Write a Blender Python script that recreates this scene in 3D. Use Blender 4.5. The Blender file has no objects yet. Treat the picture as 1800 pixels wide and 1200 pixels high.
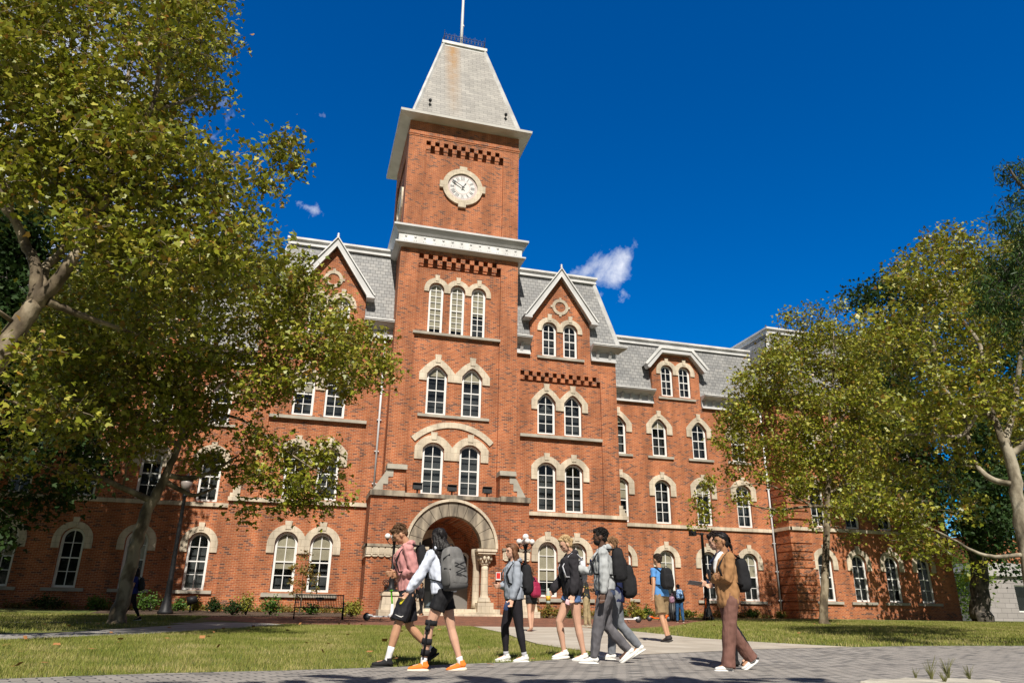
import bpy, bmesh, math, random
import numpy as np
from mathutils import Vector, Matrix, noise
from mathutils.geometry import tessellate_polygon
random.seed(7)
SC = bpy.context.scene
COL = SC.collection
PI = math.pi
# ---------------------------------------------------------------- camera
F_PX = 1277.64; PITCH = 0.357836; ROLL = -0.0136426; YAW = 0.269941; CAM_H = 0.75
fw = Vector((math.sin(YAW)*math.cos(PITCH), math.cos(YAW)*math.cos(PITCH), math.sin(PITCH)))
rt = Vector((math.cos(YAW), -math.sin(YAW), 0))
dn = fw.cross(rt)
cr, sr = math.cos(ROLL), math.sin(ROLL)
r2 = rt*cr + dn*sr
d2 = -sr*rt + cr*dn
cam = bpy.data.cameras.new('camera'); camo = bpy.data.objects.new('camera', cam); COL.objects.link(camo)
m = Matrix(((r2.x, -d2.x, -fw.x, 0), (r2.y, -d2.y, -fw.y, 0), (r2.z, -d2.z, -fw.z, CAM_H), (0, 0, 0, 1)))
camo.matrix_world = m
cam.sensor_width = 36; cam.lens = F_PX/1800*36; cam.clip_start = .1; cam.clip_end = 2000
SC.camera = camo
def at(px, py, Y):
    """pixel of the 1800x1200 photograph at world depth Y"""
    d = r2*((px-900)/F_PX) + d2*((py-600)/F_PX) + fw
    return Vector((d.x, d.y, d.z))*(Y/d.y) + Vector((0, 0, CAM_H))
PY = [-100, 10, 17, 30, 38, 43, 1000]; PZ = [.1, .1, .25, .42, .54, .68, .68]
def gz(y): return float(np.interp(y, PY, PZ))
# ---------------------------------------------------------------- tagging
def tag(o, label=None, cat=None, group=None, kind=None):
    if label: o['label'] = label
    if cat: o['category'] = cat
    if group: o['group'] = group
    if kind: o['kind'] = kind
    return o
def empty(name, loc=(0, 0, 0), rz=0, parent=None):
    o = bpy.data.objects.new(name, None); COL.objects.link(o)
    o.location = loc; o.rotation_euler = (0, 0, rz); o.empty_display_size = .2
    if parent: o.parent = parent
    return o
def copy_tree(o, parent=None):
    c = o.copy(); COL.objects.link(c)
    if parent: c.parent = parent
    for ch in list(KIDS.get(o.name, [])):
        k = copy_tree(ch, c)
        KIDS.setdefault(c.name, []).append(k)
    return c
KIDS = {}
def clip(poly, ax, c, side):
    """keep the part of poly on one side of x=c (ax 0) or z=c (ax 1)"""
    out = []; n = len(poly)
    for i in range(n):
        a, b = poly[i], poly[(i+1) % n]; da, db = (a[ax]-c)*side, (b[ax]-c)*side
        if da >= 0: out.append(a)
        if (da > 0 and db < 0) or (da < 0 and db > 0):
            t = da/(da-db); p = [a[0]+(b[0]-a[0])*t, a[1]+(b[1]-a[1])*t]; p[ax] = c; out.append(tuple(p))
    return dedup(out)
def dedup(p):
    q = []
    for v in p:
        if not q or abs(v[0]-q[-1][0])+abs(v[1]-q[-1][1]) > 1e-7: q.append(v)
    while len(q) > 1 and abs(q[0][0]-q[-1][0])+abs(q[0][1]-q[-1][1]) <= 1e-7: q.pop()
    return q
def ccw(p):
    a = sum(p[i][0]*p[(i+1) % len(p)][1]-p[(i+1) % len(p)][0]*p[i][1] for i in range(len(p)))
    return list(p) if a > 0 else list(p)[::-1]
class MB:
    """collects shapes and links them as one mesh object"""
    def __init__(s): s.v = []; s.f = []; s.sm = []
    def add(s, vs, fs, smooth=False):
        n = len(s.v); s.v += [tuple(v) for v in vs]; s.f += [tuple(i+n for i in f) for f in fs]; s.sm += [smooth]*len(fs)
    def box(s, x0, x1, y0, y1, z0, z1):
        s.add([(x0,y0,z0),(x1,y0,z0),(x1,y1,z0),(x0,y1,z0),(x0,y0,z1),(x1,y0,z1),(x1,y1,z1),(x0,y1,z1)],
              [(0,3,2,1),(4,5,6,7),(0,1,5,4),(1,2,6,5),(2,3,7,6),(3,0,4,7)])
    def hexa(s, bot, top):
        s.add(list(bot)+list(top), [(3,2,1,0),(4,5,6,7),(0,1,5,4),(1,2,6,5),(2,3,7,6),(3,0,4,7)])
    def plate1(s, outer, holes, y0, t):
        """(x,z) outline with holes, extruded from y0 to y0+t (outline counter-clockwise seen from the front)"""
        loops = [outer]+list(holes)
        pts = [p for l in loops for p in l]; n = len(pts)
        tris = tessellate_polygon([[Vector((p[0], p[1], 0)) for p in l] for l in loops])
        vs = [(p[0], y0, p[1]) for p in pts]+[(p[0], y0+t, p[1]) for p in pts]
        fs = []
        for a, b, c in tris:
            A, B, Cc = pts[a], pts[b], pts[c]
            ar = (B[0]-A[0])*(Cc[1]-A[1])-(B[1]-A[1])*(Cc[0]-A[0])
            if abs(ar) < 1e-9: continue
            if ar < 0: a, b, c = c, b, a
            fs.append((a, b, c)); fs.append((c+n, b+n, a+n))
        k = 0
        for li, l in enumerate(loops):
            m_ = len(l); area = sum(l[i][0]*l[(i+1) % m_][1]-l[(i+1) % m_][0]*l[i][1] for i in range(m_))
            flip = (area < 0) != (li > 0)
            for i in range(m_):
                a, b = k+i, k+(i+1) % m_
                q = (a, a+n, b+n, b)
                fs.append(q if not flip else q[::-1])
            k += m_
        s.add(vs, fs)
    def plate(s, outer, holes, y0, t):
        """plate with any number of holes: cut into cells of one hole each (convex outlines only when there are holes)"""
        if len(holes) <= 0: return s.plate1(outer, [], y0, t)
        bb = [(min(p[0] for p in h), max(p[0] for p in h), min(p[1] for p in h), max(p[1] for p in h)) for h in holes]
        if len(holes) == 1: return s.cell(outer, holes[0], bb[0], y0, t)
        for ax in (0, 1):
            for c in sorted(set(b[2*ax+1] for b in bb)):
                hi = min([b[2*ax] for b in bb if b[2*ax] >= c] or [None], key=lambda v: 1e9 if v is None else v)
                if hi is None: continue
                cut = (c+hi)/2
                if any(b[2*ax] < cut < b[2*ax+1] for b in bb): continue
                A = [h for h, b in zip(holes, bb) if b[2*ax+1] <= cut]; B = [h for h, b in zip(holes, bb) if b[2*ax] >= cut]
                if A and B:
                    s.plate(clip(outer, ax, cut, -1), A, y0, t); s.plate(clip(outer, ax, cut, 1), B, y0, t); return
        s.plate1(outer, holes, y0, t)
    def cell(s, outer, hole, b, y0, t):
        """one hole: cut through its middle and build the two C-shaped halves"""
        cx = (b[0]+b[1])/2
        o = clip(outer, 0, cx, -1), clip(outer, 0, cx, 1); 
        for side, oc in ((-1, o[0]), (1, o[1])):
            h = clip(hole, 0, cx, side)
            ys = [p[1] for p in h if abs(p[0]-cx) < 1e-7]; ylo, yhi = min(ys), max(ys)
            # outer loop with the notch inserted on its cut edge
            oy = [p[1] for p in oc if abs(p[0]-cx) < 1e-7]; lo, hi = min(oy), max(oy)
            ob = ccw(oc); hb_ = ccw(h)[::-1]
            i = next(i for i in range(len(ob)) if abs(ob[i][0]-cx) < 1e-7 and abs(ob[(i+1) % len(ob)][0]-cx) < 1e-7)
            ob = ob[i+1:]+ob[:i+1]           # now the cut edge joins last -> first
            j = next(j for j in range(len(hb_)) if abs(hb_[j][0]-cx) < 1e-7 and abs(hb_[(j+1) % len(hb_)][0]-cx) < 1e-7)
            hb_ = hb_[j+1:]+hb_[:j+1]
            s.plate1(dedup(ob+hb_), [], y0, t)
    def tube(s, pts, rads, seg=8, cap=True, smooth=True, flat=None):
        """swept tube; flat=(sx) squashes; rads scalar or (a,b) pairs with frame from up vector"""
        P = [Vector(p) for p in pts]; n = len(P); vs = []
        prev = None
        for i, p in enumerate(P):
            t = (P[min(i+1, n-1)]-P[max(i-1, 0)])
            t = t.normalized() if t.length > 1e-9 else Vector((0, 0, 1))
            if prev is None:
                u = Vector((0, 0, 1)) if abs(t.z) < .9 else Vector((0, 1, 0)) if flat is None else Vector(flat)
                a = u.cross(t)
                if a.length < 1e-6: a = Vector((1, 0, 0)).cross(t)
                a.normalize()
            else:
                a = prev-t*prev.dot(t); a.normalize()
            prev = a; b = t.cross(a)
            r = rads[i] if hasattr(rads, '__len__') else rads
            ra, rb = r if hasattr(r, '__len__') else (r, r)
            for k in range(seg):
                th = 2*PI*k/seg
                vs.append(p+a*(ra*math.cos(th))+b*(rb*math.sin(th)))
        fs = []
        for i in range(n-1):
            for k in range(seg):
                k2 = (k+1) % seg
                fs.append((i*seg+k, i*seg+k2, (i+1)*seg+k2, (i+1)*seg+k))
        if cap:
            fs.append(tuple(range(seg-1, -1, -1))); fs.append(tuple((n-1)*seg+k for k in range(seg)))
        s.add(vs, fs, smooth)
    def ball(s, c, r, seg=12, rings=8):
        rx, ry, rz = r if hasattr(r, '__len__') else (r, r, r)
        vs = [(c[0], c[1], c[2]-rz)]
        for j in range(1, rings):
            ph = -PI/2+PI*j/rings
            for k in range(seg):
                th = 2*PI*k/seg
                vs.append((c[0]+rx*math.cos(ph)*math.cos(th), c[1]+ry*math.cos(ph)*math.sin(th), c[2]+rz*math.sin(ph)))
        vs.append((c[0], c[1], c[2]+rz)); fs = []
        for k in range(seg): fs.append((0, 1+(k+1) % seg, 1+k))
        for j in range(rings-2):
            for k in range(seg):
                a = 1+j*seg+k; b = 1+j*seg+(k+1) % seg
                fs.append((a, b, b+seg, a+seg))
        L = len(vs)-1; o = 1+(rings-2)*seg
        for k in range(seg): fs.append((o+k, o+(k+1) % seg, L))
        s.add(vs, fs, True)
    def lathe(s, c, prof, seg=16, smooth=True):
        """prof: (r, z) pairs going up"""
        vs = []; fs = []
        for r, z in prof:
            for k in range(seg):
                th = 2*PI*k/seg; vs.append((c[0]+r*math.cos(th), c[1]+r*math.sin(th), c[2]+z))
        for i in range(len(prof)-1):
            for k in range(seg):
                k2 = (k+1) % seg; fs.append((i*seg+k, i*seg+k2, (i+1)*seg+k2, (i+1)*seg+k))
        fs.append(tuple(range(seg-1, -1, -1))); fs.append(tuple((len(prof)-1)*seg+k for k in range(seg)))
        s.add(vs, fs, smooth)
    def mesh(s, name, mat):
        me = bpy.data.meshes.new(name); me.from_pydata(s.v, [], s.f)
        me.polygons.foreach_set('use_smooth', s.sm); me.update()
        if mat: me.materials.append(mat)
        return me
    def build(s, name, mat, parent=None, loc=None, rz=None):
        o = bpy.data.objects.new(name, s.mesh(name, mat)); COL.objects.link(o)
        if loc is not None: o.location = loc
        if rz is not None: o.rotation_euler = (0, 0, rz)
        if parent is not None:
            o.parent = parent; KIDS.setdefault(parent.name, []).append(o)
        return o
# ---------------------------------------------------------------- materials
def mat(name, col, rough=.8, metal=0, spec=None):
    m_ = bpy.data.materials.new(name); m_.use_nodes = True
    b = m_.node_tree.nodes['Principled BSDF']
    b.inputs['Base Color'].default_value = (*col, 1); b.inputs['Roughness'].default_value = rough
    b.inputs['Metallic'].default_value = metal
    if spec is not None: b.inputs['Specular IOR Level'].default_value = spec
    return m_
def N(m_, t, **k):
    n = m_.node_tree.nodes.new(t)
    for a, b in k.items(): setattr(n, a, b)
    return n
def L(m_, a, b): m_.node_tree.links.new(a, b)
def noisy(name, c1, c2, scale=4, rough=.8, bump=0, bscale=None, detail=6, spec=None, lo=.35, hi=.65, c3=None, dist=.02, stretch=None):
    m_ = mat(name, c1, rough, spec=spec); b = m_.node_tree.nodes['Principled BSDF']
    tc = N(m_, 'ShaderNodeTexCoord'); v = tc.outputs['Object']
    if stretch:
        mp = N(m_, 'ShaderNodeMapping'); mp.inputs['Scale'].default_value = stretch; L(m_, v, mp.inputs['Vector']); v = mp.outputs[0]
    nz = N(m_, 'ShaderNodeTexNoise'); nz.inputs['Scale'].default_value = scale; nz.inputs['Detail'].default_value = detail
    L(m_, v, nz.inputs['Vector'])
    cr_ = N(m_, 'ShaderNodeValToRGB'); e = cr_.color_ramp.elements
    e[0].position = lo; e[1].position = hi; e[0].color = (*c1, 1); e[1].color = (*c2, 1)
    if c3: x = e.new((lo+hi)/2); x.color = (*c3, 1)
    L(m_, nz.outputs['Fac'], cr_.inputs[0]); L(m_, cr_.outputs[0], b.inputs['Base Color'])
    if bump:
        n2 = N(m_, 'ShaderNodeTexNoise'); n2.inputs['Scale'].default_value = bscale or scale*6; n2.inputs['Detail'].default_value = 5
        L(m_, v, n2.inputs['Vector'])
        bp = N(m_, 'ShaderNodeBump'); bp.inputs['Strength'].default_value = bump; bp.inputs['Distance'].default_value = dist
        L(m_, n2.outputs['Fac'], bp.inputs['Height']); L(m_, bp.outputs[0], b.inputs['Normal'])
    return m_
def wall_uv(m_, rot=0):
    """(u,v) running along the wall and up it, whichever way the wall faces"""
    g = N(m_, 'ShaderNodeNewGeometry'); sn = N(m_, 'ShaderNodeSeparateXYZ'); L(m_, g.outputs['True Normal'], sn.inputs[0])
    ab = N(m_, 'ShaderNodeMath', operation='ABSOLUTE'); L(m_, sn.outputs['X'], ab.inputs[0])
    gt = N(m_, 'ShaderNodeMath', operation='GREATER_THAN'); L(m_, ab.outputs[0], gt.inputs[0]); gt.inputs[1].default_value = .6
    sp = N(m_, 'ShaderNodeSeparateXYZ'); L(m_, g.outputs['Position'], sp.inputs[0])
    mx = N(m_, 'ShaderNodeMix'); mx.data_type = 'FLOAT'
    L(m_, gt.outputs[0], mx.inputs[0]); L(m_, sp.outputs['X'], mx.inputs[2]); L(m_, sp.outputs['Y'], mx.inputs[3])
    cb = N(m_, 'ShaderNodeCombineXYZ'); L(m_, mx.outputs[0], cb.inputs['X']); L(m_, sp.outputs['Z'], cb.inputs['Y'])
    return cb.outputs[0], g.outputs['Position']
def brick_mat(name, c1, c2, mortar, bw, bh, ms, dark=None, var=.25, bump=.4, rough=.85, dens=.8, spec=.3, flat=False, stain=None, streak=False):
    m_ = mat(name, c1, rough, spec=spec); b = m_.node_tree.nodes['Principled BSDF']
    if flat:
        tc = N(m_, 'ShaderNodeTexCoord'); mp = N(m_, 'ShaderNodeMapping'); mp.inputs['Rotation'].default_value = (0, 0, flat)
        L(m_, tc.outputs['Object'], mp.inputs['Vector']); uv = mp.outputs[0]; pos = tc.outputs['Object']
    else: uv, pos = wall_uv(m_)
    bt = N(m_, 'ShaderNodeTexBrick'); bt.inputs['Scale'].default_value = 1; bt.inputs['Brick Width'].default_value = bw
    bt.inputs['Row Height'].default_value = bh; bt.inputs['Mortar Size'].default_value = ms; bt.inputs['Mortar Smooth'].default_value = .3
    bt.inputs['Color1'].default_value = (*c1, 1); bt.inputs['Color2'].default_value = (*c2, 1); bt.inputs['Mortar'].default_value = (*mortar, 1)
    L(m_, uv, bt.inputs['Vector']); out = bt.outputs['Color']
    if dark:   # some bricks are burnt darker: a second brick pattern on the same bond picks them, in drifts
        b2 = N(m_, 'ShaderNodeTexBrick'); b2.inputs['Scale'].default_value = 1; b2.inputs['Brick Width'].default_value = bw
        b2.inputs['Row Height'].default_value = bh; b2.inputs['Mortar Size'].default_value = 0
        b2.inputs['Color1'].default_value = (0, 0, 0, 1); b2.inputs['Color2'].default_value = (1, 1, 1, 1); b2.inputs['Mortar'].default_value = (0, 0, 0, 1)
        L(m_, uv, b2.inputs['Vector'])
        nz = N(m_, 'ShaderNodeTexNoise'); nz.inputs['Scale'].default_value = .55; nz.inputs['Detail'].default_value = 5
        mp2 = N(m_, 'ShaderNodeMapping'); mp2.inputs['Scale'].default_value = (1, 1, 2.2); L(m_, pos, mp2.inputs['Vector']); L(m_, mp2.outputs[0], nz.inputs['Vector'])
        ma = N(m_, 'ShaderNodeMath', operation='MULTIPLY'); L(m_, nz.outputs['Fac'], ma.inputs[0]); ma.inputs[1].default_value = .5
        ad = N(m_, 'ShaderNodeMath', operation='ADD'); L(m_, ma.outputs[0], ad.inputs[0]); L(m_, b2.outputs['Color'], ad.inputs[1])
        rp = N(m_, 'ShaderNodeMapRange'); rp.inputs[1].default_value = dens; rp.inputs[2].default_value = dens+.12; L(m_, ad.outputs[0], rp.inputs[0])
        mo = N(m_, 'ShaderNodeMath', operation='MULTIPLY'); L(m_, rp.outputs[0], mo.inputs[0])
        iv = N(m_, 'ShaderNodeMath', operation='SUBTRACT'); iv.inputs[0].default_value = 1; L(m_, bt.outputs['Fac'], iv.inputs[1]); L(m_, iv.outputs[0], mo.inputs[1])
        mx = N(m_, 'ShaderNodeMix'); mx.data_type = 'RGBA'; L(m_, mo.outputs[0], mx.inputs[0]); L(m_, out, mx.inputs[6]); mx.inputs[7].default_value = (*dark, 1)
        out = mx.outputs[2]
    n3 = N(m_, 'ShaderNodeTexNoise'); n3.inputs['Scale'].default_value = .9; n3.inputs['Detail'].default_value = 8; n3.inputs['Roughness'].default_value = .65; L(m_, pos, n3.inputs['Vector'])
    mr = N(m_, 'ShaderNodeMapRange'); mr.inputs[1].default_value = .3; mr.inputs[2].default_value = .7; mr.inputs[3].default_value = 1-var; mr.inputs[4].default_value = 1+var
    L(m_, n3.outputs['Fac'], mr.inputs[0])
    vm = N(m_, 'ShaderNodeVectorMath', operation='SCALE'); L(m_, out, vm.inputs[0]); L(m_, mr.outputs[0], vm.inputs['Scale'])
    out = vm.outputs[0]
    if stain:   # rust streak down the slates: (x position, half width, colour)
        sx, sw, sc = stain
        sp = N(m_, 'ShaderNodeSeparateXYZ'); L(m_, pos, sp.inputs[0])
        nz2 = N(m_, 'ShaderNodeTexNoise'); nz2.inputs['Scale'].default_value = 2; L(m_, pos, nz2.inputs['Vector'])
        a1 = N(m_, 'ShaderNodeMath', operation='ADD'); L(m_, sp.outputs['X'], a1.inputs[0]); a1.inputs[1].default_value = -sx
        a2 = N(m_, 'ShaderNodeMath', operation='ABSOLUTE'); L(m_, a1.outputs[0], a2.inputs[0])
        a3 = N(m_, 'ShaderNodeMapRange'); a3.inputs[1].default_value = 0; a3.inputs[2].default_value = sw; a3.inputs[3].default_value = .9; a3.inputs[4].default_value = 0; L(m_, a2.outputs[0], a3.inputs[0])
        a5 = N(m_, 'ShaderNodeMapRange'); a5.inputs[1].default_value = 33; a5.inputs[2].default_value = 41; L(m_, sp.outputs['Z'], a5.inputs[0])
        a4 = N(m_, 'ShaderNodeMath', operation='MULTIPLY'); L(m_, a3.outputs[0], a4.inputs[0]); L(m_, a5.outputs[0], a4.inputs[1])
        a6 = N(m_, 'ShaderNodeMath', operation='MULTIPLY'); L(m_, a4.outputs[0], a6.inputs[0]); L(m_, nz2.outputs['Fac'], a6.inputs[1]); 
        a7 = N(m_, 'ShaderNodeMath', operation='MULTIPLY'); L(m_, a6.outputs[0], a7.inputs[0]); a7.inputs[1].default_value = 2.2; a7.use_clamp = True
        mx = N(m_, 'ShaderNodeMix'); mx.data_type = 'RGBA'; L(m_, a7.outputs[0], mx.inputs[0]); L(m_, out, mx.inputs[6]); mx.inputs[7].default_value = (*sc, 1)
        out = mx.outputs[2]
    if streak:   # long rain streaks and soot, running down the wall
        mp3 = N(m_, 'ShaderNodeMapping'); mp3.inputs['Scale'].default_value = (1.1, 1.1, .16); L(m_, pos, mp3.inputs['Vector'])
        n4 = N(m_, 'ShaderNodeTexNoise'); n4.inputs['Scale'].default_value = 1.3; n4.inputs['Detail'].default_value = 6; L(m_, mp3.outputs[0], n4.inputs['Vector'])
        r4 = N(m_, 'ShaderNodeMapRange'); r4.inputs[1].default_value = .38; r4.inputs[2].default_value = .62; r4.inputs[3].default_value = .73; r4.inputs[4].default_value = 1.08; L(m_, n4.outputs['Fac'], r4.inputs[0])
        v4 = N(m_, 'ShaderNodeVectorMath', operation='SCALE'); L(m_, out, v4.inputs[0]); L(m_, r4.outputs[0], v4.inputs['Scale']); out = v4.outputs[0]
    L(m_, out, b.inputs['Base Color'])
    if bump:
        bp = N(m_, 'ShaderNodeBump'); bp.inputs['Strength'].default_value = bump; bp.inputs['Distance'].default_value = .01
        iv2 = N(m_, 'ShaderNodeMath', operation='SUBTRACT'); iv2.inputs[0].default_value = 1; L(m_, bt.outputs['Fac'], iv2.inputs[1])
        L(m_, iv2.outputs[0], bp.inputs['Height']); L(m_, bp.outputs[0], b.inputs['Normal'])
    return m_
BRICK = brick_mat('red_brick', (.45, .131, .044), (.30, .076, .029), (.54, .34, .21), .262, .0875, .009, dark=(.13, .052, .04), var=.17, dens=1.06, streak=True)
BRICK_P = brick_mat('porch_brick', (.40, .112, .040), (.27, .070, .028), (.46, .28, .17), .262, .0875, .009, dark=(.11, .045, .035), var=.22, dens=1.05, streak=True)
SLATE = brick_mat('slate', (.31, .305, .295), (.225, .225, .225), (.07, .07, .07), .33, .25, .013, var=.16, rough=.6, bump=.5)
SLATE_T = brick_mat('stained_slate', (.37, .35, .32), (.29, .275, .255), (.13, .125, .12), .62, .23, .011, var=.16, rough=.6, bump=.5, stain=(7.15, .7, (.33, .19, .08)))
STONE = brick_mat('limestone', (.66, .57, .44), (.59, .50, .38), (.38, .315, .23), .43, .37, .009, var=.15, bump=.3, streak=True)
STONE_D = noisy('weathered_stone', (.10, .085, .068), (.40, .34, .255), 1.5, .9, .35, 14, c3=(.25, .21, .16), stretch=(1.5, 1, .35))
STONE_G = noisy('grey_sill_stone', (.30, .275, .23), (.45, .41, .34), 1.3, .9, .25, 16)
TRIM = noisy('white_trim', (.52, .515, .50), (.72, .71, .69), 1.2, .5, 0)
TRIM_G = noisy('grey_cornice', (.47, .465, .46), (.58, .575, .57), .8, .55, 0)
FRAME = mat('white_window_paint', (.78, .77, .74), .45)
BLIND = noisy('beige_blind', (.40, .33, .23), (.52, .44, .32), 2, .9)
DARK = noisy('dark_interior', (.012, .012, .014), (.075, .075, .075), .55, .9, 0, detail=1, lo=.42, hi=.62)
IRON = noisy('black_iron', (.008, .008, .009), (.020, .020, .022), 8, .5, spec=.25)
def glass_mat():
    m_ = bpy.data.materials.new('window_glass'); m_.use_nodes = True; nt = m_.node_tree; nt.nodes.clear()
    o = N(m_, 'ShaderNodeOutputMaterial'); mx = N(m_, 'ShaderNodeMixShader'); fr = N(m_, 'ShaderNodeLayerWeight'); fr.inputs[0].default_value = .5; pw_ = N(m_, 'ShaderNodeMath', operation='POWER'); pw_.inputs[1].default_value = 3.2
    nz = N(m_, 'ShaderNodeTexNoise'); nz.inputs['Scale'].default_value = 1.1; bp = N(m_, 'ShaderNodeBump'); bp.inputs['Strength'].default_value = .12; bp.inputs['Distance'].default_value = .05
    tc = N(m_, 'ShaderNodeTexCoord'); L(m_, tc.outputs['Object'], nz.inputs['Vector']); L(m_, nz.outputs['Fac'], bp.inputs['Height'])
    t = N(m_, 'ShaderNodeBsdfTransparent'); t.inputs[0].default_value = (.80, .84, .84, 1); g = N(m_, 'ShaderNodeBsdfGlossy'); g.inputs['Roughness'].default_value = .03
    ad = N(m_, 'ShaderNodeMath', operation='ADD'); ad.inputs[1].default_value = .05; ad.use_clamp = True
    L(m_, bp.outputs[0], g.inputs['Normal']); L(m_, fr.outputs['Facing'], pw_.inputs[0]); L(m_, pw_.outputs[0], ad.inputs[0]); L(m_, ad.outputs[0], mx.inputs[0]); L(m_, t.outputs[0], mx.inputs[1]); L(m_, g.outputs[0], mx.inputs[2]); L(m_, mx.outputs[0], o.inputs[0])
    return m_
GLASS = glass_mat()
# ================================================================ THE HALL
HALL = empty('brick_hall', (8, 45, .68))
tag(HALL, 'long red brick hall with a tall slate-capped clock tower and white cornices', 'building')
def hp(mb, name, m_, par=None, **k):
    o = mb.build(name, m_, None); p = par or HALL
    o.parent = p; o.matrix_parent_inverse = HALL_INV if p is HALL or True else None
    KIDS.setdefault(p.name, []).append(o)
    return o
HALL_INV = Matrix.Translation((-8, -45, -.68))
IDM = Matrix.Identity(4)
def part(mb, name, m_, par=None):
    """world-space mesh parented under the hall (or one of its parts, whose own origin is the world's)"""
    o = mb.build(name, m_, None)
    if par is None: o.parent = HALL; o.matrix_parent_inverse = HALL_INV
    else: o.parent = par; o.matrix_parent_inverse = IDM
    return o
def prof(kind, u):
    u = min(1, abs(u))
    if kind == 'R': return math.sqrt(max(0, 1-u*u))
    if kind == 'G': return 1-u**1.55
    return 1-u**2.3
def us(n=14): return [math.sin(-PI/2+PI*i/n) for i in range(n+1)]
def outline(cx, hw, z0, sp, rise, kind, n=14):
    return [(cx-hw, z0), (cx+hw, z0)]+[(cx+hw*u, sp+rise*prof(kind, u)) for u in reversed(us(n))]
def win_geo(T, hw, kind):
    if kind == 'R': return T-hw, hw
    if kind == 'G': return T-.52, .52
    return T-.30, .30
def opening(w, g=.05):
    cx, hw, z0, T, kind = w[:5]
    sp, ri = win_geo(T, hw, kind)
    return outline(cx, hw+g, z0-.02, sp, ri+g, kind)
def window(w, yw, blind=0, rows=4):
    """sash window: frame and glazing bars, pane, blind, set back in its opening"""
    cx, hw, z0, T, kind = w[:5]
    sp, ri = win_geo(T, hw, kind); y = yw+.14
    f = MB()
    inn = outline(cx, hw-.085, z0+.10, sp, ri-.085, kind)
    f.plate(outline(cx, hw+.049, z0-.018, sp, ri+.049, kind), [inn], y, .09)
    f.box(cx-.022, cx+.022, y+.022, y+.072, z0+.09, sp+ri-.06)
    zm = z0+(T-z0)*.5
    f.box(cx-hw+.07, cx+hw-.07, y+.008, y+.084, zm-.035, zm+.035)
    n = rows//2
    for seg in range(2):
        a = z0+.1 if seg == 0 else zm; b = zm if seg == 0 else T-.05
        for i in range(1, n):
            z = a+(b-a)*i/n+(.05 if seg else 0)
            if z > sp+ri*.9: continue
            k = hw-.07
            if z > sp:
                lo = 0.
                for u in [x*.02 for x in range(50)]:
                    if sp+(ri-.05)*prof(kind, u) >= z: lo = u
                k = hw*lo
            f.box(cx-k, cx+k, y+.026, y+.068, z-.018, z+.018)
    fo = part(f, 'window', FRAME)
    p = MB(); op_ = outline(cx, hw-.07, z0+.08, sp, ri-.07, kind); p.add([(q_[0], y+.05, q_[1]) for q_ in op_], [tuple(range(len(op_)))])
    part(p, 'pane', GLASS, fo)
    if blind:
        b = MB(); zt = T-.02; zb = z0+(T-z0)*(1-blind)
        b.plate(outline(cx, hw-.02, zb, max(sp, zb+.01), ri-.02, kind) if zb < sp else [(cx-hw*.8, zb), (cx+hw*.8, zb), (cx, zt)], [], y+.075, .01)
        part(b, 'blind', BLIND, fo)
    return fo
def hood(cxs, hw, T, kind, ho, top, leg, key, yw, kw=.2, m_=None):
    """stone drip moulding round one, two or three arches, with keystones"""
    sp, ri = win_geo(T, hw, kind)
    hi = hw+.07; rin = ri+.07
    spo = {'R': top-ho if kind == 'R' else 0, 'G': T-.45, 'S': T-.2}[kind]
    ro = top-spo
    kf = {'R': 'R', 'G': 'G', 'S': 'S'}[kind]
    xs = sorted(set([round(c+ho*u, 4) for c in cxs for u in us(20)]+[round((a+b)/2, 4) for a, b in zip(cxs, cxs[1:])]))
    outer = [(x, max(spo+ro*prof(kf, (x-c)/ho) if abs(x-c) <= ho+1e-6 else -9 for c in cxs)) for x in xs]
    path = [(xs[0], leg)]
    inner = []
    for c in cxs:
        inner += [(c-hi, leg)]+[(c+hi*u, sp+rin*prof(kind, u)) for u in us(14)]+[(c+hi, leg)]
    pts = [(xs[0], leg)]+inner+[(xs[-1], leg)]+list(reversed(outer))
    # remove duplicates in a row
    q = []
    for p in pts:
        if not q or (abs(p[0]-q[-1][0])+abs(p[1]-q[-1][1])) > 1e-5: q.append(p)
    b = MB(); b.plate(q, [], yw-.075, .11)
    for c in cxs:
        b.plate([(c-kw*.75, top-.55*(top-T)), (c+kw*.75, top-.55*(top-T)), (c+kw, key), (c-kw, key)], [], yw-.11, .12)
    return part(b, 'window_hood', m_ or STONE)
def sill(x0, x1, z, yw, h=.17, out=.12, m_=None):
    b = MB(); b.box(x0, x1, yw-out, yw+.13, z-h, z); return part(b, 'sill', m_ or STONE_G)
def rect(x0, x1, z0, z1): return [(x0, z0), (x1, z0), (x1, z1), (x0, z1)]
def checker(x0, x1, z0, rows=2, h=.35, p=.6, w=.31):
    hs = []; n = int(round((x1-x0)/p)); p = (x1-x0)/n
    for i in range(n):
        hs.append(rect(x0+p*i+.005, x0+p*i+w, z0+h+.012, z0+2*h))
    return hs, n, p
def frame_boxes(mb, X0, X1, Z0, Z1, pa, pb, zb, zt, n, p, w, h, y, d):
    # wall with a sunk panel whose head is a chequer of corbels, all of plain blocks
    mb.box(X0, pa, y, y+d, Z0, Z1); mb.box(pb, X1, y, y+d, Z0, Z1); mb.box(pa, pb, y, y+d, Z0, zb); mb.box(pa, pb, y, y+d, zt+2*h, Z1)
    for i in range(n):
        a = pa+p*i; mb.box(a, a+w, y, y+d, zt, zt+h); mb.box(a+w, pa+p*(i+1), y, y+d, zt+h, zt+2*h)
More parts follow.
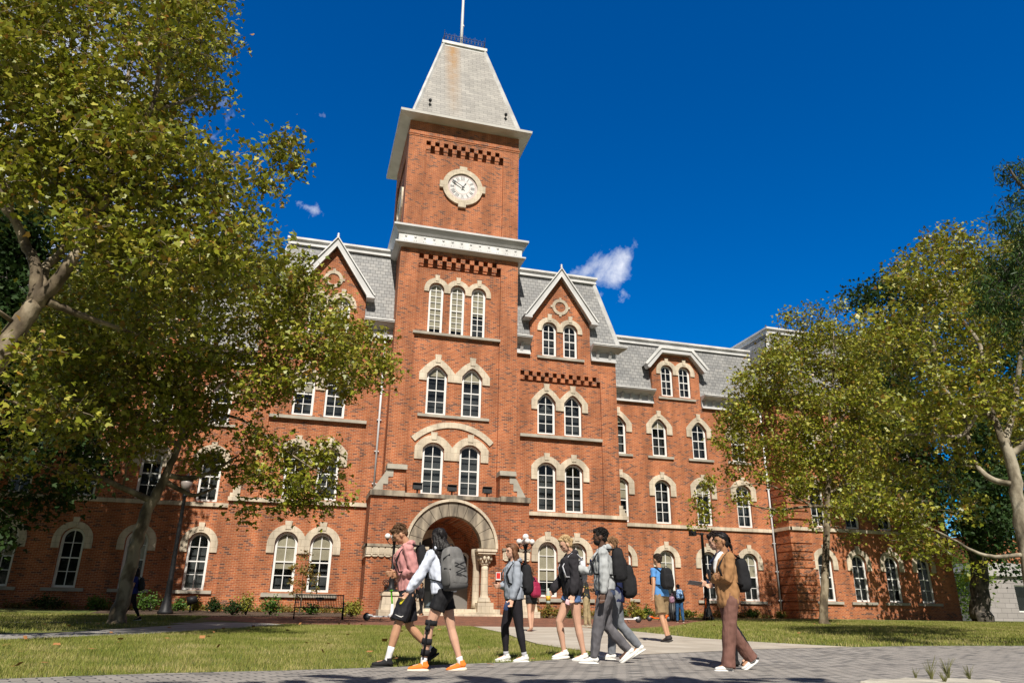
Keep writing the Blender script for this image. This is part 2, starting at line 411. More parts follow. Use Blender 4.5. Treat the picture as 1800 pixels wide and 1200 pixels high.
def toothed(x0, x1, zb, zt, n, p, w=.31, h=.35):
    """panel recess outline whose top edge is toothed like corbels (teeth hang between notches)"""
    pts = [(x0, zb), (x1, zb), (x1, zt)]
    for i in reversed(range(n)):
        a = x0+p*i+w+.0; b_ = min(x0+p*(i+1), x1)
        # notch between a..b_
        if b_ >= x1-1e-6: 
            pts += [(x1-.001, zt+h), (a, zt+h), (a, zt)]
        else: pts += [(b_, zt), (b_, zt+h), (a, zt+h), (a, zt)]
    pts += [(x0, zt)]
    q = []
    for p_ in pts:
        if not q or (abs(p_[0]-q[-1][0])+abs(p_[1]-q[-1][1])) > 2e-3: q.append(p_)
    return q
R_, G_, S_ = 'R', 'G', 'S'
def solid_wall(mb, x0, x1, y0, y1, z0, z1): mb.box(x0, x1, y0, y1, z0, z1)
# ---------------------------------------------------------------- tower
TY = 42.0; TX0, TX1 = 4.15, 11.97
tw3 = [(c, .42, 17.10, 20.45, R_) for c in (6.62, 8.0, 9.38)]
tw2 = [(c, .575, 11.90, 14.92, G_) for c in (6.94, 9.13)]
tw1 = [(c, .575, 7.14, 10.10, S_) for c in (6.93, 9.15)]
wall = MB()
ch_h, n1, p1 = checker(5.35, 10.80, 21.72)
frame_boxes(wall, TX0, TX1, 6.95, 22.95, 5.35, 10.80, 7.1, 21.72, n1, p1, .31, .35, TY, .13)
wall.box(TX0, TX1, 42.42, 42.46, 21.4, 22.8)
wall.plate(rect(5.2, 10.95, 6.96, 21.50), [opening(w) for w in tw3+tw2+tw1], TY+.132, .30)
wall.box(TX0, TX0+.35, TY+.13, 49.3, .7, 22.94); wall.box(TX1-.35, TX1, TY+.13, 49.3, .7, 22.94); wall.box(TX0+.35, TX1-.35, 48.9, 49.3, .7, 22.94)
# belfry stage
ch2, n2, p2 = checker(5.35, 10.82, 30.35)
frame_boxes(wall, 4.17, 11.93, 22.96, 32.6, 5.35, 10.82, 24.25, 30.35, n2, p2, .31, .35, TY, .13)
wall.box(5.0, 11.1, 42.42, 42.46, 29.9, 31.5)
wall.box(5.2, 11.0, TY+.132, TY+.4, 24.0, 30.14)
# its left side carries the same recessed panel
def sideplate(mb, outer, holes, x0, t):
    k = MB(); k.plate(outer, holes, 0, t)
    mb.add([(x0+v[1], v[0], v[2]) for v in k.v], [f[::-1] for f in k.f])
sideplate(wall, rect(42.13, 49.25, 22.96, 32.6), [rect(43.3, 48.0, 24.25, 30.6)], 4.17, .13)
wall.box(4.302, 4.6, 42.46, 48.9, 23.5, 32.5)
wall.box(11.6, 11.93, 42.13, 49.25, 22.96, 32.6); wall.box(4.6, 11.6, 48.9, 49.25, 22.96, 32.6)
# brick string under the eave
wall.box(4.11, 11.99, 41.94, 42.05, 31.42, 31.54); wall.box(4.13, 11.97, 41.965, 42.05, 31.30, 31.418)
part(wall, 'tower_wall', BRICK)
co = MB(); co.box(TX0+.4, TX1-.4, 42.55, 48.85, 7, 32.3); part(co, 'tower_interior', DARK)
for w in tw3: window(w, TY+.132, .9 if w[0] < 9 else .55, 8)
for i, w in enumerate(tw2): window(w, TY+.132, .28 if i else .2, 4)
for w in tw1: window(w, TY+.132, 0, 4)
hood([w[0] for w in tw3], .42, 20.45, R_, .80, 20.84, 19.87, 21.04, TY+.132, .15)
hood([w[0] for w in tw2], .575, 14.92, G_, 1.12, 15.42, 13.97, 15.66, TY+.132, .2)
hood([w[0] for w in tw1], .575, 10.10, S_, 1.12, 10.60, 9.15, 10.78, TY+.132, .2)
sill(5.25, 10.83, 17.06, TY+.132, .16, .22); sill(5.85, 10.25, 11.86, TY+.132, .16)
# relieving arch
b = MB(); R0 = 3.52; cz = 11.46-R0; a0 = math.asin(2.5/R0)
ou = [(8.07+R0*math.sin(t), cz+R0*math.cos(t)) for t in [a0*(1-2*i/24) for i in range(25)]]
inn = [(8.07+(R0-.34)*math.sin(t), cz+(R0-.34)*math.cos(t)) for t in [-a0*(1-2*i/24) for i in range(25)]]
b.plate(ou+inn, [], TY+.06, .10); part(b, 'relieving_arch', STONE)
# tower band cornice
def ring(mb, x0, x1, y0, y1, z0, z1, o):
    """solid band round a rectangle, standing out by o"""
    mb.plate([(0, 0), (0, 0), (0, 0)], [], 0, 0) if False else None
    mb.box(x0-o, x1+o, y0-o, y0+.1, z0, z1); mb.box(x0-o, x0+.1, y0+.1, y1+o, z0, z1); mb.box(x1-.1, x1+o, y0+.1, y1+o, z0, z1)
    mb.box(x0+.1, x1-.1, y1-.1, y1+o, z0, z1)
def cove(mb, x0, x1, y0, y1, z0, z1, o0, o1):
    """moulding sloping from offset o0 at z0 to o1 at z1 round a rectangle"""
    P = [[(x0-o, y0-o, z), (x1+o, y0-o, z), (x1+o, y1+o, z), (x0-o, y1+o, z)] for o, z in ((o0, z0), (o1, z1))]
    mb.hexa(P[0], P[1])
x0, x1, y0, y1 = 4.15, 11.97, 42.0, 49.25
b = MB(); cove(b, x0, x1, y0, y1, 22.70, 22.86, .12, .40); cove(b, x0, x1, y0, y1, 22.862, 22.96, .42, .42)
cove(b, x0, x1, y0, y1, 23.60, 23.98, .27, .54); cove(b, x0, x1, y0, y1, 23.982, 24.12, .58, .58); cove(b, x0, x1, y0, y1, 24.122, 24.20, .55, .2)
part(b, 'tower_cornice', TRIM_G)
b = MB(); cove(b, x0, x1, y0, y1, 22.962, 23.598, .2, .2); fr = part(b, 'frieze', TRIM)
b = MB()
for i in range(13):
    x = x0+.25+i*(x1-x0-.5)/12
    b.ball((x, y0-.21, 23.42), (.085, .05, .085), 10, 6); b.ball((x-.07, y0-.205, 23.14), .03, 6, 4); b.ball((x+.07, y0-.205, 23.14), .03, 6, 4)
part(b, 'frieze_rosettes', TRIM_G, fr)
# clock
CX, CZ = 8.0, 27.83; cy = TY+.132
b = MB()
circ = lambda r, n=48, c=(CX, CZ): [(c[0]+r*math.cos(2*PI*i/n), c[1]+r*math.sin(2*PI*i/n)) for i in range(n)]
b.plate(circ(1.38), [circ(1.03)], cy-.16, .2)
for dx, dz in ((0, 1), (0, -1), (1, 0), (-1, 0)):
    x, z = CX+dx*1.42, CZ+dz*1.42; b.box(x-.26 if dx == 0 else x-.16, x+.26 if dx == 0 else x+.16, cy-.17, cy+.02, z-.26 if dz == 0 else z-.16, z+.26 if dz == 0 else z+.16)
clk = part(b, 'clock', STONE)
DIAL = mat('clock_dial', (.66, .65, .62), .5); PINK = mat('minute_track', (.55, .36, .33), .6); INK = mat('clock_ink', (.17, .16, .17), .6)
b = MB(); b.plate(circ(1.03), [], cy-.06, .06); part(b, 'dial', DIAL, clk)
b = MB(); b.plate(circ(1.0), [circ(.975)], cy-.066, .004); b.plate(circ(.885), [circ(.87)], cy-.066, .004); b.plate(circ(.53), [circ(.505)], cy-.066, .004)
for i in range(60):
    t = 2*PI*i/60; c_, s_ = math.cos(t), math.sin(t); w_ = .02
    b.plate([(CX+.895*s_-w_*c_, CZ+.895*c_+w_*s_), (CX+.895*s_+w_*c_, CZ+.895*c_-w_*s_), (CX+.965*s_+w_*c_, CZ+.965*c_-w_*s_), (CX+.965*s_-w_*c_, CZ+.965*c_+w_*s_)], [], cy-.068, .004)
part(b, 'minute_track', PINK, clk)
b = MB()
NUM = ['XII', 'I', 'II', 'III', 'IV', 'V', 'VI', 'VII', 'VIII', 'IX', 'X', 'XI']
def bar(mb, p, q, w_, y, t=.005):
    d = Vector((q[0]-p[0], q[1]-p[1])); n_ = Vector((-d.y, d.x)).normalized()*w_/2
    mb.plate([(p[0]-n_.x, p[1]-n_.y), (q[0]-n_.x, q[1]-n_.y), (q[0]+n_.x, q[1]+n_.y), (p[0]+n_.x, p[1]+n_.y)], [], y, t)
for i, s in enumerate(NUM):
    th = 2*PI*i/12; wid = {'I': .075, 'V': .13, 'X': .13}; tot = sum(wid[c] for c in s); u = -tot/2
    def P(a, h): return (CX+h*math.sin(th)+a*math.cos(th), CZ+h*math.cos(th)-a*math.sin(th))
    for c in s:
        w_ = wid[c]; m0 = u+w_/2
        if c == 'I': bar(b, P(m0, .57), P(m0, .84), .035, cy-.07)
        if c == 'V': bar(b, P(m0-.045, .84), P(m0, .57), .035, cy-.07); bar(b, P(m0+.045, .84), P(m0+.005, .57), .018, cy-.0765)
        if c == 'X': bar(b, P(m0-.045, .84), P(m0+.045, .57), .035, cy-.07); bar(b, P(m0+.045, .84), P(m0-.045, .57), .018, cy-.0765)
        u += w_
part(b, 'numerals', INK, clk)
def hand(name, deg, ln, w_, y, m_):
    t = math.radians(deg); s_, c_ = math.sin(t), math.cos(t)
    P = lambda a, h: (CX+h*s_+a*c_, CZ+h*c_-a*s_)
    k = MB(); k.plate([P(-w_*.35, -.16), P(w_*.35, -.16), P(w_*.3, .1), P(w_*.4, ln*.55), P(w_, ln*.72), P(0, ln), P(-w_, ln*.72), P(-w_*.4, ln*.55), P(-w_*.3, .1)][::-1], [], y, .03)
    return part(k, name, m_, clk)
hand('hour_hand', 24, .58, .075, cy-.14, mat('pale_hand', (.6, .6, .6), .4)); hand('minute_hand', 301, .9, .06, cy-.19, mat('steel_hand', (.07, .08, .09), .4))
b = MB(); b.lathe((0, 0, 0), [(.07, 0), (.05, .14)], 10); b.v = [(CX+v[0], cy-.06-v[2], CZ+v[1]) for v in b.v]; b.f = [f[::-1] for f in b.f]; part(b, 'hand_boss', INK, clk)
# a clock on the left side too
b = MB(); k = MB(); k.plate([(45.65+1.38*math.cos(t), CZ+1.38*math.sin(t)) for t in [2*PI*i/32 for i in range(32)]], [[(45.65+1.03*math.cos(t), CZ+1.03*math.sin(t)) for t in [2*PI*i/32 for i in range(32)]]], 0, .16)
b.add([(4.31-v[1], v[0], v[2]) for v in k.v], k.f); sc = part(b, 'clock', STONE)
b = MB(); k = MB(); k.plate([(45.65+1.03*math.cos(t), CZ+1.03*math.sin(t)) for t in [2*PI*i/32 for i in range(32)]], [], 0, .06); b.add([(4.31-v[1], v[0], v[2]) for v in k.v], k.f); part(b, 'dial', DIAL, sc)
# eave slab and spire roof
b = MB(); cove(b, 4.17, 11.93, 42.0, 49.25, 32.50, 32.62, .08, .68); cove(b, 4.17, 11.93, 42, 49.25, 32.622, 32.80, .76, .78); cove(b, 4.17, 11.93, 42, 49.25, 32.802, 32.87, .75, .3)
part(b, 'tower_eave', noisy('pale_eave', (.50, .48, .44), (.60, .58, .54), 1, .6))
zb, zt = 32.86, 41.75; BX0, BX1, BY0, BY1 = 4.28, 11.92, 41.75, 49.15; TXa, TXb, TYa, TYb = 6.5, 9.72, 44.29, 47.0
b = MB(); b.hexa([(BX0, BY0, zb), (BX1, BY0, zb), (BX1, BY1, zb), (BX0, BY1, zb)], [(TXa, TYa, zt), (TXb, TYa, zt), (TXb, TYb, zt), (TXa, TYb, zt)])
trf = part(b, 'tower_roof', SLATE_T)
b = MB()
for (a, c) in (((BX0, BY0, zb), (TXa, TYa, zt)), ((BX1, BY0, zb), (TXb, TYa, zt)), ((BX1, BY1, zb), (TXb, TYb, zt)), ((BX0, BY1, zb), (TXa, TYb, zt))):
    b.tube([a, c], [.17, .15], 4, True, False)
part(b, 'hip_trim', TRIM, trf)
b = MB(); b.box(TXa-.16, TXb+.16, TYa-.16, TYb+.16, zt-.02, zt+.22); b.box(TXa-.06, TXb+.06, TYa-.06, TYb+.06, zt-.2, zt-.021); part(b, 'roof_kerb', TRIM, trf)
b = MB()
for (ax, ay, bx_, by_) in ((TXa, TYa, TXb, TYa), (TXb, TYa, TXb, TYb), (TXb, TYb, TXa, TYb), (TXa, TYb, TXa, TYa)):
    A, Bv = Vector((ax, ay, zt+.22)), Vector((bx_, by_, zt+.22)); n = 12; dxy = (Bv-A)/n
    b.tube([A+Vector((0, 0, .12)), Bv+Vector((0, 0, .12))], .022, 5); b.tube([A+Vector((0, 0, .72)), Bv+Vector((0, 0, .72))], .022, 5)
    for i in range(n+1):
        p = A+dxy*i; h = 1.15 if i in (0, n) else (.95 if i % 3 == 0 else .72); b.tube([p, p+Vector((0, 0, h))], .02, 4)
        if i < n:
            q = p+dxy*.5; r = .11
            b.tube([q+Vector((dxy.normalized()*r*math.cos(t)).to_tuple())+Vector((0, 0, .42+r*1.4*math.sin(t))) for t in [2*PI*j/10 for j in range(11)]], .016, 4)
            b.tube([q+Vector((0, 0, .6)), q+Vector((0, 0, .86))], .014, 4)
part(b, 'roof_cresting', noisy('cresting_iron', (.05, .06, .12), (.08, .09, .16), 4, .6), trf)
fp = at(811, 73, 45.9); b = MB(); b.tube([(fp.x, 45.9, zt+.2), (fp.x, 45.9, zt+4), (fp.x, 45.9, zt+16)], [.13, .12, .05], 10); b.ball((fp.x+.0, 45.9, zt+16.1), .14)
b.ball((fp.x+.09, 45.82, zt+3.6), (.08, .06, .12), 8, 6); part(b, 'flagpole', TRIM, trf)
for px, py in ((755, 188), (888, 213)):
    p = at(px, py, 42.1); b = MB(); b.tube([p-Vector((0, 0, .1)), p+Vector((0, -.15, .35))], .03, 6); b.ball(p+Vector((0, -.18, .42)), (.12, .12, .15), 8, 6); part(b, 'roof_light', IRON, trf)
# ---------------------------------------------------------------- porch
PYf = 40.8; px0, px1 = 3.40, 12.42; AX = 8.0
OR_, IR_, SPR = 2.52, 1.68, 4.12
b = MB()
ar = lambda r, n=28: [(AX+r*math.cos(PI*i/n), SPR+r*math.sin(PI*i/n)) for i in range(n+1)]
# brick face (arch hole includes voussoir ring), built in one sheet
b.plate([(px0, .62), (px0, 6.72), (px1, 6.72), (px1, .62), (AX+1.72, .62), (AX+1.72, SPR)]+ar(OR_-.06)[0:]+[(AX-1.72, SPR), (AX-1.72, .62)], [], PYf+.02, .45)
b.box(px0, px0+.4, PYf+.47, 43.2, .62, 6.71); b.box(px1-.4, px1, PYf+.47, 43.2, .62, 6.71)
b.box(px0-.004, 5.20, PYf-.08, PYf+.018, .62, 6.71); b.box(10.72, px1+.004, PYf-.08, PYf+.018, .62, 6.71)
b.box(px0-.06, 5.24, PYf-.13, PYf-.081, .62, 1.35)
pw = part(b, 'porch_wall', BRICK_P)
b = MB()   # slabs on the piers and the belt between
b.box(px0-.06, 5.22, PYf-.22, 43.2, 6.72, 7.02); b.box(10.70, px1+.06, PYf-.22, 43.2, 6.72, 7.02); b.box(5.22, 10.70, PYf-.08, 42.0, 6.74, 6.95)
b.box(px0-.12, 5.9, PYf-.2, PYf-.082, 4.02, 4.16); b.box(10.85, px1+.1, PYf-.2, PYf-.082, 4.02, 4.16)
b.box(px0-.13, px0-.005, PYf-.2, 42.6, 4.02, 4.16)
part(b, 'stone_slab', STONE_D)
b = MB()   # carved impost band
for (a, c) in ((px0-.07, 5.75), (10.9, px1+.07)):
    b.box(a, c, PYf-.13, PYf-.083, 3.55, 4.018)
    n = int((c-a)/.32)
    for i in range(n):
        x = a+(i+.5)*(c-a)/n; b.box(x-.13, x+.13, PYf-.165, PYf-.129, 3.62, 3.98)
        b.ball((x, PYf-.12, 3.52), (.15, .06, .06), 8, 6)
b.box(px0-.06, px0-.005, PYf-.13, 42.6, 3.5, 4.018)
part(b, 'impost_band', STONE)
# voussoirs: each a block
b = MB(); nv = 13
for i in range(nv):
    t0 = PI*i/nv+.006; t1 = PI*(i+1)/nv-.006; tt = [t0+(t1-t0)*j/4 for j in range(5)]
    o_ = [(AX+(OR_-.07)*math.cos(t), SPR+(OR_-.07)*math.sin(t)) for t in tt]; i_ = [(AX+IR_*math.cos(t), SPR+IR_*math.sin(t)) for t in reversed(tt)]
    b.plate(o_+i_, [], PYf-.05, .6)
va = part(b, 'entrance_arch', STONE_D)
b = MB(); ann = ar(OR_+.09, 36)+ar(OR_-.06, 36)[::-1]; b.plate(ann, [], PYf-.16, .2); part(b, 'arch_moulding', STONE, va)
# reveal barrel and vestibule
b = MB()
for i in range(24):
    t0, t1 = PI*i/24, PI*(i+1)/24
    f_ = lambda t, y: (AX+(IR_+.04)*math.cos(t), y, SPR+(IR_+.04)*math.sin(t))
    b.add([f_(t0, PYf+.55), f_(t1, PYf+.55), f_(t1, 44.4), f_(t0, 44.4)], [(0, 1, 2, 3)])
b.box(5.6, AX-IR_-.04, PYf+.55, 44.4, .95, SPR); b.box(AX+IR_+.55, 10.6, PYf+.55, 44.4, .95, SPR); b.box(AX+IR_+.04, AX+IR_+.55, 43.0, 44.4, .95, SPR)
part(b, 'vestibule_wall', BRICK)
b = MB(); b.plate(rect(5.6, 10.8, .95, 6.4), [], 44.42, .2); part(b, 'vestibule_back_wall', BRICK)
b = MB(); DW = 7.55
b.plate([(DW+1.45*math.cos(PI*i/20), 3.95+1.45*math.sin(PI*i/20)) for i in range(21)]+[(DW+1.0*math.cos(PI-PI*i/20), 3.95+1.0*math.sin(PI-PI*i/20)) for i in range(21)], [], 44.3, .13)
b.plate([(DW+1.45, 3.95), (DW+1.85, 3.95), (DW+1.85, 3.3), (DW+1.45, 3.3)], [], 44.31, .11)
part(b, 'inner_arch', STONE)
DOOR = mat('dark_grey_door', (.045, .06, .07), .4); PANEL = mat('grey_panel', (.16, .15, .14), .7)
b = MB(); b.box(6.62, 8.5, 44.26, 44.40, .95, 3.0); d = part(b, 'door', DOOR)
b = MB(); b.box(6.75, 7.5, 44.23, 44.258, 1.1, 1.9); b.box(7.62, 8.37, 44.23, 44.258, 1.1, 1.9); part(b, 'door_panel', mat('door_blue_grey', (.10, .13, .15), .5), d)
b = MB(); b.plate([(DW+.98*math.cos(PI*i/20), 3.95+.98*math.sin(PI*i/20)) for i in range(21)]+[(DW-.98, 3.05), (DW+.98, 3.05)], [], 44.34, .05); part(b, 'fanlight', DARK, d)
b = MB(); b.box(8.55, 10.6, 44.2, 44.4, .95, 2.3); part(b, 'dado', PANEL)
wv = window((9.35, .38, 2.4, 4.1, R_), 44.1, 0, 2)
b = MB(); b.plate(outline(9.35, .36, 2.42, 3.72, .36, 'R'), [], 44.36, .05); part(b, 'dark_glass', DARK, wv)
b = MB(); b.box(5.2, 10.8, PYf-.1, 44.5, .62, .95)
b.box(5.35, 10.65, PYf-.55, PYf-.102, .58, .80)
b.box(5.5, 10.9, PYf-.98, PYf-.552, .55, .69); part(b, 'entrance_steps', STONE)
# columns either side of the opening
for sx in (-1, 1):
    cx = AX+sx*1.90; b = MB()
    b.box(cx-.44, cx+.44, PYf-.42, PYf+.36, .80, 1.28); b.lathe((cx, PYf-.03, 0), [(.36, 1.282), (.38, 1.36), (.32, 1.42), (.33, 1.50), (.24, 1.56), (.21, 1.7), (.19, 3.0), (.19, 3.2)], 20)
    col = part(b, 'entrance_column', STONE)
    b = MB(); b.lathe((cx, PYf-.03, 0), [(.20, 3.2), (.25, 3.25), (.22, 3.32), (.28, 3.5), (.38, 3.72), (.42, 3.8)], 16)
    for j in range(10):
        t = 2*PI*j/10; b.ball((cx+.36*math.cos(t), PYf-.03+.36*math.sin(t), 3.58), (.09, .09, .13), 6, 5); b.ball((cx+.25*math.cos(t+.3), PYf-.03+.25*math.sin(t+.3), 3.40), (.07, .07, .11), 6, 5)
    b.box(cx-.5, cx+.5, PYf-.5, PYf+.4, 3.802, 3.92); b.box(cx-.56, cx+.56, PYf-.56, PYf+.4, 3.922, 4.06); part(b, 'capital', STONE, col)
    b = MB(); b.lathe((cx+sx*.0-.38*sx, PYf+.42, 0), [(.24, 1.0), (.2, 1.3), (.19, 3.2), (.3, 3.7), (.3, 4.1)], 14); part(b, 'rear_shaft', STONE, col)
# weathered buttress blocks above the porch piers
def buttress(xo, xi, s):
    # stands on the slab; outer edge slopes up to the cap in stone steps
    b = MB(); z0, z1 = 7.02, 8.28; xm = xo+(xi-xo)*.43
    b.plate([(xo, z0), (xi, z0), (xi, z1), (xm, z1)] if s > 0 else [(xi, z0), (xo, z0), (xm, z1), (xi, z1)], [], PYf+.45, .75); part(b, 'buttress', BRICK)
    b = MB(); lo, hi = min(xm, xi)-.04, max(xm, xi)+.04
    b.box(lo, hi, PYf+.30, TY, 8.30, 8.43); b.box(lo, hi, PYf+.36, TY, 8.44, 8.58)
    n = 3
    for i in range(n):
        za, zb_ = z0+(z1-z0)*i/n, z0+(z1-z0)*(i+1)/n; xa, xb = xo+(xm-xo)*i/n, xo+(xm-xo)*(i+1)/n
        e = .34*(1 if xi > xo else -1)
        pts = [(xa, za), (xb+e, za), (xb+e, zb_), (xb, zb_)]
        if s < 0: pts = pts[::-1]
        b.plate(pts, [], PYf+.42, .8)
    part(b, 'buttress_weathering', STONE_G)
buttress(3.45, 5.30, 1); buttress(12.42, 10.80, -1)
# ---------------------------------------------------------------- bays
BY = 43.2
def cornice(x0, x1, y, zb, zt, out, name='cornice', ends=(0, 0)):
    b = MB(); H_ = zt-zb
    b.box(x0, x1, y-.16, y-.002, zb, zb+.16*H_)
    b.box(x0, x1, y-.10, y-.002, zb+.16*H_+.002, zt-.38*H_)
    z1_ = zt-.38*H_
    xa, xb = x0-ends[0]*.0, x1+ends[1]*.0
    e0, e1 = ends
    b.hexa([(x0-e0*out*.4, y-.35*out, z1_+.002), (x1+e1*out*.4, y-.35*out, z1_+.002), (x1+e1*out*.4, y-.002, z1_+.002), (x0-e0*out*.4, y-.002, z1_+.002)],
           [(x0-e0*out, y-out, zt-.12*H_), (x1+e1*out, y-out, zt-.12*H_), (x1+e1*out, y-.002, zt-.12*H_), (x0-e0*out, y-.002, zt-.12*H_)])
    b.box(x0-e0*(out+.05), x1+e1*(out+.05), y-out-.05, y-.002, zt-.12*H_+.002, zt)
    b.box(x0, x1, y, y+.5, zt-.1, zt-.003)
    c = part(b, name, TRIM_G)
    b = MB(); b.box(x0, x1, y-.2, y-.165, zb, zb+.1*H_); b.box(x0-e0*(out+.05), x1+e1*(out+.05), y-out-.09, y-out-.052, zt-.05*H_, zt+.02); part(b, 'cornice_edge', TRIM, c)
    k = MB(); n = max(1, int((x1-x0)/.62))
    for i in range(n):
        x = x0+(i+.5)*(x1-x0)/n; za = zb+.18*H_; o = out*.55
        k.hexa([(x-.1, y-.12, za), (x+.1, y-.12, za), (x+.1, y-.05, za), (x-.1, y-.05, za)], [(x-.1, y-o, z1_+.01), (x+.1, y-o, z1_+.01), (x+.1, y-.05, z1_+.01), (x-.1, y-.05, z1_+.01)])
    part(k, 'cornice_brackets', TRIM_G, c)
    return c
def bay(ax, xl, xr, left):
    """gabled bay: ax the gable's axis, xl..xr the wall"""
    dx = .92
    g1 = [(ax-.98, .55, 1.72, 4.77, R_), (ax+.90, .55, 1.72, 4.77, R_)]
    g2 = [(ax-.98, .555, 6.68, 9.62, S_), (ax+.83, .555, 6.68, 9.62, S_)]
    g3 = [(ax-.98, .555, 11.52, 14.15, G_), (ax+.84, .555, 11.52, 14.15, G_)]
    g4 = [(ax-.78, .45, 16.80, 19.12, R_), (ax+.70, .45, 16.80, 19.12, R_)]
    b = MB(); pa, pb = ax-2.78, ax+2.78
    hs, n, p = checker(pa, pb, 15.0, h=.30, p=.55, w=.28)
    top = [(xr, 16.7), (ax+2.12, 16.7), (ax+2.12, 19.2), (ax, 22.75), (ax-2.12, 19.2), (ax-2.12, 16.7), (xl, 16.7)]
    hs = [rect(pa+p*i+.005, pa+p*i+.28, 15.312, 15.6) for i in range(n)]
    frame_boxes(b, xl, xr, 6.4, 16.7, pa, pb, 6.6, 15.0, n, p, .28, .30, BY, .10)
    b.plate([(ax-2.12, 16.7), (ax+2.12, 16.7), (ax+2.12, 19.2), (ax, 22.75), (ax-2.12, 19.2)], [opening(w) for w in g4], BY, .10)
    b.plate(rect(pa-.1, pb+.1, 6.42, 14.9), [opening(w) for w in g2+g3], BY+.102, .3)
    b.box(pa-.1, pb+.1, BY+.30, BY+.34, 14.92, 15.9)
    e = .38
    lx0 = xl-(e if left else 0); lx1 = xr+(0 if left else e)
    b.plate(rect(lx0, lx1, .5, 6.38), [opening(w) for w in g1], BY-.02, .32)
    b.box(lx0 if left else lx1-.3, lx0+.3 if left else lx1, BY+.31, 46.2, .5, 6.38)
    b.box(xl if left else xr-.3, xl+.3 if left else xr, BY+.11, 46.2, 6.4, 16.6)
    b.box(ax-2.12, ax-2.0, BY+.11, 45.0, 16.7, 19.2); b.box(ax+2.0, ax+2.12, BY+.11, 45.0, 16.7, 19.2)
    part(b, 'bay_wall', BRICK)
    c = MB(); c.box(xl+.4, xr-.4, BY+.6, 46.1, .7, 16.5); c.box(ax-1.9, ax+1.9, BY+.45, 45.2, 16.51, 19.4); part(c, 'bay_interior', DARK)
    for i, w in enumerate(g1): window(w, BY-.02, (.62, .45)[i] if left else .7, 4)
    for i, w in enumerate(g2): window(w, BY+.102, 0, 4)
    for i, w in enumerate(g3): window(w, BY+.102, .45 if left and i == 0 else 0, 4)
    for i, w in enumerate(g4): window(w, BY, .5 if left else 0, 4)
    hood([w[0] for w in g1], .55, 4.77, R_, 1.03, 5.20, 3.68, 5.42, BY-.02, .2)
    hood([w[0] for w in g2], .555, 9.62, S_, 1.03, 10.08, 8.60, 10.27, BY+.102, .2)
    hood([w[0] for w in g3], .555, 14.15, G_, 1.03, 14.62, 13.09, 14.83, BY+.102, .2)
    hood([w[0] for w in g4], .45, 19.12, R_, .86, 19.50, 18.52, 19.74, BY, .15)
    sill(pa, pb, 11.40, BY+.102, .18, .22); sill(ax-1.65, ax+1.65, 16.72, BY, .16)
    sill(ax-2.0, ax+1.95, 1.62, BY-.02, .2)
    b = MB(); b.box(lx0-.06, lx1+.06, BY-.16, BY+.09, 6.36, 6.58); b.box(lx0-.06 if left else lx1-.1, lx0+.1 if left else lx1+.06, BY+.092, 46.1, 6.36, 6.58); part(b, 'belt_course', STONE)
    # stepped stone where the wall thins
    b = MB(); xe = xl if left else xr; s = -1 if left else 1
    for i in range(3):
        w_ = .38*(1-i/3); a_, c_ = sorted((xe, xe+s*w_)); b.box(a_-(.14 if s > 0 else 0), c_+(.14 if s < 0 else 0), BY-.05, BY+.6, 6.582+.22*i, 6.582+.22*(i+1)-.004)
    part(b, 'weathering_step', STONE)
    # roundel
    b = MB(); cc = circ(.58, 32, (ax, 20.38)); ci = circ(.37, 32, (ax, 20.38)); b.plate(cc, [ci], BY-.06, .1)
    for d_ in (0, 1, 2, 3):
        t = PI/2*d_; x, z = ax+.62*math.cos(t), 20.38+.62*math.sin(t); b.box(x-.08, x+.08, BY-.062, BY+.02, z-.08, z+.08)
    part(b, 'roundel', STONE)
    # gable trim
    b = MB(); ap = (ax, 23.05)
    for s in (-1, 1):
        L_ = [(ax+s*2.52, 19.42), (ax+s*2.20, 19.28), (ax, 22.62), (ax, 23.12)]
        b.plate(L_ if s < 0 else L_[::-1], [], BY-.40, .5)
        b.box(min(ax+s*2.1, ax+s*2.62), max(ax+s*2.1, ax+s*2.62), BY-.44, BY+.3, 19.22, 19.40)
    gt = part(b, 'gable_trim', TRIM_G)
    b = MB()
    for s in (-1, 1):
        L_ = [(ax+s*2.64, 19.42), (ax+s*2.57, 19.38), (ax, 23.10), (ax, 23.21)]
        b.plate(L_ if s < 0 else L_[::-1], [], BY-.50, .16)
        L_ = [(ax+s*2.23, 19.28), (ax+s*2.17, 19.25), (ax, 22.53), (ax, 22.62)]
        b.plate(L_ if s < 0 else L_[::-1], [], BY-.43, .08)
    b.lathe((ax, BY-.4, 0), [(.07, 23.12), (.09, 23.25), (.04, 23.30), (.08, 23.38), (.02, 23.47)], 10)
    part(b, 'gable_edge', TRIM, gt)
    # roof of the gable running back
    b = MB()
    for s in (-1, 1):
        P = [(ax+s*2.66, BY-.38, 19.40), (ax, BY-.38, 23.16), (ax, 48, 23.16), (ax+s*2.66, 48, 19.40)]
        Q = [(p[0], p[1], p[2]-.06) for p in P]
        if s < 0: P, Q = P[::-1], Q[::-1]
        b.add(P+Q, [(3, 2, 1, 0), (4, 5, 6, 7), (0, 1, 5, 4), (1, 2, 6, 5), (2, 3, 7, 6), (3, 0, 4, 7)])
    part(b, 'gable_roof', SLATE)
    # mansard and cornice
    ex = (xl, ax-2.14), (ax+2.14, xr)
    cornice(ex[0][0], ex[0][1], BY, 16.70, 17.80, .62, ends=(1 if left else 0, 0)); cornice(ex[1][0], ex[1][1], BY, 16.70, 17.80, .62, ends=(0, 0 if left else 1))
    mx0, mx1 = (xl-.35, xr) if left else (xl, xr+.35)
    tx0, tx1 = (xl+.95, xr) if left else (xl, xr-.95)
    b = MB(); g0, g1_ = ax-2.11, ax+2.11
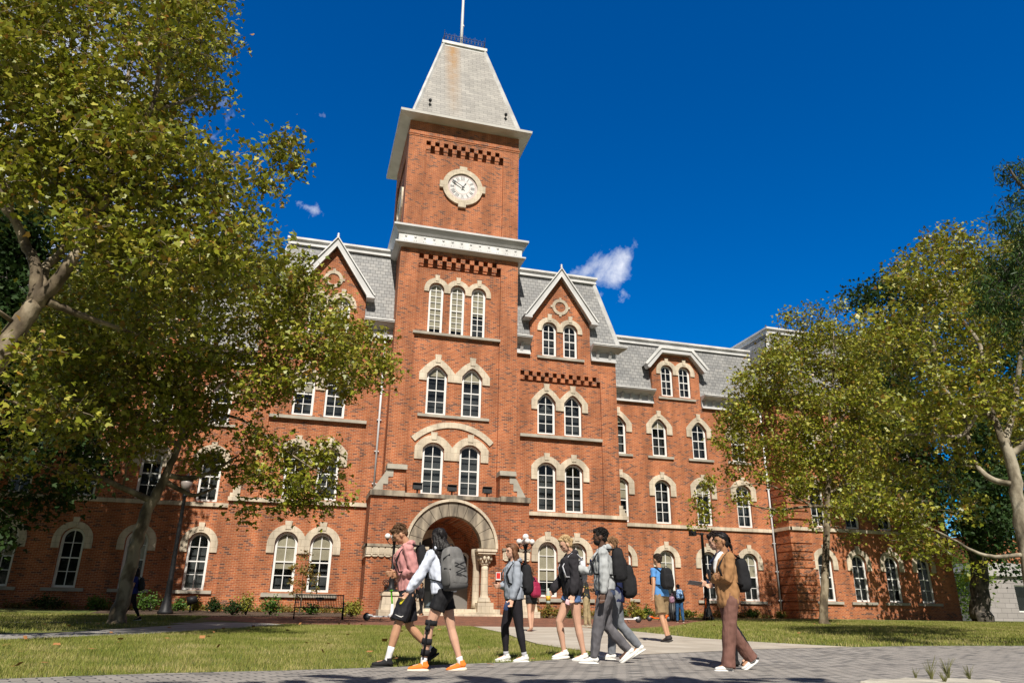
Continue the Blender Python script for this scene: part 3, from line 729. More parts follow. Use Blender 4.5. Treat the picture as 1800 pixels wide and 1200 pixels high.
    for (xa, xb, ta, tb_) in ((mx0, g0, tx0, g0), (g1_, mx1, g1_, tx1)): b.hexa([(xa, BY+.0, 17.802), (xb, BY+.0, 17.802), (xb, 52, 17.802), (xa, 52, 17.802)], [(ta, BY+1.1, 22.95), (tb_, BY+1.1, 22.95), (tb_, 51, 22.95), (ta, 51, 22.95)])
    yz = BY+1.1*(19.25-17.8)/5.15; b.hexa([(g0, yz, 19.25), (g1_, yz, 19.25), (g1_, 52, 19.25), (g0, 52, 19.25)], [(g0, BY+1.1, 22.95), (g1_, BY+1.1, 22.95), (g1_, 51, 22.95), (g0, 51, 22.95)])
    mr = part(b, 'mansard_roof', SLATE)
    b = MB(); q0, q1 = (tx0-.12, tx1) if left else (tx0, tx1+.12)
    b.box(q0, q1, BY+.93, 51.1, 22.952, 23.10); b.box(q0+.08 if left else q0, q1 if left else q1-.08, BY+1.03, 51, 23.102, 23.30); b.box(q0-.08 if left else q0, q1 if left else q1+.08, BY+.85, 51.2, 23.302, 23.44)
    part(b, 'roof_edge', TRIM, mr)
    b = MB(); xe, xt = (mx0, tx0) if left else (mx1, tx1); b.tube([(xe, BY+.0, 17.86), (xt, BY+1.1, 22.95)], .15, 4, True, False); part(b, 'hip_trim', TRIM, mr)
bay(.21, -3.68, 4.15, True)
bay(15.33, 11.97, 19.26, False)
# ---------------------------------------------------------------- wings and pavilions
def wing(x0, x1, Y, cxs, dormers, cz0, cz1, roofz, name, cut=(), gsill=True, quoin=None, off=0, blinds=(0, 0, 0), half=0, ends=(0, 0)):
    g1 = [(c, .535, 1.78+off, 4.83+off, R_) for c in cxs]; g2 = [(c, .535, 6.66+off, 9.55+off, S_) for c in cxs]; g3 = [(c, .53, 11.30+off, 13.92+off, G_) for c in cxs]
    b = MB()
    dw = [(a+s*.72, .43, 15.78, 18.08, R_) for a in dormers for s in (-1, 1)]
    b.plate(rect(x0, x1, .5, cz0+.1), [opening(w) for w in g1+g2+g3], Y, .35)
    for a in dormers: b.plate([(a-1.93, cz0+.1), (a+1.93, cz0+.1), (a+1.93, 17.9), (a+1.2, 19.1), (a-1.2, 19.1), (a-1.93, 17.9)], [opening(w) for w in dw if abs(w[0]-a) < 1], Y, .35)
    b.box(x0, x0+.3, Y+.35, Y+9, .5, cz0); b.box(x1-.3, x1, Y+.35, Y+9, .5, cz0)
    for a in dormers: b.box(a-1.93, a-1.8, Y+.35, Y+2, cz0+.1, 17.9); b.box(a+1.8, a+1.93, Y+.35, Y+2, cz0+.1, 17.9)
    part(b, name+'_wall', BRICK)
    c = MB(); c.box(x0+.4, x1-.4, Y+.6, Y+8, .7, cz0-.1)
    for a in dormers: c.box(a-1.7, a+1.7, Y+.6, Y+2, cz0, 18.6)
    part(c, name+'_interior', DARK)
    for i, w in enumerate(g1):
        window(w, Y, .5 if blinds[0] and i % 2 else 0, 4); hood([w[0]], .535, w[3], R_, 1.0, w[3]+.40, w[2]+2.02, w[3]+.62, Y, .17); sill(w[0]-1.03, w[0]+1.03, w[2]-.04, Y, .17)
    for i, w in enumerate(g2):
        window(w, Y, (0, .3, .12, .45)[(i+int(abs(x0))) % 4], 4); hood([w[0]], .535, w[3], S_, 1.02, w[3]+.42, w[2]+1.83, w[3]+.60, Y, .17)
    for i, w in enumerate(g3):
        window(w, Y, (.25, 0, .5, .15)[(i+int(abs(x0))) % 4], 4); hood([w[0]], .53, w[3], G_, 1.02, w[3]+.45, w[2]+1.55, w[3]+.65, Y, .17); sill(w[0]-1.0, w[0]+1.0, w[2]-.04, Y, .16)
    b = MB(); b.box(x0-.05*ends[0], x1+.05*ends[1], Y-.12, Y+.1, 6.35+off, 6.58+off)
    if ends[0]: b.box(x0-.12, x0+.1, Y-.12, Y+9, 6.352+off, 6.578+off)
    part(b, 'belt_course', STONE)
    xs = [x0]
    for a in sorted(dormers): xs += [a-1.96, a+1.96]
    xs += [x1]
    for i in range(0, len(xs), 2): cornice(xs[i], xs[i+1], Y, cz0, cz1, .6, ends=(ends[0] if i == 0 else 0, ends[1] if i == len(xs)-2 else 0))
    mx0, mx1 = x0-(.3 if ends[0] else 0), x1+(.3 if ends[1] else 0)
    t0, t1 = x0+(.6 if ends[0] else 0), x1-(.6 if ends[1] else 0)
    b = MB(); ed = [mx0]
    for a in sorted(dormers): ed += [a-1.92, a+1.92]
    ed += [mx1]; tp_ = [t0]+ed[1:-1]+[t1]
    for i in range(0, len(ed), 2): b.hexa([(ed[i], Y+.1, cz1+.002), (ed[i+1], Y+.1, cz1+.002), (ed[i+1], Y+9, cz1+.002), (ed[i], Y+9, cz1+.002)], [(tp_[i], Y+.75, roofz-.5), (tp_[i+1], Y+.75, roofz-.5), (tp_[i+1], Y+8, roofz-.5), (tp_[i], Y+8, roofz-.5)])
    zc = 18.75; yz = Y+.1+.65*(zc-cz1)/(roofz-.5-cz1)
    for a in dormers: b.hexa([(a-1.92, yz, zc), (a+1.92, yz, zc), (a+1.92, Y+9, zc), (a-1.92, Y+9, zc)], [(a-1.92, Y+.75, roofz-.5), (a+1.92, Y+.75, roofz-.5), (a+1.92, Y+8, roofz-.5), (a-1.92, Y+8, roofz-.5)])
    mr = part(b, 'mansard_roof', SLATE)
    b = MB(); b.box(t0-.1*ends[0], t1+.1*ends[1], Y+.62, Y+8.2, roofz-.498, roofz-.36); b.box(t0, t1, Y+.72, Y+8.1, roofz-.358, roofz-.15); b.box(t0-.16*ends[0], t1+.16*ends[1], Y+.55, Y+8.3, roofz-.148, roofz); part(b, 'roof_edge', TRIM, mr)
    if ends[0] or ends[1]:
        b = MB()
        if ends[0]: b.tube([(mx0, Y+.1, cz1+.05), (t0, Y+.75, roofz-.5)], .13, 4, True, False)
        if ends[1]: b.tube([(mx1, Y+.1, cz1+.05), (t1, Y+.75, roofz-.5)], .13, 4, True, False)
        part(b, 'hip_trim', TRIM, mr)
    for a in dormers:
        d4 = [w for w in dw if abs(w[0]-a) < 1]
        for w in d4: window(w, Y, 0, 4)
        hood([w[0] for w in d4], .43, 18.08, R_, .85, 18.48, 17.42, 18.66, Y, .14); sill(a-1.5, a+1.5, 15.66, Y, .15)
        b = MB(); o = [(a-2.35, 17.72), (a-2.2, 17.72), (a-1.15, 18.98), (a+1.15, 18.98), (a+2.2, 17.72), (a+2.35, 17.72), (a+2.45, 17.95), (a+1.32, 19.30), (a-1.32, 19.30), (a-2.45, 17.95)]
        b.plate(o, [], Y-.42, .55); gt = part(b, 'dormer_trim', TRIM_G)
        o = [(a-2.45, 17.92), (a-1.22, 19.28), (a+1.22, 19.28), (a+2.45, 17.92), (a+2.62, 17.98), (a+1.35, 19.44), (a-1.35, 19.44), (a-2.62, 17.98)]
        b = MB(); b.plate(o, [], Y-.5, .14); part(b, 'dormer_edge', TRIM, gt)
        b = MB(); P = [(a-2.5, 17.96), (a-1.3, 19.38), (a+1.3, 19.38), (a+2.5, 17.96)]
        for (p, q) in zip(P, P[1:]): b.add([(p[0], Y-.35, p[1]), (q[0], Y-.35, q[1]), (q[0], Y+2.2, q[1]), (p[0], Y+2.2, p[1])], [(0, 1, 2, 3)])
        part(b, 'dormer_roof', SLATE)
    if quoin:
        b = MB(); qx0, qx1, s = quoin; z = .7
        while z < cz0-.4:
            if not (6.1 < z < 6.7): b.box(qx0-(.09 if s < 0 else -.01), qx1+(.09 if s > 0 else -.01), Y-.09, Y+1.6, z, z+.46)
            z += .54
        part(b, 'brick_quoins', BRICK)
wing(19.26, 32.36, 46.2, [20.62, 23.78, 26.95, 30.13], [25.38], 15.05, 15.98, 20.35, 'wing', blinds=(1, 0, 0))
wing(-16.85, -3.68, 46.2, [-5.6, -8.85, -12.08, -15.32], [-10.46], 15.05, 15.98, 20.35, 'wing', blinds=(1, 0, 0))
wing(32.36, 45.7, 44.4, [34.85, 37.60, 40.35, 43.1], [], 15.25, 16.2, 21.75, 'pavilion', quoin=(32.36, 34.0, -1), off=.05, ends=(1, 1))
wing(-30.0, -16.85, 44.4, [-19.2, -22.0, -24.8, -27.6], [], 15.25, 16.2, 21.75, 'pavilion', quoin=(-18.4, -16.85, 1), off=.0, ends=(1, 1))
# soldier course at the foot of the walls
# downspouts
SPOUT = mat('white_downspout', (.72, .73, .74), .4)
def spout(x, y, z0, z1):
    b = MB(); b.tube([(x, y, z0), (x, y, z1)], .065, 8)
    z = z0+.6
    while z < z1: b.box(x-.13, x+.13, y-.02, y+.08, z, z+.05); z += 1.9
    part(b, 'downspout', SPOUT)
spout(3.72, BY-.1, 7.1, 16.9); spout(32.16, 46.08, 1.2, 15.2); spout(-16.6, 46.08, 1.2, 15.2)
# ================================================================ SKY AND SUN
SUN_EL, SUN_AZ = math.radians(49), math.radians(190)
W = bpy.data.worlds.new('World'); SC.world = W; W.use_nodes = True; nt = W.node_tree
bg = nt.nodes['Background']; sky = nt.nodes.new('ShaderNodeTexSky'); sky.sky_type = 'NISHITA'; sky.sun_disc = False
sky.sun_elevation = SUN_EL; sky.sun_rotation = SUN_AZ; sky.air_density = 1.0; sky.dust_density = .2; sky.ozone_density = 3.0
class WW: node_tree = nt
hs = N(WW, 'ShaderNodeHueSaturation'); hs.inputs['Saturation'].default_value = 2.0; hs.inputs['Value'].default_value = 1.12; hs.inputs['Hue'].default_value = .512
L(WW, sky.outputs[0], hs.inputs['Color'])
tcw = N(WW, 'ShaderNodeTexCoord'); dirv = tcw.outputs['Generated']
nzw = N(WW, 'ShaderNodeTexNoise'); nzw.inputs['Scale'].default_value = 24; nzw.inputs['Detail'].default_value = 9; nzw.inputs['Roughness'].default_value = .62; nzw.inputs['Distortion'].default_value = .4
L(WW, dirv, nzw.inputs['Vector'])
CLOUDS = [(1080, 472, .028, .92), (1094, 514, .016, .78), (1050, 486, .028, .88), (1022, 484, .022, .78), (528, 352, .016, .8), (563, 205, .009, .35), (490, 195, .018, .25), (470, 120, .012, .2),
          (95, 170, .13, 1.1), (60, 330, .08, 1.1), (250, 420, .11, 1.0), (190, 20, .05, .9), (390, 440, .06, .8), (-250, 250, .25, 1.1), (2300, 700, .2, 1)]
dz1 = N(WW, 'ShaderNodeTexNoise'); dz1.inputs['Scale'].default_value = 15; dz1.inputs['Detail'].default_value = 7; dz1.inputs['Roughness'].default_value = .6; L(WW, dirv, dz1.inputs['Vector'])
dz2 = N(WW, 'ShaderNodeVectorMath', operation='MULTIPLY_ADD'); L(WW, dz1.outputs['Color'], dz2.inputs[0]); dz2.inputs[1].default_value = (.11, .11, .06); 
dz3 = N(WW, 'ShaderNodeVectorMath', operation='ADD'); L(WW, dirv, dz3.inputs[0]); dz3.inputs[1].default_value = (-.055, -.055, -.03); L(WW, dz3.outputs[0], dz2.inputs[2]); wdir = dz2.outputs[0]
acc = None
for px, py, r_, s_ in CLOUDS:
    d = (at(px, py, 10)-Vector((0, 0, CAM_H))).normalized()
    vd = N(WW, 'ShaderNodeVectorMath', operation='DISTANCE'); L(WW, wdir, vd.inputs[0]); vd.inputs[1].default_value = d
    mr = N(WW, 'ShaderNodeMapRange'); mr.inputs[1].default_value = 0; mr.inputs[2].default_value = r_*1.7; mr.inputs[3].default_value = .58*s_+.0; mr.inputs[4].default_value = 0; L(WW, vd.outputs['Value'], mr.inputs[0])
    if acc is None: acc = mr.outputs[0]
    else:
        mx_ = N(WW, 'ShaderNodeMath', operation='MAXIMUM'); L(WW, acc, mx_.inputs[0]); L(WW, mr.outputs[0], mx_.inputs[1]); acc = mx_.outputs[0]
pr = N(WW, 'ShaderNodeMath', operation='ADD'); L(WW, acc, pr.inputs[0]); L(WW, nzw.outputs['Fac'], pr.inputs[1])
gate = N(WW, 'ShaderNodeMath', operation='MULTIPLY'); cl = N(WW, 'ShaderNodeMapRange'); cl.inputs[1].default_value = .72; cl.inputs[2].default_value = 1.25; L(WW, pr.outputs[0], cl.inputs[0])
g2 = N(WW, 'ShaderNodeMapRange'); g2.inputs[1].default_value = 0; g2.inputs[2].default_value = .12; L(WW, acc, g2.inputs[0]); L(WW, cl.outputs[0], gate.inputs[0]); L(WW, g2.outputs[0], gate.inputs[1])
mxw = N(WW, 'ShaderNodeMix'); mxw.data_type = 'RGBA'; L(WW, gate.outputs[0], mxw.inputs[0])
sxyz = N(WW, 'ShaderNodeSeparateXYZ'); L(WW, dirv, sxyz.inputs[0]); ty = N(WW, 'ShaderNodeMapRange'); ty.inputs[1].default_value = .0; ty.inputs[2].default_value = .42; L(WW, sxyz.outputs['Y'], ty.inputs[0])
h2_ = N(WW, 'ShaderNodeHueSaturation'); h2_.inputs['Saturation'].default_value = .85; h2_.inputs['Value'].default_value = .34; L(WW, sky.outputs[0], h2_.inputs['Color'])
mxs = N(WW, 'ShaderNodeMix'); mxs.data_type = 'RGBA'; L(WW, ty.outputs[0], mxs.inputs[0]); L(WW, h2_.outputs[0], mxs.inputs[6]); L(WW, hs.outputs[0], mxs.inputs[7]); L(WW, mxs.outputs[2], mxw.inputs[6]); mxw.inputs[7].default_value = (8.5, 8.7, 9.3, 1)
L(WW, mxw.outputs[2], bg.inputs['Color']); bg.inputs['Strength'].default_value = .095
sun = bpy.data.lights.new('sun', 'SUN'); sun.energy = 5.0; sun.angle = math.radians(.5); sun.color = (1, .94, .84)
so = bpy.data.objects.new('sun', sun); COL.objects.link(so)
sd = Vector((math.sin(SUN_AZ)*math.cos(SUN_EL), math.cos(SUN_AZ)*math.cos(SUN_EL), math.sin(SUN_EL)))
so.rotation_euler = (-sd).to_track_quat('-Z', 'Y').to_euler(); so.location = (0, -5, 60)
SC.view_settings.view_transform = 'Standard'; SC.view_settings.look = 'None'; SC.view_settings.gamma = 1; SC.view_settings.exposure = .36
SC.cycles.use_denoising = True; SC.cycles.max_bounces = 5; SC.cycles.transparent_max_bounces = 12; SC.cycles.diffuse_bounces = 3; SC.cycles.glossy_bounces = 2
SC.render.film_transparent = False
# ================================================================ GROUND
def drape(name, poly, dz, m_, kind='structure', thick=0):
    bm = bmesh.new()
    tris = tessellate_polygon([[Vector((p[0], p[1], 0)) for p in poly]])
    vs = [bm.verts.new((p[0], p[1], 0)) for p in poly]
    for t in tris:
        try: bm.faces.new([vs[i] for i in t])
        except Exception: pass
    for y in PY[1:-1]:
        bmesh.ops.bisect_plane(bm, geom=bm.verts[:]+bm.edges[:]+bm.faces[:], plane_co=(0, y, 0), plane_no=(0, 1, 0))
    for v in bm.verts: v.co.z = gz(v.co.y)+dz
    bmesh.ops.recalc_face_normals(bm, faces=bm.faces)
    for f in bm.faces:
        if f.normal.z < 0: f.normal_flip()
    me = bpy.data.meshes.new(name); bm.to_mesh(me); bm.free(); me.materials.append(m_)
    o = bpy.data.objects.new(name, me); COL.objects.link(o); tag(o, kind=kind); return o
LAWN = noisy('lawn_soil', (.055, .085, .012), (.16, .15, .045), 1.1, .95, .6, 40, detail=10, c3=(.10, .12, .022), lo=.3, hi=.7)
drape('ground', [(-400, -200), (600, -200), (600, 900), (-400, 900)], 0, LAWN)
PAVER = brick_mat('grey_pavers', (.34, .31, .28), (.25, .23, .21), (.06, .06, .062), .235, .118, .011, dark=(.16, .15, .14), var=.13, dens=1.08, flat=math.radians(-21), bump=.6)
PLAZA = brick_mat('plaza_brick', (.26, .105, .06), (.20, .08, .05), (.13, .075, .05), .2, .1, .006, dark=(.10, .05, .035), var=.2, dens=.85, flat=math.radians(0.01), bump=.4)
CONC = noisy('path_concrete', (.36, .31, .25), (.47, .42, .35), 1.4, .9, .25, 60, detail=9)
CONC_G = noisy('grey_path_concrete', (.24, .225, .20), (.34, .32, .29), 1.4, .9, .25, 60)
MULCH = noisy('bark_mulch', (.035, .022, .014), (.13, .085, .055), 14, .95, 1, 30, dist=.05)
drape('street', [(-30, -10), (60, -10), (60, 15.2), (22, 14.7), (16.41, 14.38), (13.5, 14.3), (11.32, 13.85), (8.51, 13.12), (5.83, 12.0), (4.42, 11.33), (3.13, 10.62), (2.34, 10.38), (.97, 9.85), (-.03, 9.48), (-1.2, 9.22), (-1.95, 8.93), (-2.62, 8.63), (-9, 6.4), (-30, -1)], .008, PAVER)
drape('concrete_path', [(4.5, 11.37), (5.83, 12.005), (8.51, 13.125), (11.32, 13.855), (11.18, 13.95), (10.13, 15.3), (9.38, 17.05), (9.55, 19), (9.65, 21.23), (9.3, 22.6), (9.05, 24.2), (5.55, 24.2), (5.45, 22.6), (5.2, 19), (4.85, 16.9), (4.62, 14.5), (4.75, 13.3), (4.95, 12.6)], .012, CONC)
drape('brick_plaza', [(-3.2, 30.2), (-1.0, 26.0), (.7, 24.3), (3.2, 24.2), (5.55, 24.15), (9.05, 24.15), (11.4, 24.2), (13.4, 26.0), (15.5, 29.2), (18.5, 33.6), (21.5, 37.2), (20.5, 38.4), (14.0, 38.4), (12.9, 41.2), (3.3, 41.2), (2.6, 36.6), (-3.2, 34.2)], .004, PLAZA)
drape('side_path', [(-12, 12.2), (-12, 14.0), (-4.75, 15.4), (-2.9, 17.6), (-1.3, 21.5), (-.2, 24.6), (-.9, 26.0), (-2.6, 26.4), (-3.2, 22.7), (-4.6, 17.9), (-5.6, 17.0), (-12, 16.0)], .0045, CONC_G)
drape('thin_path', [(-30, 23.6), (-30, 24.6), (-2.9, 25.4), (-2.9, 24.5)], .005, CONC_G)
drape('mulch_bed', [(-8.5, 36.6), (-3.2, 34.3), (2.6, 36.7), (3.35, 41.4), (3.35, 43.15), (-4.1, 43.15), (-4.1, 46.1), (-16, 46.1), (-16, 43.5), (-9, 42)], .009, MULCH)
drape('mulch_strip', [(12.6, 39.4), (21, 39.4), (21.5, 42.6), (19.8, 46.1), (19.7, 43.15), (12.6, 43.15)], .009, MULCH)
rngc = np.random.default_rng(8); pts_ = []
for x0_, x1_, y0_, y1_, n_ in ((-15, -4.5, 44.6, 45.8, 60), (-4, 3.1, 41.6, 42.9, 46), (12.8, 19.2, 41.6, 42.9, 44), (19.8, 32, 45.2, 45.9, 50)):
    for _ in range(n_): pts_.append((rngc.uniform(x0_, x1_), rngc.uniform(y0_, y1_), .7, rngc.uniform(.12, .34), rngc.uniform(.1, .42)))
COVER = pts_
# grass blades near the camera: one uncountable mass
GRASS = mat('grass_blades', (.09, .12, .02), .7); gb = GRASS.node_tree.nodes['Principled BSDF']
gg = N(GRASS, 'ShaderNodeNewGeometry'); rp = N(GRASS, 'ShaderNodeValToRGB'); e = rp.color_ramp.elements
e[0].color = (.10, .14, .016, 1); e[1].color = (.42, .35, .16, 1); e[1].position = 1; x = e.new(.55); x.color = (.19, .205, .035, 1); x = e.new(.8); x.color = (.31, .275, .09, 1)
nzg = N(GRASS, 'ShaderNodeTexNoise'); nzg.inputs['Scale'].default_value = 1.0; nzg.inputs['Detail'].default_value = 5; L(GRASS, gg.outputs['Position'], nzg.inputs['Vector'])
mg = N(GRASS, 'ShaderNodeMath', operation='MULTIPLY_ADD'); L(GRASS, nzg.outputs['Fac'], mg.inputs[0]); mg.inputs[1].default_value = 1.5; mg.inputs[2].default_value = -.44
mg2 = N(GRASS, 'ShaderNodeMath', operation='MULTIPLY_ADD'); L(GRASS, gg.outputs['Random Per Island'], mg2.inputs[0]); mg2.inputs[1].default_value = .55; L(GRASS, mg.outputs[0], mg2.inputs[2])
L(GRASS, mg2.outputs[0], rp.inputs[0]); L(GRASS, rp.outputs[0], gb.inputs['Base Color']); gb.inputs['Specular IOR Level'].default_value = .25
rng = np.random.default_rng(5)
def inside(poly, X, Y):
    r = np.zeros(len(X), bool); n = len(poly)
    for i in range(n):
        x1_, y1_ = poly[i]; x2_, y2_ = poly[(i+1) % n]
        c_ = ((y1_ > Y) != (y2_ > Y)); xi = (x2_-x1_)*(Y-y1_)/((y2_-y1_) if y2_ != y1_ else 1e-9)+x1_
        r ^= c_ & (X < xi)
    return r
def blades(name, poly, n, h, w, label=None, sparse=None):
    xs = [p[0] for p in poly]; ys = [p[1] for p in poly]
    X = rng.uniform(min(xs), max(xs), n*3); Y = rng.uniform(min(ys), max(ys), n*3); k = inside(poly, X, Y)
    X, Y = X[k][:n], Y[k][:n]; n = len(X)
    Z = np.interp(Y, PY, PZ); hh = h*rng.uniform(.45, 1.25, n); a = rng.uniform(0, 2*np.pi, n); ln = rng.uniform(.1, .8, n)*hh; d = rng.uniform(0, 2*np.pi, n); ww = w*rng.uniform(.6, 1.3, n)
    v = np.zeros((n, 3, 3)); v[:, 0] = np.stack([X-ww*np.cos(a), Y-ww*np.sin(a), Z-.005], 1); v[:, 1] = np.stack([X+ww*np.cos(a), Y+ww*np.sin(a), Z-.005], 1)
    v[:, 2] = np.stack([X+ln*np.cos(d), Y+ln*np.sin(d), Z+hh], 1)
    me = bpy.data.meshes.new(name); me.vertices.add(n*3); me.vertices.foreach_set('co', v.ravel()); me.loops.add(n*3); me.loops.foreach_set('vertex_index', np.arange(n*3, dtype=np.int32))
    me.polygons.add(n); me.polygons.foreach_set('loop_start', np.arange(0, n*3, 3, dtype=np.int32)); me.update(); me.validate(); me.materials.append(GRASS)
    o = bpy.data.objects.new(name, me); COL.objects.link(o); tag(o, label, 'grass', kind='stuff'); return o
blades('lawn_grass', [(-7, 7.4), (-2.62, 8.7), (-1.95, 9.0), (-1.2, 9.29), (-.03, 9.55), (.97, 9.92), (2.34, 10.45), (3.13, 10.69), (4.4, 11.36), (4.9, 12.6), (4.6, 14.0), (4.5, 14.6), (4.78, 17), (5.1, 19), (5.35, 22.6), (5.4, 24.1), (.7, 24.2), (-.1, 24.4), (-1.2, 21.4), (-2.8, 17.5), (-4.7, 15.3), (-7, 14.9)], 190000, .052, .0042, 'sunlit lawn grass in front of the entrance between the paths')
blades('lawn_grass', [(11.3, 14.0), (13.5, 14.4), (16.41, 14.5), (24, 15.0), (36, 24), (46, 34), (48, 41), (30, 41), (21.7, 37), (18.6, 33.4), (13.5, 26), (11.4, 24), (9.75, 21.2), (9.55, 17.1), (10.25, 15.3)], 170000, .07, .0085, 'lawn grass under the right hand sycamores')
blades('lawn_grass', [(-13, 17.2), (-5.6, 17.1), (-3.3, 22.6), (-3.3, 34), (-9, 36), (-18, 36), (-18, 24)], 60000, .07, .009, 'shaded lawn grass round the leaning sycamore')
# fallen leaves
FALL = mat('fallen_leaf', (.34, .15, .05), .8)
b = MB(); rr = random.Random(3)
for i in range(130):
    if i < 70: x, y = rr.uniform(-6, 4.6), rr.uniform(9.2, 24)
    else: x, y = rr.uniform(9, 30), rr.uniform(14.5, 34)
    s = rr.uniform(.035, .075); z = gz(y)+rr.uniform(.045, .07); a = rr.uniform(0, 6.28); t = rr.uniform(-.03, .05)
    pts = [(x+s*(.6+.4*(j % 2))*math.cos(a+j*PI/4), y+s*(.6+.4*(j % 2))*math.sin(a+j*PI/4), z+(t if j in (1, 2, 3) else 0)) for j in range(8)]
    b.add(pts, [tuple(range(8))])
tag(b.build('fallen_leaves', FALL), 'brown fallen leaves scattered over the lawns', 'leaves', kind='stuff')
# ================================================================ TREES
def leaf_mat(name, cols, trans=.35, rough=.55, spec=.38):
    m_ = bpy.data.materials.new(name); m_.use_nodes = True; nt_ = m_.node_tree; nt_.nodes.clear()
    g = N(m_, 'ShaderNodeNewGeometry'); r = N(m_, 'ShaderNodeValToRGB'); e = r.color_ramp.elements; r.color_ramp.interpolation = 'LINEAR'
    e[0].color = (*cols[0], 1); e[1].color = (*cols[-1], 1)
    for i, c in enumerate(cols[1:-1]): x_ = e.new((i+1)/(len(cols)-1)); x_.color = (*c, 1)
    L(m_, g.outputs['Random Per Island'], r.inputs[0])
    p = N(m_, 'ShaderNodeBsdfPrincipled'); p.inputs['Roughness'].default_value = rough; p.inputs['Specular IOR Level'].default_value = spec
    t = N(m_, 'ShaderNodeBsdfTranslucent'); mx_ = N(m_, 'ShaderNodeMixShader'); mx_.inputs[0].default_value = trans
    hs_ = N(m_, 'ShaderNodeHueSaturation'); hs_.inputs['Hue'].default_value = .485; hs_.inputs['Value'].default_value = 1.2
    L(m_, r.outputs[0], p.inputs['Base Color']); L(m_, r.outputs[0], hs_.inputs['Color']); L(m_, hs_.outputs[0], t.inputs[0])
    o = N(m_, 'ShaderNodeOutputMaterial'); L(m_, p.outputs[0], mx_.inputs[1]); L(m_, t.outputs[0], mx_.inputs[2]); L(m_, mx_.outputs[0], o.inputs[0])
    return m_
SYC = leaf_mat('sycamore_leaf', [(.10, .125, .010), (.17, .195, .014), (.29, .295, .022), (.22, .245, .018), (.44, .40, .065), (.20, .225, .015), (.13, .165, .012), (.35, .19, .035)], .21, .42)
DKL = leaf_mat('dark_leaf', [(.014, .034, .009), (.022, .05, .012), (.035, .07, .016), (.028, .055, .016), (.045, .08, .02)], .22, .6, .15)
OAK = leaf_mat('oak_leaf', [(.018, .045, .010), (.035, .08, .015), (.055, .11, .022), (.03, .065, .014), (.08, .13, .025)], .25, .5, .2)
def bark(name, c1, c2, c3, sc=3.2):
    return noisy(name, c1, c3, sc, .85, .5, 14, c3=c2, lo=.4, hi=.62, stretch=(1, 1, .55), dist=.03)
BARK = bark('mottled_sycamore_bark', (.075, .054, .031), (.16, .122, .074), (.30, .245, .165))
BARK_W = bark('pale_sycamore_bark', (.11, .088, .056), (.235, .20, .14), (.37, .325, .24))
BARK_D = bark('dark_oak_bark', (.035, .03, .024), (.075, .062, .048), (.13, .11, .085), 5)
LEAF_T = {'maple': np.array([(0, 0), (.32, -.04), (.50, .34), (.24, 0.42), (.0, 1.0), (-.24, 0.42), (-.50, .34), (-.32, -.04)]),
          'long': np.array([(0, 0), (.10, .3), (.09, .7), (0, 1.15), (-.09, .7), (-.10, .3)]),
          'oval': np.array([(0, 0), (.28, .3), (.26, .65), (0, 1.0), (-.26, .65), (-.28, .3)])}
def leaf_mesh(name, P, size, m_, kind='maple', rng_=None, droop=.35, up=.55):
    n = len(P); T = LEAF_T[kind]; k = len(T)
    nrm = rng_.normal(size=(n, 3)); nrm[:, 2] = np.abs(nrm[:, 2])*1.0+up*.5; nrm[:, 1] -= .15; nrm /= np.linalg.norm(nrm, axis=1, keepdims=True)
    r = rng_.normal(size=(n, 3)); r[:, 2] -= droop; u = r-nrm*(r*nrm).sum(1, keepdims=True); u /= np.linalg.norm(u, axis=1, keepdims=True); w_ = np.cross(nrm, u)
    s = size*rng_.uniform(.6, 1.3, n)
    fold = rng_.uniform(-.3, .45, n)
    V = P[:, None, :]+(w_[:, None, :]*T[None, :, :1]+u[:, None, :]*T[None, :, 1:])*s[:, None, None]+nrm[:, None, :]*(np.abs(T[None, :, :1])*fold[:, None, None]-.12*T[None, :, 1:]**2)*s[:, None, None]
    me = bpy.data.meshes.new(name); me.vertices.add(n*k); me.vertices.foreach_set('co', V.ravel()); me.loops.add(n*k); me.loops.foreach_set('vertex_index', np.arange(n*k, dtype=np.int32))
    me.polygons.add(n); me.polygons.foreach_set('loop_start', np.arange(0, n*k, k, dtype=np.int32)); me.update(); me.materials.append(m_)
    return me
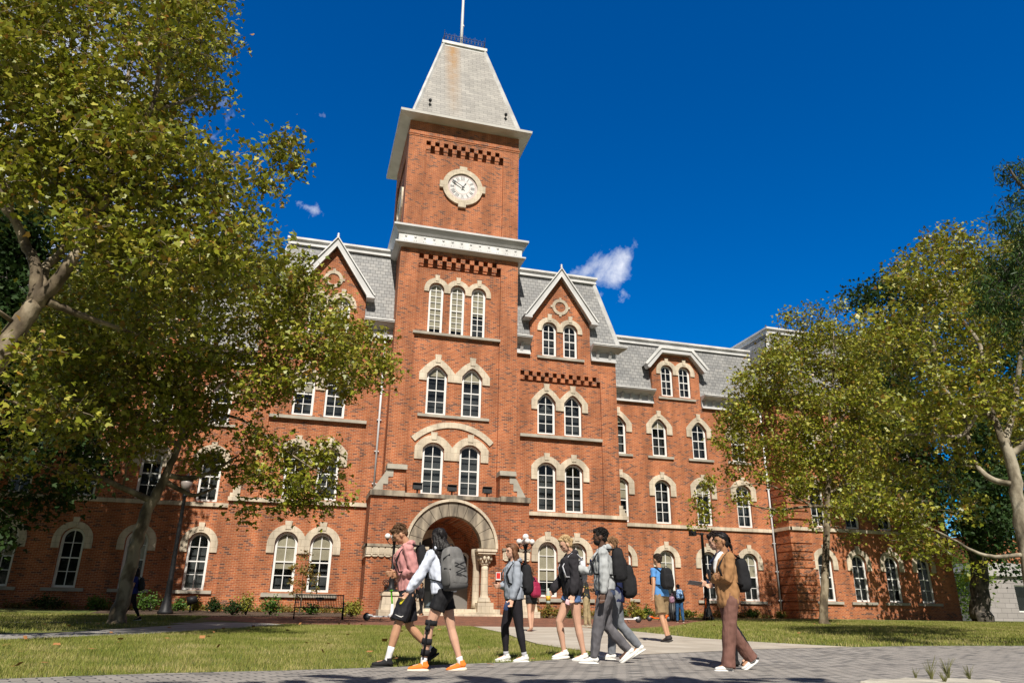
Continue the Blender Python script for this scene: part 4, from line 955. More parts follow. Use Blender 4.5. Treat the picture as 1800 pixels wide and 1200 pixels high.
def tree(name, label, cat, limbs, clumps, leaf, bark_m, base, size=.16, kind='maple', seed=1, per=15, twig_r=.28, group=None, dens=1.0, flare=1, droop=.35, up=.55):
    """limbs: list of polylines [(x,y,z,r)..] (first is the trunk); clumps: (x,y,z,radius, leaves)"""
    rg = np.random.default_rng(seed); rd = random.Random(seed)
    root = empty(name, base); tag(root, label, cat, group)
    inv = Matrix.Translation((-base[0], -base[1], -base[2]))
    tb = MB(); nodes = []
    def smooth_poly(pl, jit=0):
        out = []
        for i in range(len(pl)-1):
            p0 = pl[max(i-1, 0)]; p1 = pl[i]; p2 = pl[i+1]; p3 = pl[min(i+2, len(pl)-1)]
            for j in range(5):
                t = j/5
                out.append(tuple(.5*((2*p1[k])+(-p0[k]+p2[k])*t+(2*p0[k]-5*p1[k]+4*p2[k]-p3[k])*t*t+(-p0[k]+3*p1[k]-3*p2[k]+p3[k])*t**3) for k in range(4)))
        out.append(pl[-1]); return out
    for li, pl in enumerate(limbs):
        sp_ = smooth_poly(pl)
        pts = [Vector(q[:3]) for q in sp_]; rs = [max(.012, q[3]) for q in sp_]
        for i in range(1, len(pts)-1): pts[i] += Vector([rd.gauss(0, rs[i]*.07) for _ in range(3)])
        seg = 14 if rs[0] > .2 else 8
        if li == 0 or rs[0] > .1: rs = [r*flare for r in rs]
        tb.tube(pts, rs, seg)
        for p, r in zip(pts, rs):
            if li > 0 or p.z > base[2]+2.2: nodes.append((p, r))
    tw = MB(); leaves = []
    NP = np.array([n_[0][:] for n_ in nodes]); NR = [n_[1] for n_ in nodes]
    order = sorted(clumps, key=lambda c: min(np.linalg.norm(NP-np.array(c[:3]), axis=1)))
    for c in order:
        cc = np.array(c[:3]); rad = c[3]; nl = int(c[4]*dens)
        dd = np.linalg.norm(NP-cc, axis=1)+np.maximum(0, NP[:, 2]-cc[2])*.6
        i = int(dd.argmin()); a = Vector(NP[i]); e_ = Vector(cc)
        ln = (e_-a).length; r0 = min(NR[i]*.6, .02+.013*ln)
        mid = a.lerp(e_, .5)+Vector((rd.uniform(-.12, .12)*ln, rd.uniform(-.12, .12)*ln, rd.uniform(-.05, .16)*ln))
        pts = [a, a.lerp(mid, .55)+Vector((0, 0, .03*ln)), mid, mid.lerp(e_, .55)+Vector((rd.uniform(-.06, .06)*ln, 0, .02*ln)), e_]
        rs = [r0, r0*.85, r0*.65, r0*.48, r0*.3]
        tw.tube(pts, rs, 6)
        new = list(zip(pts[2:], rs[2:]))
        loc = [p for p, _ in new]
        ntw = max(3, nl//per)
        for _ in range(ntw):
            v = rg.normal(size=3); v /= np.linalg.norm(v); q = cc+v*rad*np.array([1, 1, .8])*(rg.uniform(.02, 1)**.42)
            qv = Vector(q); s_ = min(loc[-6:]+loc[:3], key=lambda p: (p-qv).length)
            mm = s_.lerp(qv, .5)+Vector((0, 0, .06*(qv-s_).length))
            tw.tube([s_, mm, qv], [max(.007, r0*.3), max(.006, r0*.2), .005], 3, False)
            if rd.random() < .3: loc.append(qv)
            t = rg.uniform(.35, 1.08, per)[:, None]
            leaves.append(np.array(mm)*(1-t)+q*t+rg.normal(size=(per, 3))*twig_r*np.array([1, 1, .75]))
        NP = np.vstack([NP]+[np.array(p)[None, :] for p, _ in new]); NR += [r for _, r in new]
    o = tb.build('trunk', bark_m, None); o.parent = root; o.matrix_parent_inverse = inv
    o2 = tw.build('branches', bark_m, None); o2.parent = root; o2.matrix_parent_inverse = inv
    P = np.vstack(leaves)
    me = leaf_mesh(name+'_crown', P, size, leaf, kind, rg, droop, up)
    oc = bpy.data.objects.new('crown', me); COL.objects.link(oc); oc.parent = root; oc.matrix_parent_inverse = inv
    return root
def A4(px, py, Y, r): p = at(px, py, Y); return (p.x, p.y, p.z, r)
def blob(spec, seed, jit=.3):
    """(px, py, Y, radius_m, leaves)"""
    return [(*at(px, py, Y)[:], r, n) for px, py, Y, r, n in spec]
def fill(poly, Y0, Y1, n, r0, r1, leaves, seed, bulge=None):
    """clump centres spread through a volume whose outline seen from the lawn is poly"""
    rd = random.Random(seed); out = []; xs = [p[0] for p in poly]; ys = [p[1] for p in poly]; tries = 0
    P = np.array(poly, float)
    while len(out) < n and tries < 20000:
        tries += 1; x, y = rd.uniform(min(xs), max(xs)), rd.uniform(min(ys), max(ys))
        if not inside(poly, np.array([x]), np.array([y]))[0]: continue
        Y = rd.uniform(Y0, Y1); r = rd.uniform(r0, r1)
        c = at(x, y, Y)
        if any((Vector(o[:3])-c).length < .5*(o[3]+r) for o in out) and rd.random() < .93: continue
        out.append((*c[:], r, int(leaves*(r/r1)**2)))
    return out
# --- 1 large sycamore off to the left, its limbs reach over the lawn
Yt = 14.0
base1 = (-7.6, 14.3, gz(14.3))
l1 = [[(-7.6, 14.3, .15, .62), (-7.5, 14.3, .9, 0.42), (-7.35, 14.3, 2.6, .36), (-6.7, 14.2, 4.4, .33), A4(-60, 700, Yt, .24), A4(20, 590, Yt, .18), A4(62, 535, Yt, .15)],
      [A4(62, 535, Yt, .13), A4(62, 470, Yt, .10), A4(45, 430, Yt+.2, .09), A4(28, 390, Yt+.3, .08), A4(0, 340, Yt+.3, .08), A4(-20, 200, Yt+.5, .05)],
      [A4(62, 535, Yt, .13), A4(95, 500, Yt-.1, .12), A4(128, 455, Yt-.2, .10), A4(150, 400, Yt, .08), A4(160, 340, Yt+.2, .08), A4(200, 220, Yt+.6, .05), A4(240, 80, Yt+1, .03)],
      [A4(75, 520, Yt, .09), A4(80, 470, Yt+.3, .08), A4(110, 440, Yt+.5, .07), A4(118, 390, Yt+.8, .05), A4(100, 300, Yt+1.2, .03)],
      [A4(85, 530, Yt, .09), A4(120, 545, Yt+.2, .07), A4(165, 562, Yt+.4, .055), A4(220, 580, Yt+.7, .03)],
      [A4(150, 400, Yt, .08), A4(210, 320, Yt-.3, .07), A4(262, 195, Yt-.4, .06), A4(275, 160, Yt-.4, .05), A4(285, 60, Yt-.3, .03)],
      [A4(262, 195, Yt-.4, .045), A4(305, 185, Yt-.3, .035), A4(350, 165, Yt, .02)],
      [A4(160, 340, Yt, .07), A4(260, 330, Yt+.8, .05), A4(380, 330, Yt+1.4, .035), A4(480, 300, Yt+1.8, .015)],
      [(-7.2, 14.3, 3.5, .2), (-8.2, 14.6, 6.5, .16), (-9, 15, 10, .1)]]
c1 = fill([(-40, -60), (200, -60), (235, 40), (300, -30), (375, -40), (385, 60), (380, 150), (365, 230), (400, 310), (430, 400), (440, 460), (380, 480), (250, 470), (160, 430), (100, 330), (-40, 360)], 12.6, 17.5, 150, .5, .98, 560, 11)
c1 += blob([(500, 250, 15.5, .45, 200), (515, 300, 15.6, .4, 170), (470, 330, 15.4, .5, 240), (440, 380, 15.2, .5, 240), (505, 270, 15.8, .35, 130), (480, 265, 15.6, .35, 120)], 3)
c1 += fill([(-40, 600), (60, 620), (150, 700), (210, 800), (120, 760), (-40, 760)], 12.8, 15.5, 6, .45, .7, 240, 12)
c1 += fill([(200, 440), (460, 440), (420, 560), (300, 620), (180, 560)], 14, 16.5, 14, .5, .8, 330, 13)
c1 += fill([(-260, -200), (-30, -200), (-30, 500), (-260, 560)], 12, 18, 30, 1.0, 1.5, 420, 15)
c1 += fill([(-300, -700), (330, -700), (330, -60), (-300, -60)], 12, 18, 34, 1.1, 1.6, 420, 16)
tree('sycamore_tree', 'huge sycamore leaning in from the left edge, its crown filling the upper left sky', 'tree', l1, c1, SYC, BARK, base1, .112, seed=21, twig_r=.17)
# --- 2 leaning sycamore beside the left lamp post
Y2 = 23.6
g2_ = at(205, 1095, Y2); base2 = (g2_.x, Y2, gz(Y2))
z2 = gz(Y2)
l2 = [[(g2_.x, Y2, z2-.1, .46), (g2_.x+.03, Y2, z2+.25, .35), A4(222, 1020, Y2, .30), A4(240, 950, Y2, .275), A4(262, 890, Y2, .26), A4(285, 850, Y2, .21), A4(300, 815, Y2, .16), A4(318, 770, Y2, .13), A4(322, 700, Y2, .10), A4(330, 600, Y2+.3, .07), A4(340, 520, Y2+.5, .04)],
      [A4(270, 880, Y2, .10), A4(240, 868, Y2-.1, .09), A4(200, 850, Y2-.2, .075), A4(160, 835, Y2-.4, .05), A4(100, 830, Y2-.6, .03)],
      [A4(290, 845, Y2, .09), A4(320, 862, Y2+.2, .07), A4(345, 870, Y2+.4, .055), A4(380, 855, Y2+.8, .03)],
      [A4(294, 835, Y2, .085), A4(330, 840, Y2-.2, .07), A4(365, 832, Y2-.5, .05), A4(420, 800, Y2-.8, .03)],
      [A4(312, 780, Y2, .11), A4(350, 745, Y2+.3, .10), A4(375, 725, Y2+.5, .09), A4(430, 702, Y2+.8, .07), A4(500, 660, Y2+1, .05), A4(580, 640, Y2+1.2, .03), A4(650, 640, Y2+1.4, .02)],
      [A4(312, 780, Y2, .09), A4(290, 770, Y2-.3, .08), A4(270, 745, Y2-.6, .06), A4(200, 710, Y2-1, .05), A4(90, 700, Y2-1.6, .035)],
      [A4(375, 725, Y2+.5, .05), A4(430, 740, Y2, .04), A4(500, 790, Y2-.4, .03), A4(560, 830, Y2-.6, .02)],
      [A4(320, 720, Y2, .08), A4(370, 620, Y2+.4, .06), A4(430, 540, Y2+.8, .035)]]
c2 = fill([(130, 470), (250, 450), (420, 470), (520, 455), (575, 535), (635, 580), (672, 635), (672, 655), (610, 675), (520, 695), (430, 695), (400, 680), (330, 760), (200, 790), (60, 740), (60, 600)], 21.8, 26.0, 135, .6, 1.05, 440, 31)
c2 += fill([(400, 760), (480, 745), (560, 775), (612, 800), (620, 850), (560, 880), (480, 900), (420, 860)], 22.6, 24.6, 15, .55, .85, 330, 33)
c2 += blob([(425, 905, 23.2, .45, 130), (470, 850, 23.6, .5, 160), (570, 900, 24, .3, 70), (40, 800, 23, .8, 260), (130, 830, 23, .6, 170), (675, 635, 25, .4, 110), (690, 650, 25.2, .3, 70), (660, 680, 25, .35, 80), (600, 690, 24.8, .4, 100), (530, 870, 23.8, .45, 120), (360, 800, 22.8, .7, 220), (340, 820, 24.6, .5, 150), (240, 800, 22.6, .6, 170), (575, 500, 25, .4, 110), (210, 760, 24.5, .7, 200)], 3)
tree('sycamore_tree', 'leaning mottled sycamore on the lawn beside the left black lamp post', 'tree', l2, c2, SYC, BARK, base2, .142, seed=22, flare=.62, twig_r=.22)
# --- 3 slim sycamore in front of the pavilion corner
Y3 = 32.0; g3_ = at(1449, 1097, Y3); z3 = gz(Y3); base3 = (g3_.x, Y3, z3)
l3 = [[(g3_.x, Y3, z3-.1, .46), (g3_.x, Y3, z3+.3, .33), A4(1450, 1020, Y3, .29), A4(1453, 930, Y3, .25), A4(1455, 870, Y3, .22), A4(1462, 800, Y3, .17), A4(1458, 740, Y3, .13), A4(1465, 660, Y3, .09), A4(1465, 570, Y3, .05)],
      [A4(1455, 890, Y3, .09), A4(1420, 890, Y3-.3, .07), A4(1360, 895, Y3-.7, .05), A4(1290, 880, Y3-1, .025)],
      [A4(1458, 865, Y3, .11), A4(1475, 855, Y3+.3, .10), A4(1490, 830, Y3+.6, .06), A4(1545, 780, Y3+1, .03)],
      [A4(1460, 800, Y3, .09), A4(1440, 760, Y3-.3, .07), A4(1390, 700, Y3-.8, .05), A4(1340, 640, Y3-1, .03)],
      [A4(1462, 760, Y3, .07), A4(1500, 700, Y3+.4, .05), A4(1530, 620, Y3+.6, .03)],
      [A4(1430, 890, Y3-.2, .05), A4(1340, 850, Y3-.9, .035), A4(1240, 870, Y3-1.3, .02)]]
c3 = fill([(1310, 660), (1370, 590), (1440, 545), (1500, 580), (1540, 640), (1560, 740), (1540, 830), (1490, 900), (1420, 880), (1350, 860), (1290, 790), (1270, 740)], 30.2, 34.4, 128, .65, 1.15, 470, 41)
c3 += blob([(1230, 890, 31, .6, 190), (1245, 850, 31, .55, 170), (1290, 830, 31.4, .8, 230), (1225, 920, 31, .3, 60), (1320, 690, 32, .8, 220), (1290, 730, 31.4, .5, 130), (1300, 880, 31, .6, 150), (1370, 900, 31, .6, 150), (1430, 920, 31.4, .4, 90), (1500, 940, 32.6, .4, 90), (1480, 540, 32, .6, 160), (1380, 560, 32, .6, 160), (1265, 780, 31, .5, 120), (1240, 905, 30.6, .4, 80)], 3)
tree('sycamore_tree', 'slim sycamore standing on the right lawn in front of the pavilion corner', 'tree', l3, c3, SYC, BARK, base3, .15, seed=23, flare=.64, twig_r=.25)
# --- 4 pale sycamore at the right edge
Y4 = 15.6; g4_ = at(1835, 1112, Y4); z4 = gz(Y4); base4 = (g4_.x, Y4, z4)
l4 = [[(g4_.x, Y4, z4-.1, .36), (g4_.x-.05, Y4, z4+.4, .26), A4(1808, 1000, Y4, .22), A4(1792, 900, Y4, .205), A4(1779, 820, Y4, .185), A4(1764, 770, Y4, .155)],
      [A4(1764, 780, Y4, .10), A4(1742, 720, Y4+.2, .085), A4(1728, 670, Y4+.4, .075), A4(1724, 610, Y4+.6, .06), A4(1690, 560, Y4+.8, .06), A4(1640, 480, Y4+1, .03)],
      [A4(1764, 780, Y4, .12), A4(1780, 730, Y4+.1, .105), A4(1787, 680, Y4+.3, .09), A4(1800, 560, Y4+.4, .07), A4(1790, 430, Y4+.6, .05)],
      [A4(1748, 735, Y4+.2, .08), A4(1690, 710, Y4+.4, .07), A4(1650, 670, Y4+.6, .06), A4(1640, 600, Y4+.8, .05), A4(1600, 560, Y4+1.2, .03)],
      [A4(1720, 722, Y4+.3, .055), A4(1690, 765, Y4+.5, .05), A4(1640, 762, Y4+.7, .04), A4(1590, 765, Y4+1, .025)],
      [A4(1778, 850, Y4, .08), A4(1740, 840, Y4+.5, .08), A4(1710, 800, Y4+.9, .06), A4(1690, 700, Y4+1.4, .04)],
      [A4(1795, 975, Y4, .06), A4(1750, 978, Y4+.3, .05), A4(1715, 970, Y4+.6, .042), A4(1680, 950, Y4+.9, .032), A4(1620, 920, Y4+1.4, .025)],
      [A4(1775, 800, Y4, .12), A4(1810, 770, Y4-.3, .10), A4(1860, 700, Y4-.8, .05)]]
c4 = fill([(1520, 560), (1545, 520), (1600, 440), (1680, 400), (1760, 430), (1860, 420), (1860, 720), (1790, 800), (1700, 780), (1620, 800), (1560, 760), (1540, 660)], 15.2, 19.5, 120, .5, .85, 400, 51)
c4 += blob([(1600, 930, 17, .6, 150), (1560, 900, 17.4, .45, 100), (1650, 980, 17, .4, 90), (1620, 880, 17.2, .5, 110), (1680, 900, 17, .5, 100), (1580, 960, 17.2, .35, 70), (1720, 1000, 16.4, .25, 40), (1570, 830, 18, .6, 140), (1640, 840, 18, .5, 110)], 3)
c4 += fill([(1500, 790), (1700, 790), (1720, 900), (1660, 985), (1570, 960), (1490, 880)], 16.2, 18.5, 15, .4, .7, 300, 53)
c4 += fill([(1860, 300), (2150, 300), (2150, 800), (1860, 800)], 14, 19, 12, .9, 1.3, 260, 52)
tree('sycamore_tree', 'pale-barked sycamore rising at the right edge with spreading white limbs', 'tree', l4, c4, SYC, BARK_W, base4, .115, seed=24, flare=.82, twig_r=.19)
# --- 5 big dark tree behind, right of the pavilion
Y5 = 41.2; x5 = at(1725, 1088, Y5).x; z5 = gz(Y5)
l5 = [[(x5, Y5, z5-.1, 1.5), (x5, Y5, z5+.5, 1.0), A4(1722, 1000, Y5, .82), A4(1712, 930, Y5, .74), A4(1700, 850, Y5, .6), A4(1680, 780, Y5, .45), A4(1640, 650, Y5-.5, .25), A4(1600, 560, Y5-1, .12)],
      [A4(1705, 880, Y5, .4), A4(1660, 820, Y5-1, .3), A4(1600, 740, Y5-2, .18), A4(1560, 640, Y5-2.5, .1)],
      [A4(1708, 900, Y5, .35), A4(1750, 850, Y5-.5, .25), A4(1790, 780, Y5-1, .15)]]
c5 = fill([(1510, 520), (1540, 490), (1600, 470), (1720, 500), (1800, 560), (1800, 880), (1760, 950), (1690, 890), (1610, 860), (1560, 780), (1520, 700), (1530, 600)], 37.5, 42.0, 95, 1.2, 2.2, 560, 61)
c6x = 0
c5 += fill([(1690, 700), (1810, 700), (1810, 960), (1740, 985), (1690, 900)], 39.5, 43.5, 18, 1.1, 1.7, 420, 62)
c5 += blob([(1745, 960, 39, 1.2, 260), (1780, 1000, 38.5, .8, 150), (1700, 930, 39, 1.2, 250), (1640, 900, 39, 1.1, 200), (1600, 850, 38.6, 1.1, 220), (1525, 620, 39, 1.5, 300), (1560, 700, 38, 1.8, 350)], 3)
tree('dark_tree', 'massive dark-trunked tree shading the far end of the hall', 'tree', l5, c5, DKL, BARK_D, (x5, Y5, z5), .30, 'oval', seed=25, flare=.64, twig_r=.5, per=18)
# --- 6 dark long-leaved tree overhanging the upper right corner
Y6 = 10.5; base6 = (17.5, 9.2, gz(9.2))
l6 = [[(17.5, 9.2, .0, .5), (17.4, 9.2, 3, .36), (17.0, 9.4, 6, .3), (15.8, 9.8, 8.2, .2), A4(1860, 470, Y6, .12), A4(1800, 480, Y6, .06), A4(1740, 500, Y6, .03)],
      [(15.8, 9.8, 8.2, .15), A4(1860, 360, Y6, .08), A4(1800, 330, Y6, .04), A4(1770, 290, Y6, .02)]]
c6 = blob([(x_, y_, Y_, r__*1.15, int(n__*2.4)) for x_, y_, Y_, r__, n__ in [(1790, 310, 10.6, .30, 110), (1800, 360, 10.4, .34, 130), (1775, 350, 10.7, .25, 70), (1760, 385, 10.6, .22, 60), (1765, 300, 10.6, .16, 35), (1810, 290, 10.5, .3, 80), (1790, 410, 10.3, .3, 110), (1800, 440, 10.2, .34, 150), (1760, 480, 10.4, .34, 150), (1730, 500, 10.5, .28, 110), (1790, 500, 10.2, .4, 190), (1750, 530, 10.4, .3, 120), (1800, 550, 10.2, .4, 190), (1770, 580, 10.3, .28, 120), (1720, 540, 10.6, .2, 60), (1810, 600, 10.2, .3, 120), (1740, 465, 10.7, .25, 80), (1775, 520, 10.0, .4, 190), (1800, 400, 9.9, .4, 170), (1785, 460, 10.0, .38, 160)]], 3)
c6 += fill([(1830, 200), (2100, 150), (2100, 700), (1830, 640)], 9, 12, 18, .8, 1.1, 260, 66)
tree('oak_tree', 'glossy long-leaved oak branches hanging in from the upper right corner', 'tree', l6, c6, OAK, BARK_D, base6, .115, 'long', seed=26, twig_r=.085, per=14, droop=1.3, up=.3)
# --- 7 dark maple behind at far left, 8 bright bush behind the dark tree
x7 = -17.5; z7 = gz(36)
l7 = [[(x7, 36, z7-.1, .6), (x7, 36, 4, 0.42), (x7+.3, 36, 8, .3), (x7+.6, 36, 13, .12)], [(x7, 36, 6, .25), (-15, 35, 10, .1)]]
c7 = fill([(-200, 250), (60, 330), (120, 400), (190, 560), (170, 660), (-60, 700), (-200, 640)], 33, 40, 70, 1.2, 1.9, 620, 71)
rdd = random.Random(77); c7 += [(rdd.uniform(-21, -8.5), rdd.uniform(34.5, 39), rdd.uniform(9.5, 19.5), rdd.uniform(1.3, 1.9), 520) for _ in range(46)]; c7 += [(rdd.uniform(-20, -9), rdd.uniform(36, 41), rdd.uniform(8, 14), rdd.uniform(1.2, 1.7), 480) for _ in range(22)]
c7 += fill([(-60, 620), (170, 640), (190, 780), (120, 900), (-60, 960)], 35, 41, 20, 1.0, 1.6, 460, 72)
tree('maple_tree', 'dark green maple standing against the hall at the far left', 'tree', l7, c7, DKL, BARK_D, (x7, 36, z7), .24, 'maple', seed=27, twig_r=.4, per=16)
BRT = leaf_mat('bright_leaf', [(.10, .17, .01), (.16, .24, .015), (.12, .2, .02)], .4)
xb = at(1680, 1060, 56).x
lb = [[(xb, 56, .5, .2), (xb, 56, 3, .12), (xb, 56, 6, .05)]]
cb = fill([(1655, 980), (1740, 960), (1735, 1075), (1690, 1085)], 54, 58, 14, 1.0, 1.5, 260, 81)
tree('bushy_tree', 'bright sunlit green bush behind the massive dark trunk', 'tree', lb, cb, BRT, BARK_D, (xb, 56, .6), .25, 'oval', seed=28, twig_r=.35, per=14)
for i_, (px_, py_, Yc, lab_) in enumerate(((1760, 880, 78, 'dark evergreen-looking crown rising behind the grey panel-clad building'), (1690, 900, 66, 'dark tree between the hall end and the grey building'))):
    xt = at(px_, 1085, Yc).x; tree('maple_tree', lab_, 'tree', [[(xt, Yc, .5, .5), (xt, Yc, 4, .35), (xt, Yc, 9, .2), (xt, Yc, 13, .08)]],
         fill([(px_-60, 1040), (px_-70, 900), (px_-60, 760), (px_, 700), (px_+70, 760), (px_+80, 900), (px_+60, 1000)], Yc-3, Yc+3, 22, 1.8, 2.6, 330, 90+i_), DKL, BARK_D, (xt, Yc, .65), .42, 'oval', seed=90+i_, twig_r=.6, per=16)
rg9 = np.random.default_rng(99); tb9 = MB(); PL = []  # belt of trees added out of view: dims sky fill, reflects in panes
for i in range(15):
    x9, y9 = -52+i*8+rg9.uniform(-2, 2), rg9.uniform(-44, -28); h9 = rg9.uniform(11, 16)
    tb9.tube([(x9, y9, 0), (x9+.3, y9, h9*.4), (x9, y9, h9*.85)], [.5, .35, .1], 8)
    for _ in range(16):
        c9 = np.array([x9, y9, h9*.62])+rg9.normal(size=3)*np.array([2.4, 2.2, h9*.17]); PL.append(c9+rg9.normal(size=(90, 3))*1.0)
tb9.tube([(-5, -6, 0), (-4.7, -5.5, 4), (-2.5, -2.5, 8.2), (.5, .2, 9.2)], [.35, .28, .15, .05], 8)
for c9 in ((-2.2, -.5, 9.0), (-.8, -.3, 9.3), (.6, -.6, 9.0), (2.0, -.4, 9.2), (3.2, -.7, 9.1), (-3.4, -1.6, 9.5), (1.2, -1.6, 9.6), (-1.5, -1.8, 9.6)): PL.append(np.array(c9)+rg9.normal(size=(26, 3))*np.array([.5, .4, .35]))
P9 = np.vstack(PL); P9[:, 2] = np.maximum(P9[:, 2], 1.5); me9 = leaf_mesh('added_wood_leaves', P9, .75, DKL, 'oval', rg9)
wd = bpy.data.objects.new('added_wood', me9); COL.objects.link(wd); tag(wd, 'added belt of dark trees unseen behind the camera, dimming sky light on the hall', 'trees', kind='stuff')
w9 = tb9.build('added_wood_trunks', BARK_D); w9.parent = wd
# trees out of the frame whose shade crosses the street in the photograph's foreground
# ================================================================ STREET FURNITURE AND PLANTS
def px_at(px, py, Y): return at(px, py, Y).x
FLAT = lambda n, c, r=.7, **k: mat(n, c, r, **k)
# lamp posts on the lawn
def lamp_post(x, y, h, label, lit=False, kind=0):
    z = gz(y); r = empty('street_lamp', (x, y, z)); tag(r, label, 'street lamp')
    b = MB(); b.lathe((0, 0, 0), [(.34, 0), (.34, .10), (.26, .2), (.20, .5), (.15, .75), (.14, 1.2), (.13, 1.26), (.15, 1.32), (.115, 1.5), (.095, h*.6), (.075, h-.15), (.12, h-.1), (.09, h)], 16); b.build('post', IRON, r)
    if kind == 0:
        b = MB(); b.lathe((0, 0, 0), [(.10, h+.0), (.19, h+.08), (.21, h+.14)], 12); b.build('lamp_collar', IRON, r)
        b = MB(); b.lathe((0, 0, 0), [(.17, h+.14), (.27, h+.5), (.25, h+.62)], 12)
        m_ = mat('frosted_lamp_glass', (.32, .27, .25), .4); o = b.build('lantern_glass', m_, r)
        b = MB(); b.lathe((0, 0, 0), [(.30, h+.62), (.26, h+.70), (.12, h+.85), (.03, h+.90), (.03, h+1.02)], 12); b.build('lantern_cap', IRON, r)
    else:
        b = MB(); b.box(-.55, .1, -.05, .05, h-.1, h-.02); b.box(-.75, -.42, -.16, .16, h-.2, h+.1); b.build('lamp_head', IRON, r)
    return r
pL = at(290, 1078, 37.5); lamp_post(pL.x, 37.5, at(327, 868, 37.5).z-gz(37.5), 'tall black lamp post with a glass lantern beside the leaning sycamore')
pR = at(1245, 1088, 38.5); lamp_post(pR.x, 38.5, at(1237, 936, 38.5).z-gz(38.5), 'plain black lamp post with a small side lamp behind the woman in the tan cardigan', kind=1)
# entrance lamps on stone pedestals
GLOBE = mat('white_globe', (.80, .80, .78), .25)
def globe_lamp(x, y, label):
    z0 = gz(y); p = empty('stone_pedestal', (x, y, z0)); tag(p, label[0], 'pedestal')
    b = MB(); b.box(-.62, .62, -.62, .62, 0, .30); b.hexa([(-.52, -.52, .301), (.52, -.52, .301), (.52, .52, .301), (-.52, .52, .301)], [(-.44, -.44, .95), (.44, -.44, .95), (.44, .44, .95), (-.44, .44, .95)]); b.build('plinth', STONE, p)
    b = MB(); b.box(-.5, .5, -.5, .5, .951, 1.05); b.box(-.42, .42, -.42, .42, 1.051, 1.13); b.build('pedestal_cap', STONE, p)
    zt_ = z0+1.13; r = empty('globe_lamp', (x, y, zt_)); tag(r, label[1], 'lamp')
    b = MB(); b.lathe((0, 0, 0), [(.42, 0), (.40, .05), (.24, .13), (.17, .2), (.13, .55), (.15, .62), (.10, .7), (.09, 1.0), (.11, 1.15), (.075, 1.2), (.065, 2.1), (.10, 2.18), (.06, 2.24), (.06, 2.3), (.11, 2.42), (.05, 2.6)], 14)
    for j in range(4):
        t = PI/2*j+PI/4; b.ball((.38*math.cos(t), .38*math.sin(t), .05), (.09, .09, .05), 8, 5)
    post = b.build('post', IRON, r)
    for s in (-1, 1):   # scrolls
        pts = []
        for i in range(26):
            t = i/25*3.6*PI; rad = .17*(1-i/25*.8); pts.append((s*(.30+rad*math.cos(t)*-1), 0, .42+rad*math.sin(t)))
        k = MB(); k.tube(pts, .022, 5); k.tube([(s*.13, 0, .2), (s*.26, 0, .24), (s*.34, 0, .25)], .024, 5); k.build('scroll', IRON, post)
    def arm(dx, dy, zz):
        k = MB(); k.tube([(0, 0, 2.3), (dx*.5, dy*.5, 2.26), (dx*.95, dy*.95, 2.42), (dx, dy, zz-.16)], .022, 6); k.lathe((dx, dy, 0), [(.03, zz-.2), (.085, zz-.14), (.07, zz-.12)], 10); k.build('arm', IRON, r)
        k = MB(); k.ball((dx, dy, zz), .15, 16, 12); k.build('globe', GLOBE, r)
    for dx, dy in ((.36, 0), (-.36, 0), (0, .36), (0, -.36)): arm(dx, dy, 2.68)
    k = MB(); k.ball((0, 0, 2.93), .17, 16, 12); k.build('globe', GLOBE, r)
pg = at(686, 1060, 38.6); globe_lamp(pg.x, 38.6, ('stepped stone pedestal left of the entrance steps', 'black scrolled lamp with white globes left of the entrance'))
pg2 = at(920, 1060, 38.6); globe_lamp(pg2.x+.1, 38.6, ('stepped stone pedestal right of the entrance steps', 'black scrolled lamp with white globes right of the entrance'))
# floodlights on the porch ledge
def flood(px, py, label):
    p = at(px, py, 41.25); r = empty('floodlight', (p.x, 41.25, 6.952)); tag(r, label, 'floodlight', 'floodlights on the porch ledge')
    b = MB(); b.box(-.12, .12, -.12, .12, 0, .05); b.tube([(0, 0, .05), (0, 0, .28)], .045, 8); b.tube([(-.17, 0, .27), (.17, 0, .27)], .02, 6); b.build('stand', IRON, r)
    b = MB(); b.hexa([(-.26, -.16, .28), (.26, -.16, .28), (.26, .14, .30), (-.26, .14, .30)], [(-.26, -.10, .62), (.26, -.10, .62), (.26, .12, .60), (-.26, .12, .60)]); b.box(-.28, .28, -.2, -.1, .60, .64); h = b.build('housing', IRON, r)
flood(733, 868, 'black floodlight standing left of both porch windows'); flood(794, 872, 'black floodlight standing between the two porch windows'); flood(856, 873, 'black floodlight standing right of both porch windows')
# red notice on the wall
b = MB(); sg = at(876, 1012, 40.66); b.box(sg.x-.14, sg.x+.14, 40.655, 40.675, sg.z-.21, sg.z+.21); s_ = b.build('wall_notice', mat('white_sign', (.7, .7, .68), .5)); tag(s_, 'small red and white notice on the brick right of the entrance column', 'sign')
b = MB(); b.box(sg.x-.11, sg.x+.11, 40.648, 40.654, sg.z-.13, sg.z+.17); b.build('red_field', mat('sign_red', (.6, .03, .025), .5), s_)
# ground spotlight near the left lamp
g = at(335, 1065, 40.0); r = empty('ground_spotlight', (g.x, 40, gz(40))); tag(r, 'small dark spotlight on a stake at the foot of the wall', 'spotlight')
b = MB(); b.tube([(0, 0, 0), (0, 0, .35)], .04, 6); b.build('stake', IRON, r)
b = MB(); b.tube([(-.2, 0, .5), (.25, .05, .62)], [.22, .17], 10); b.build('housing', IRON, r)
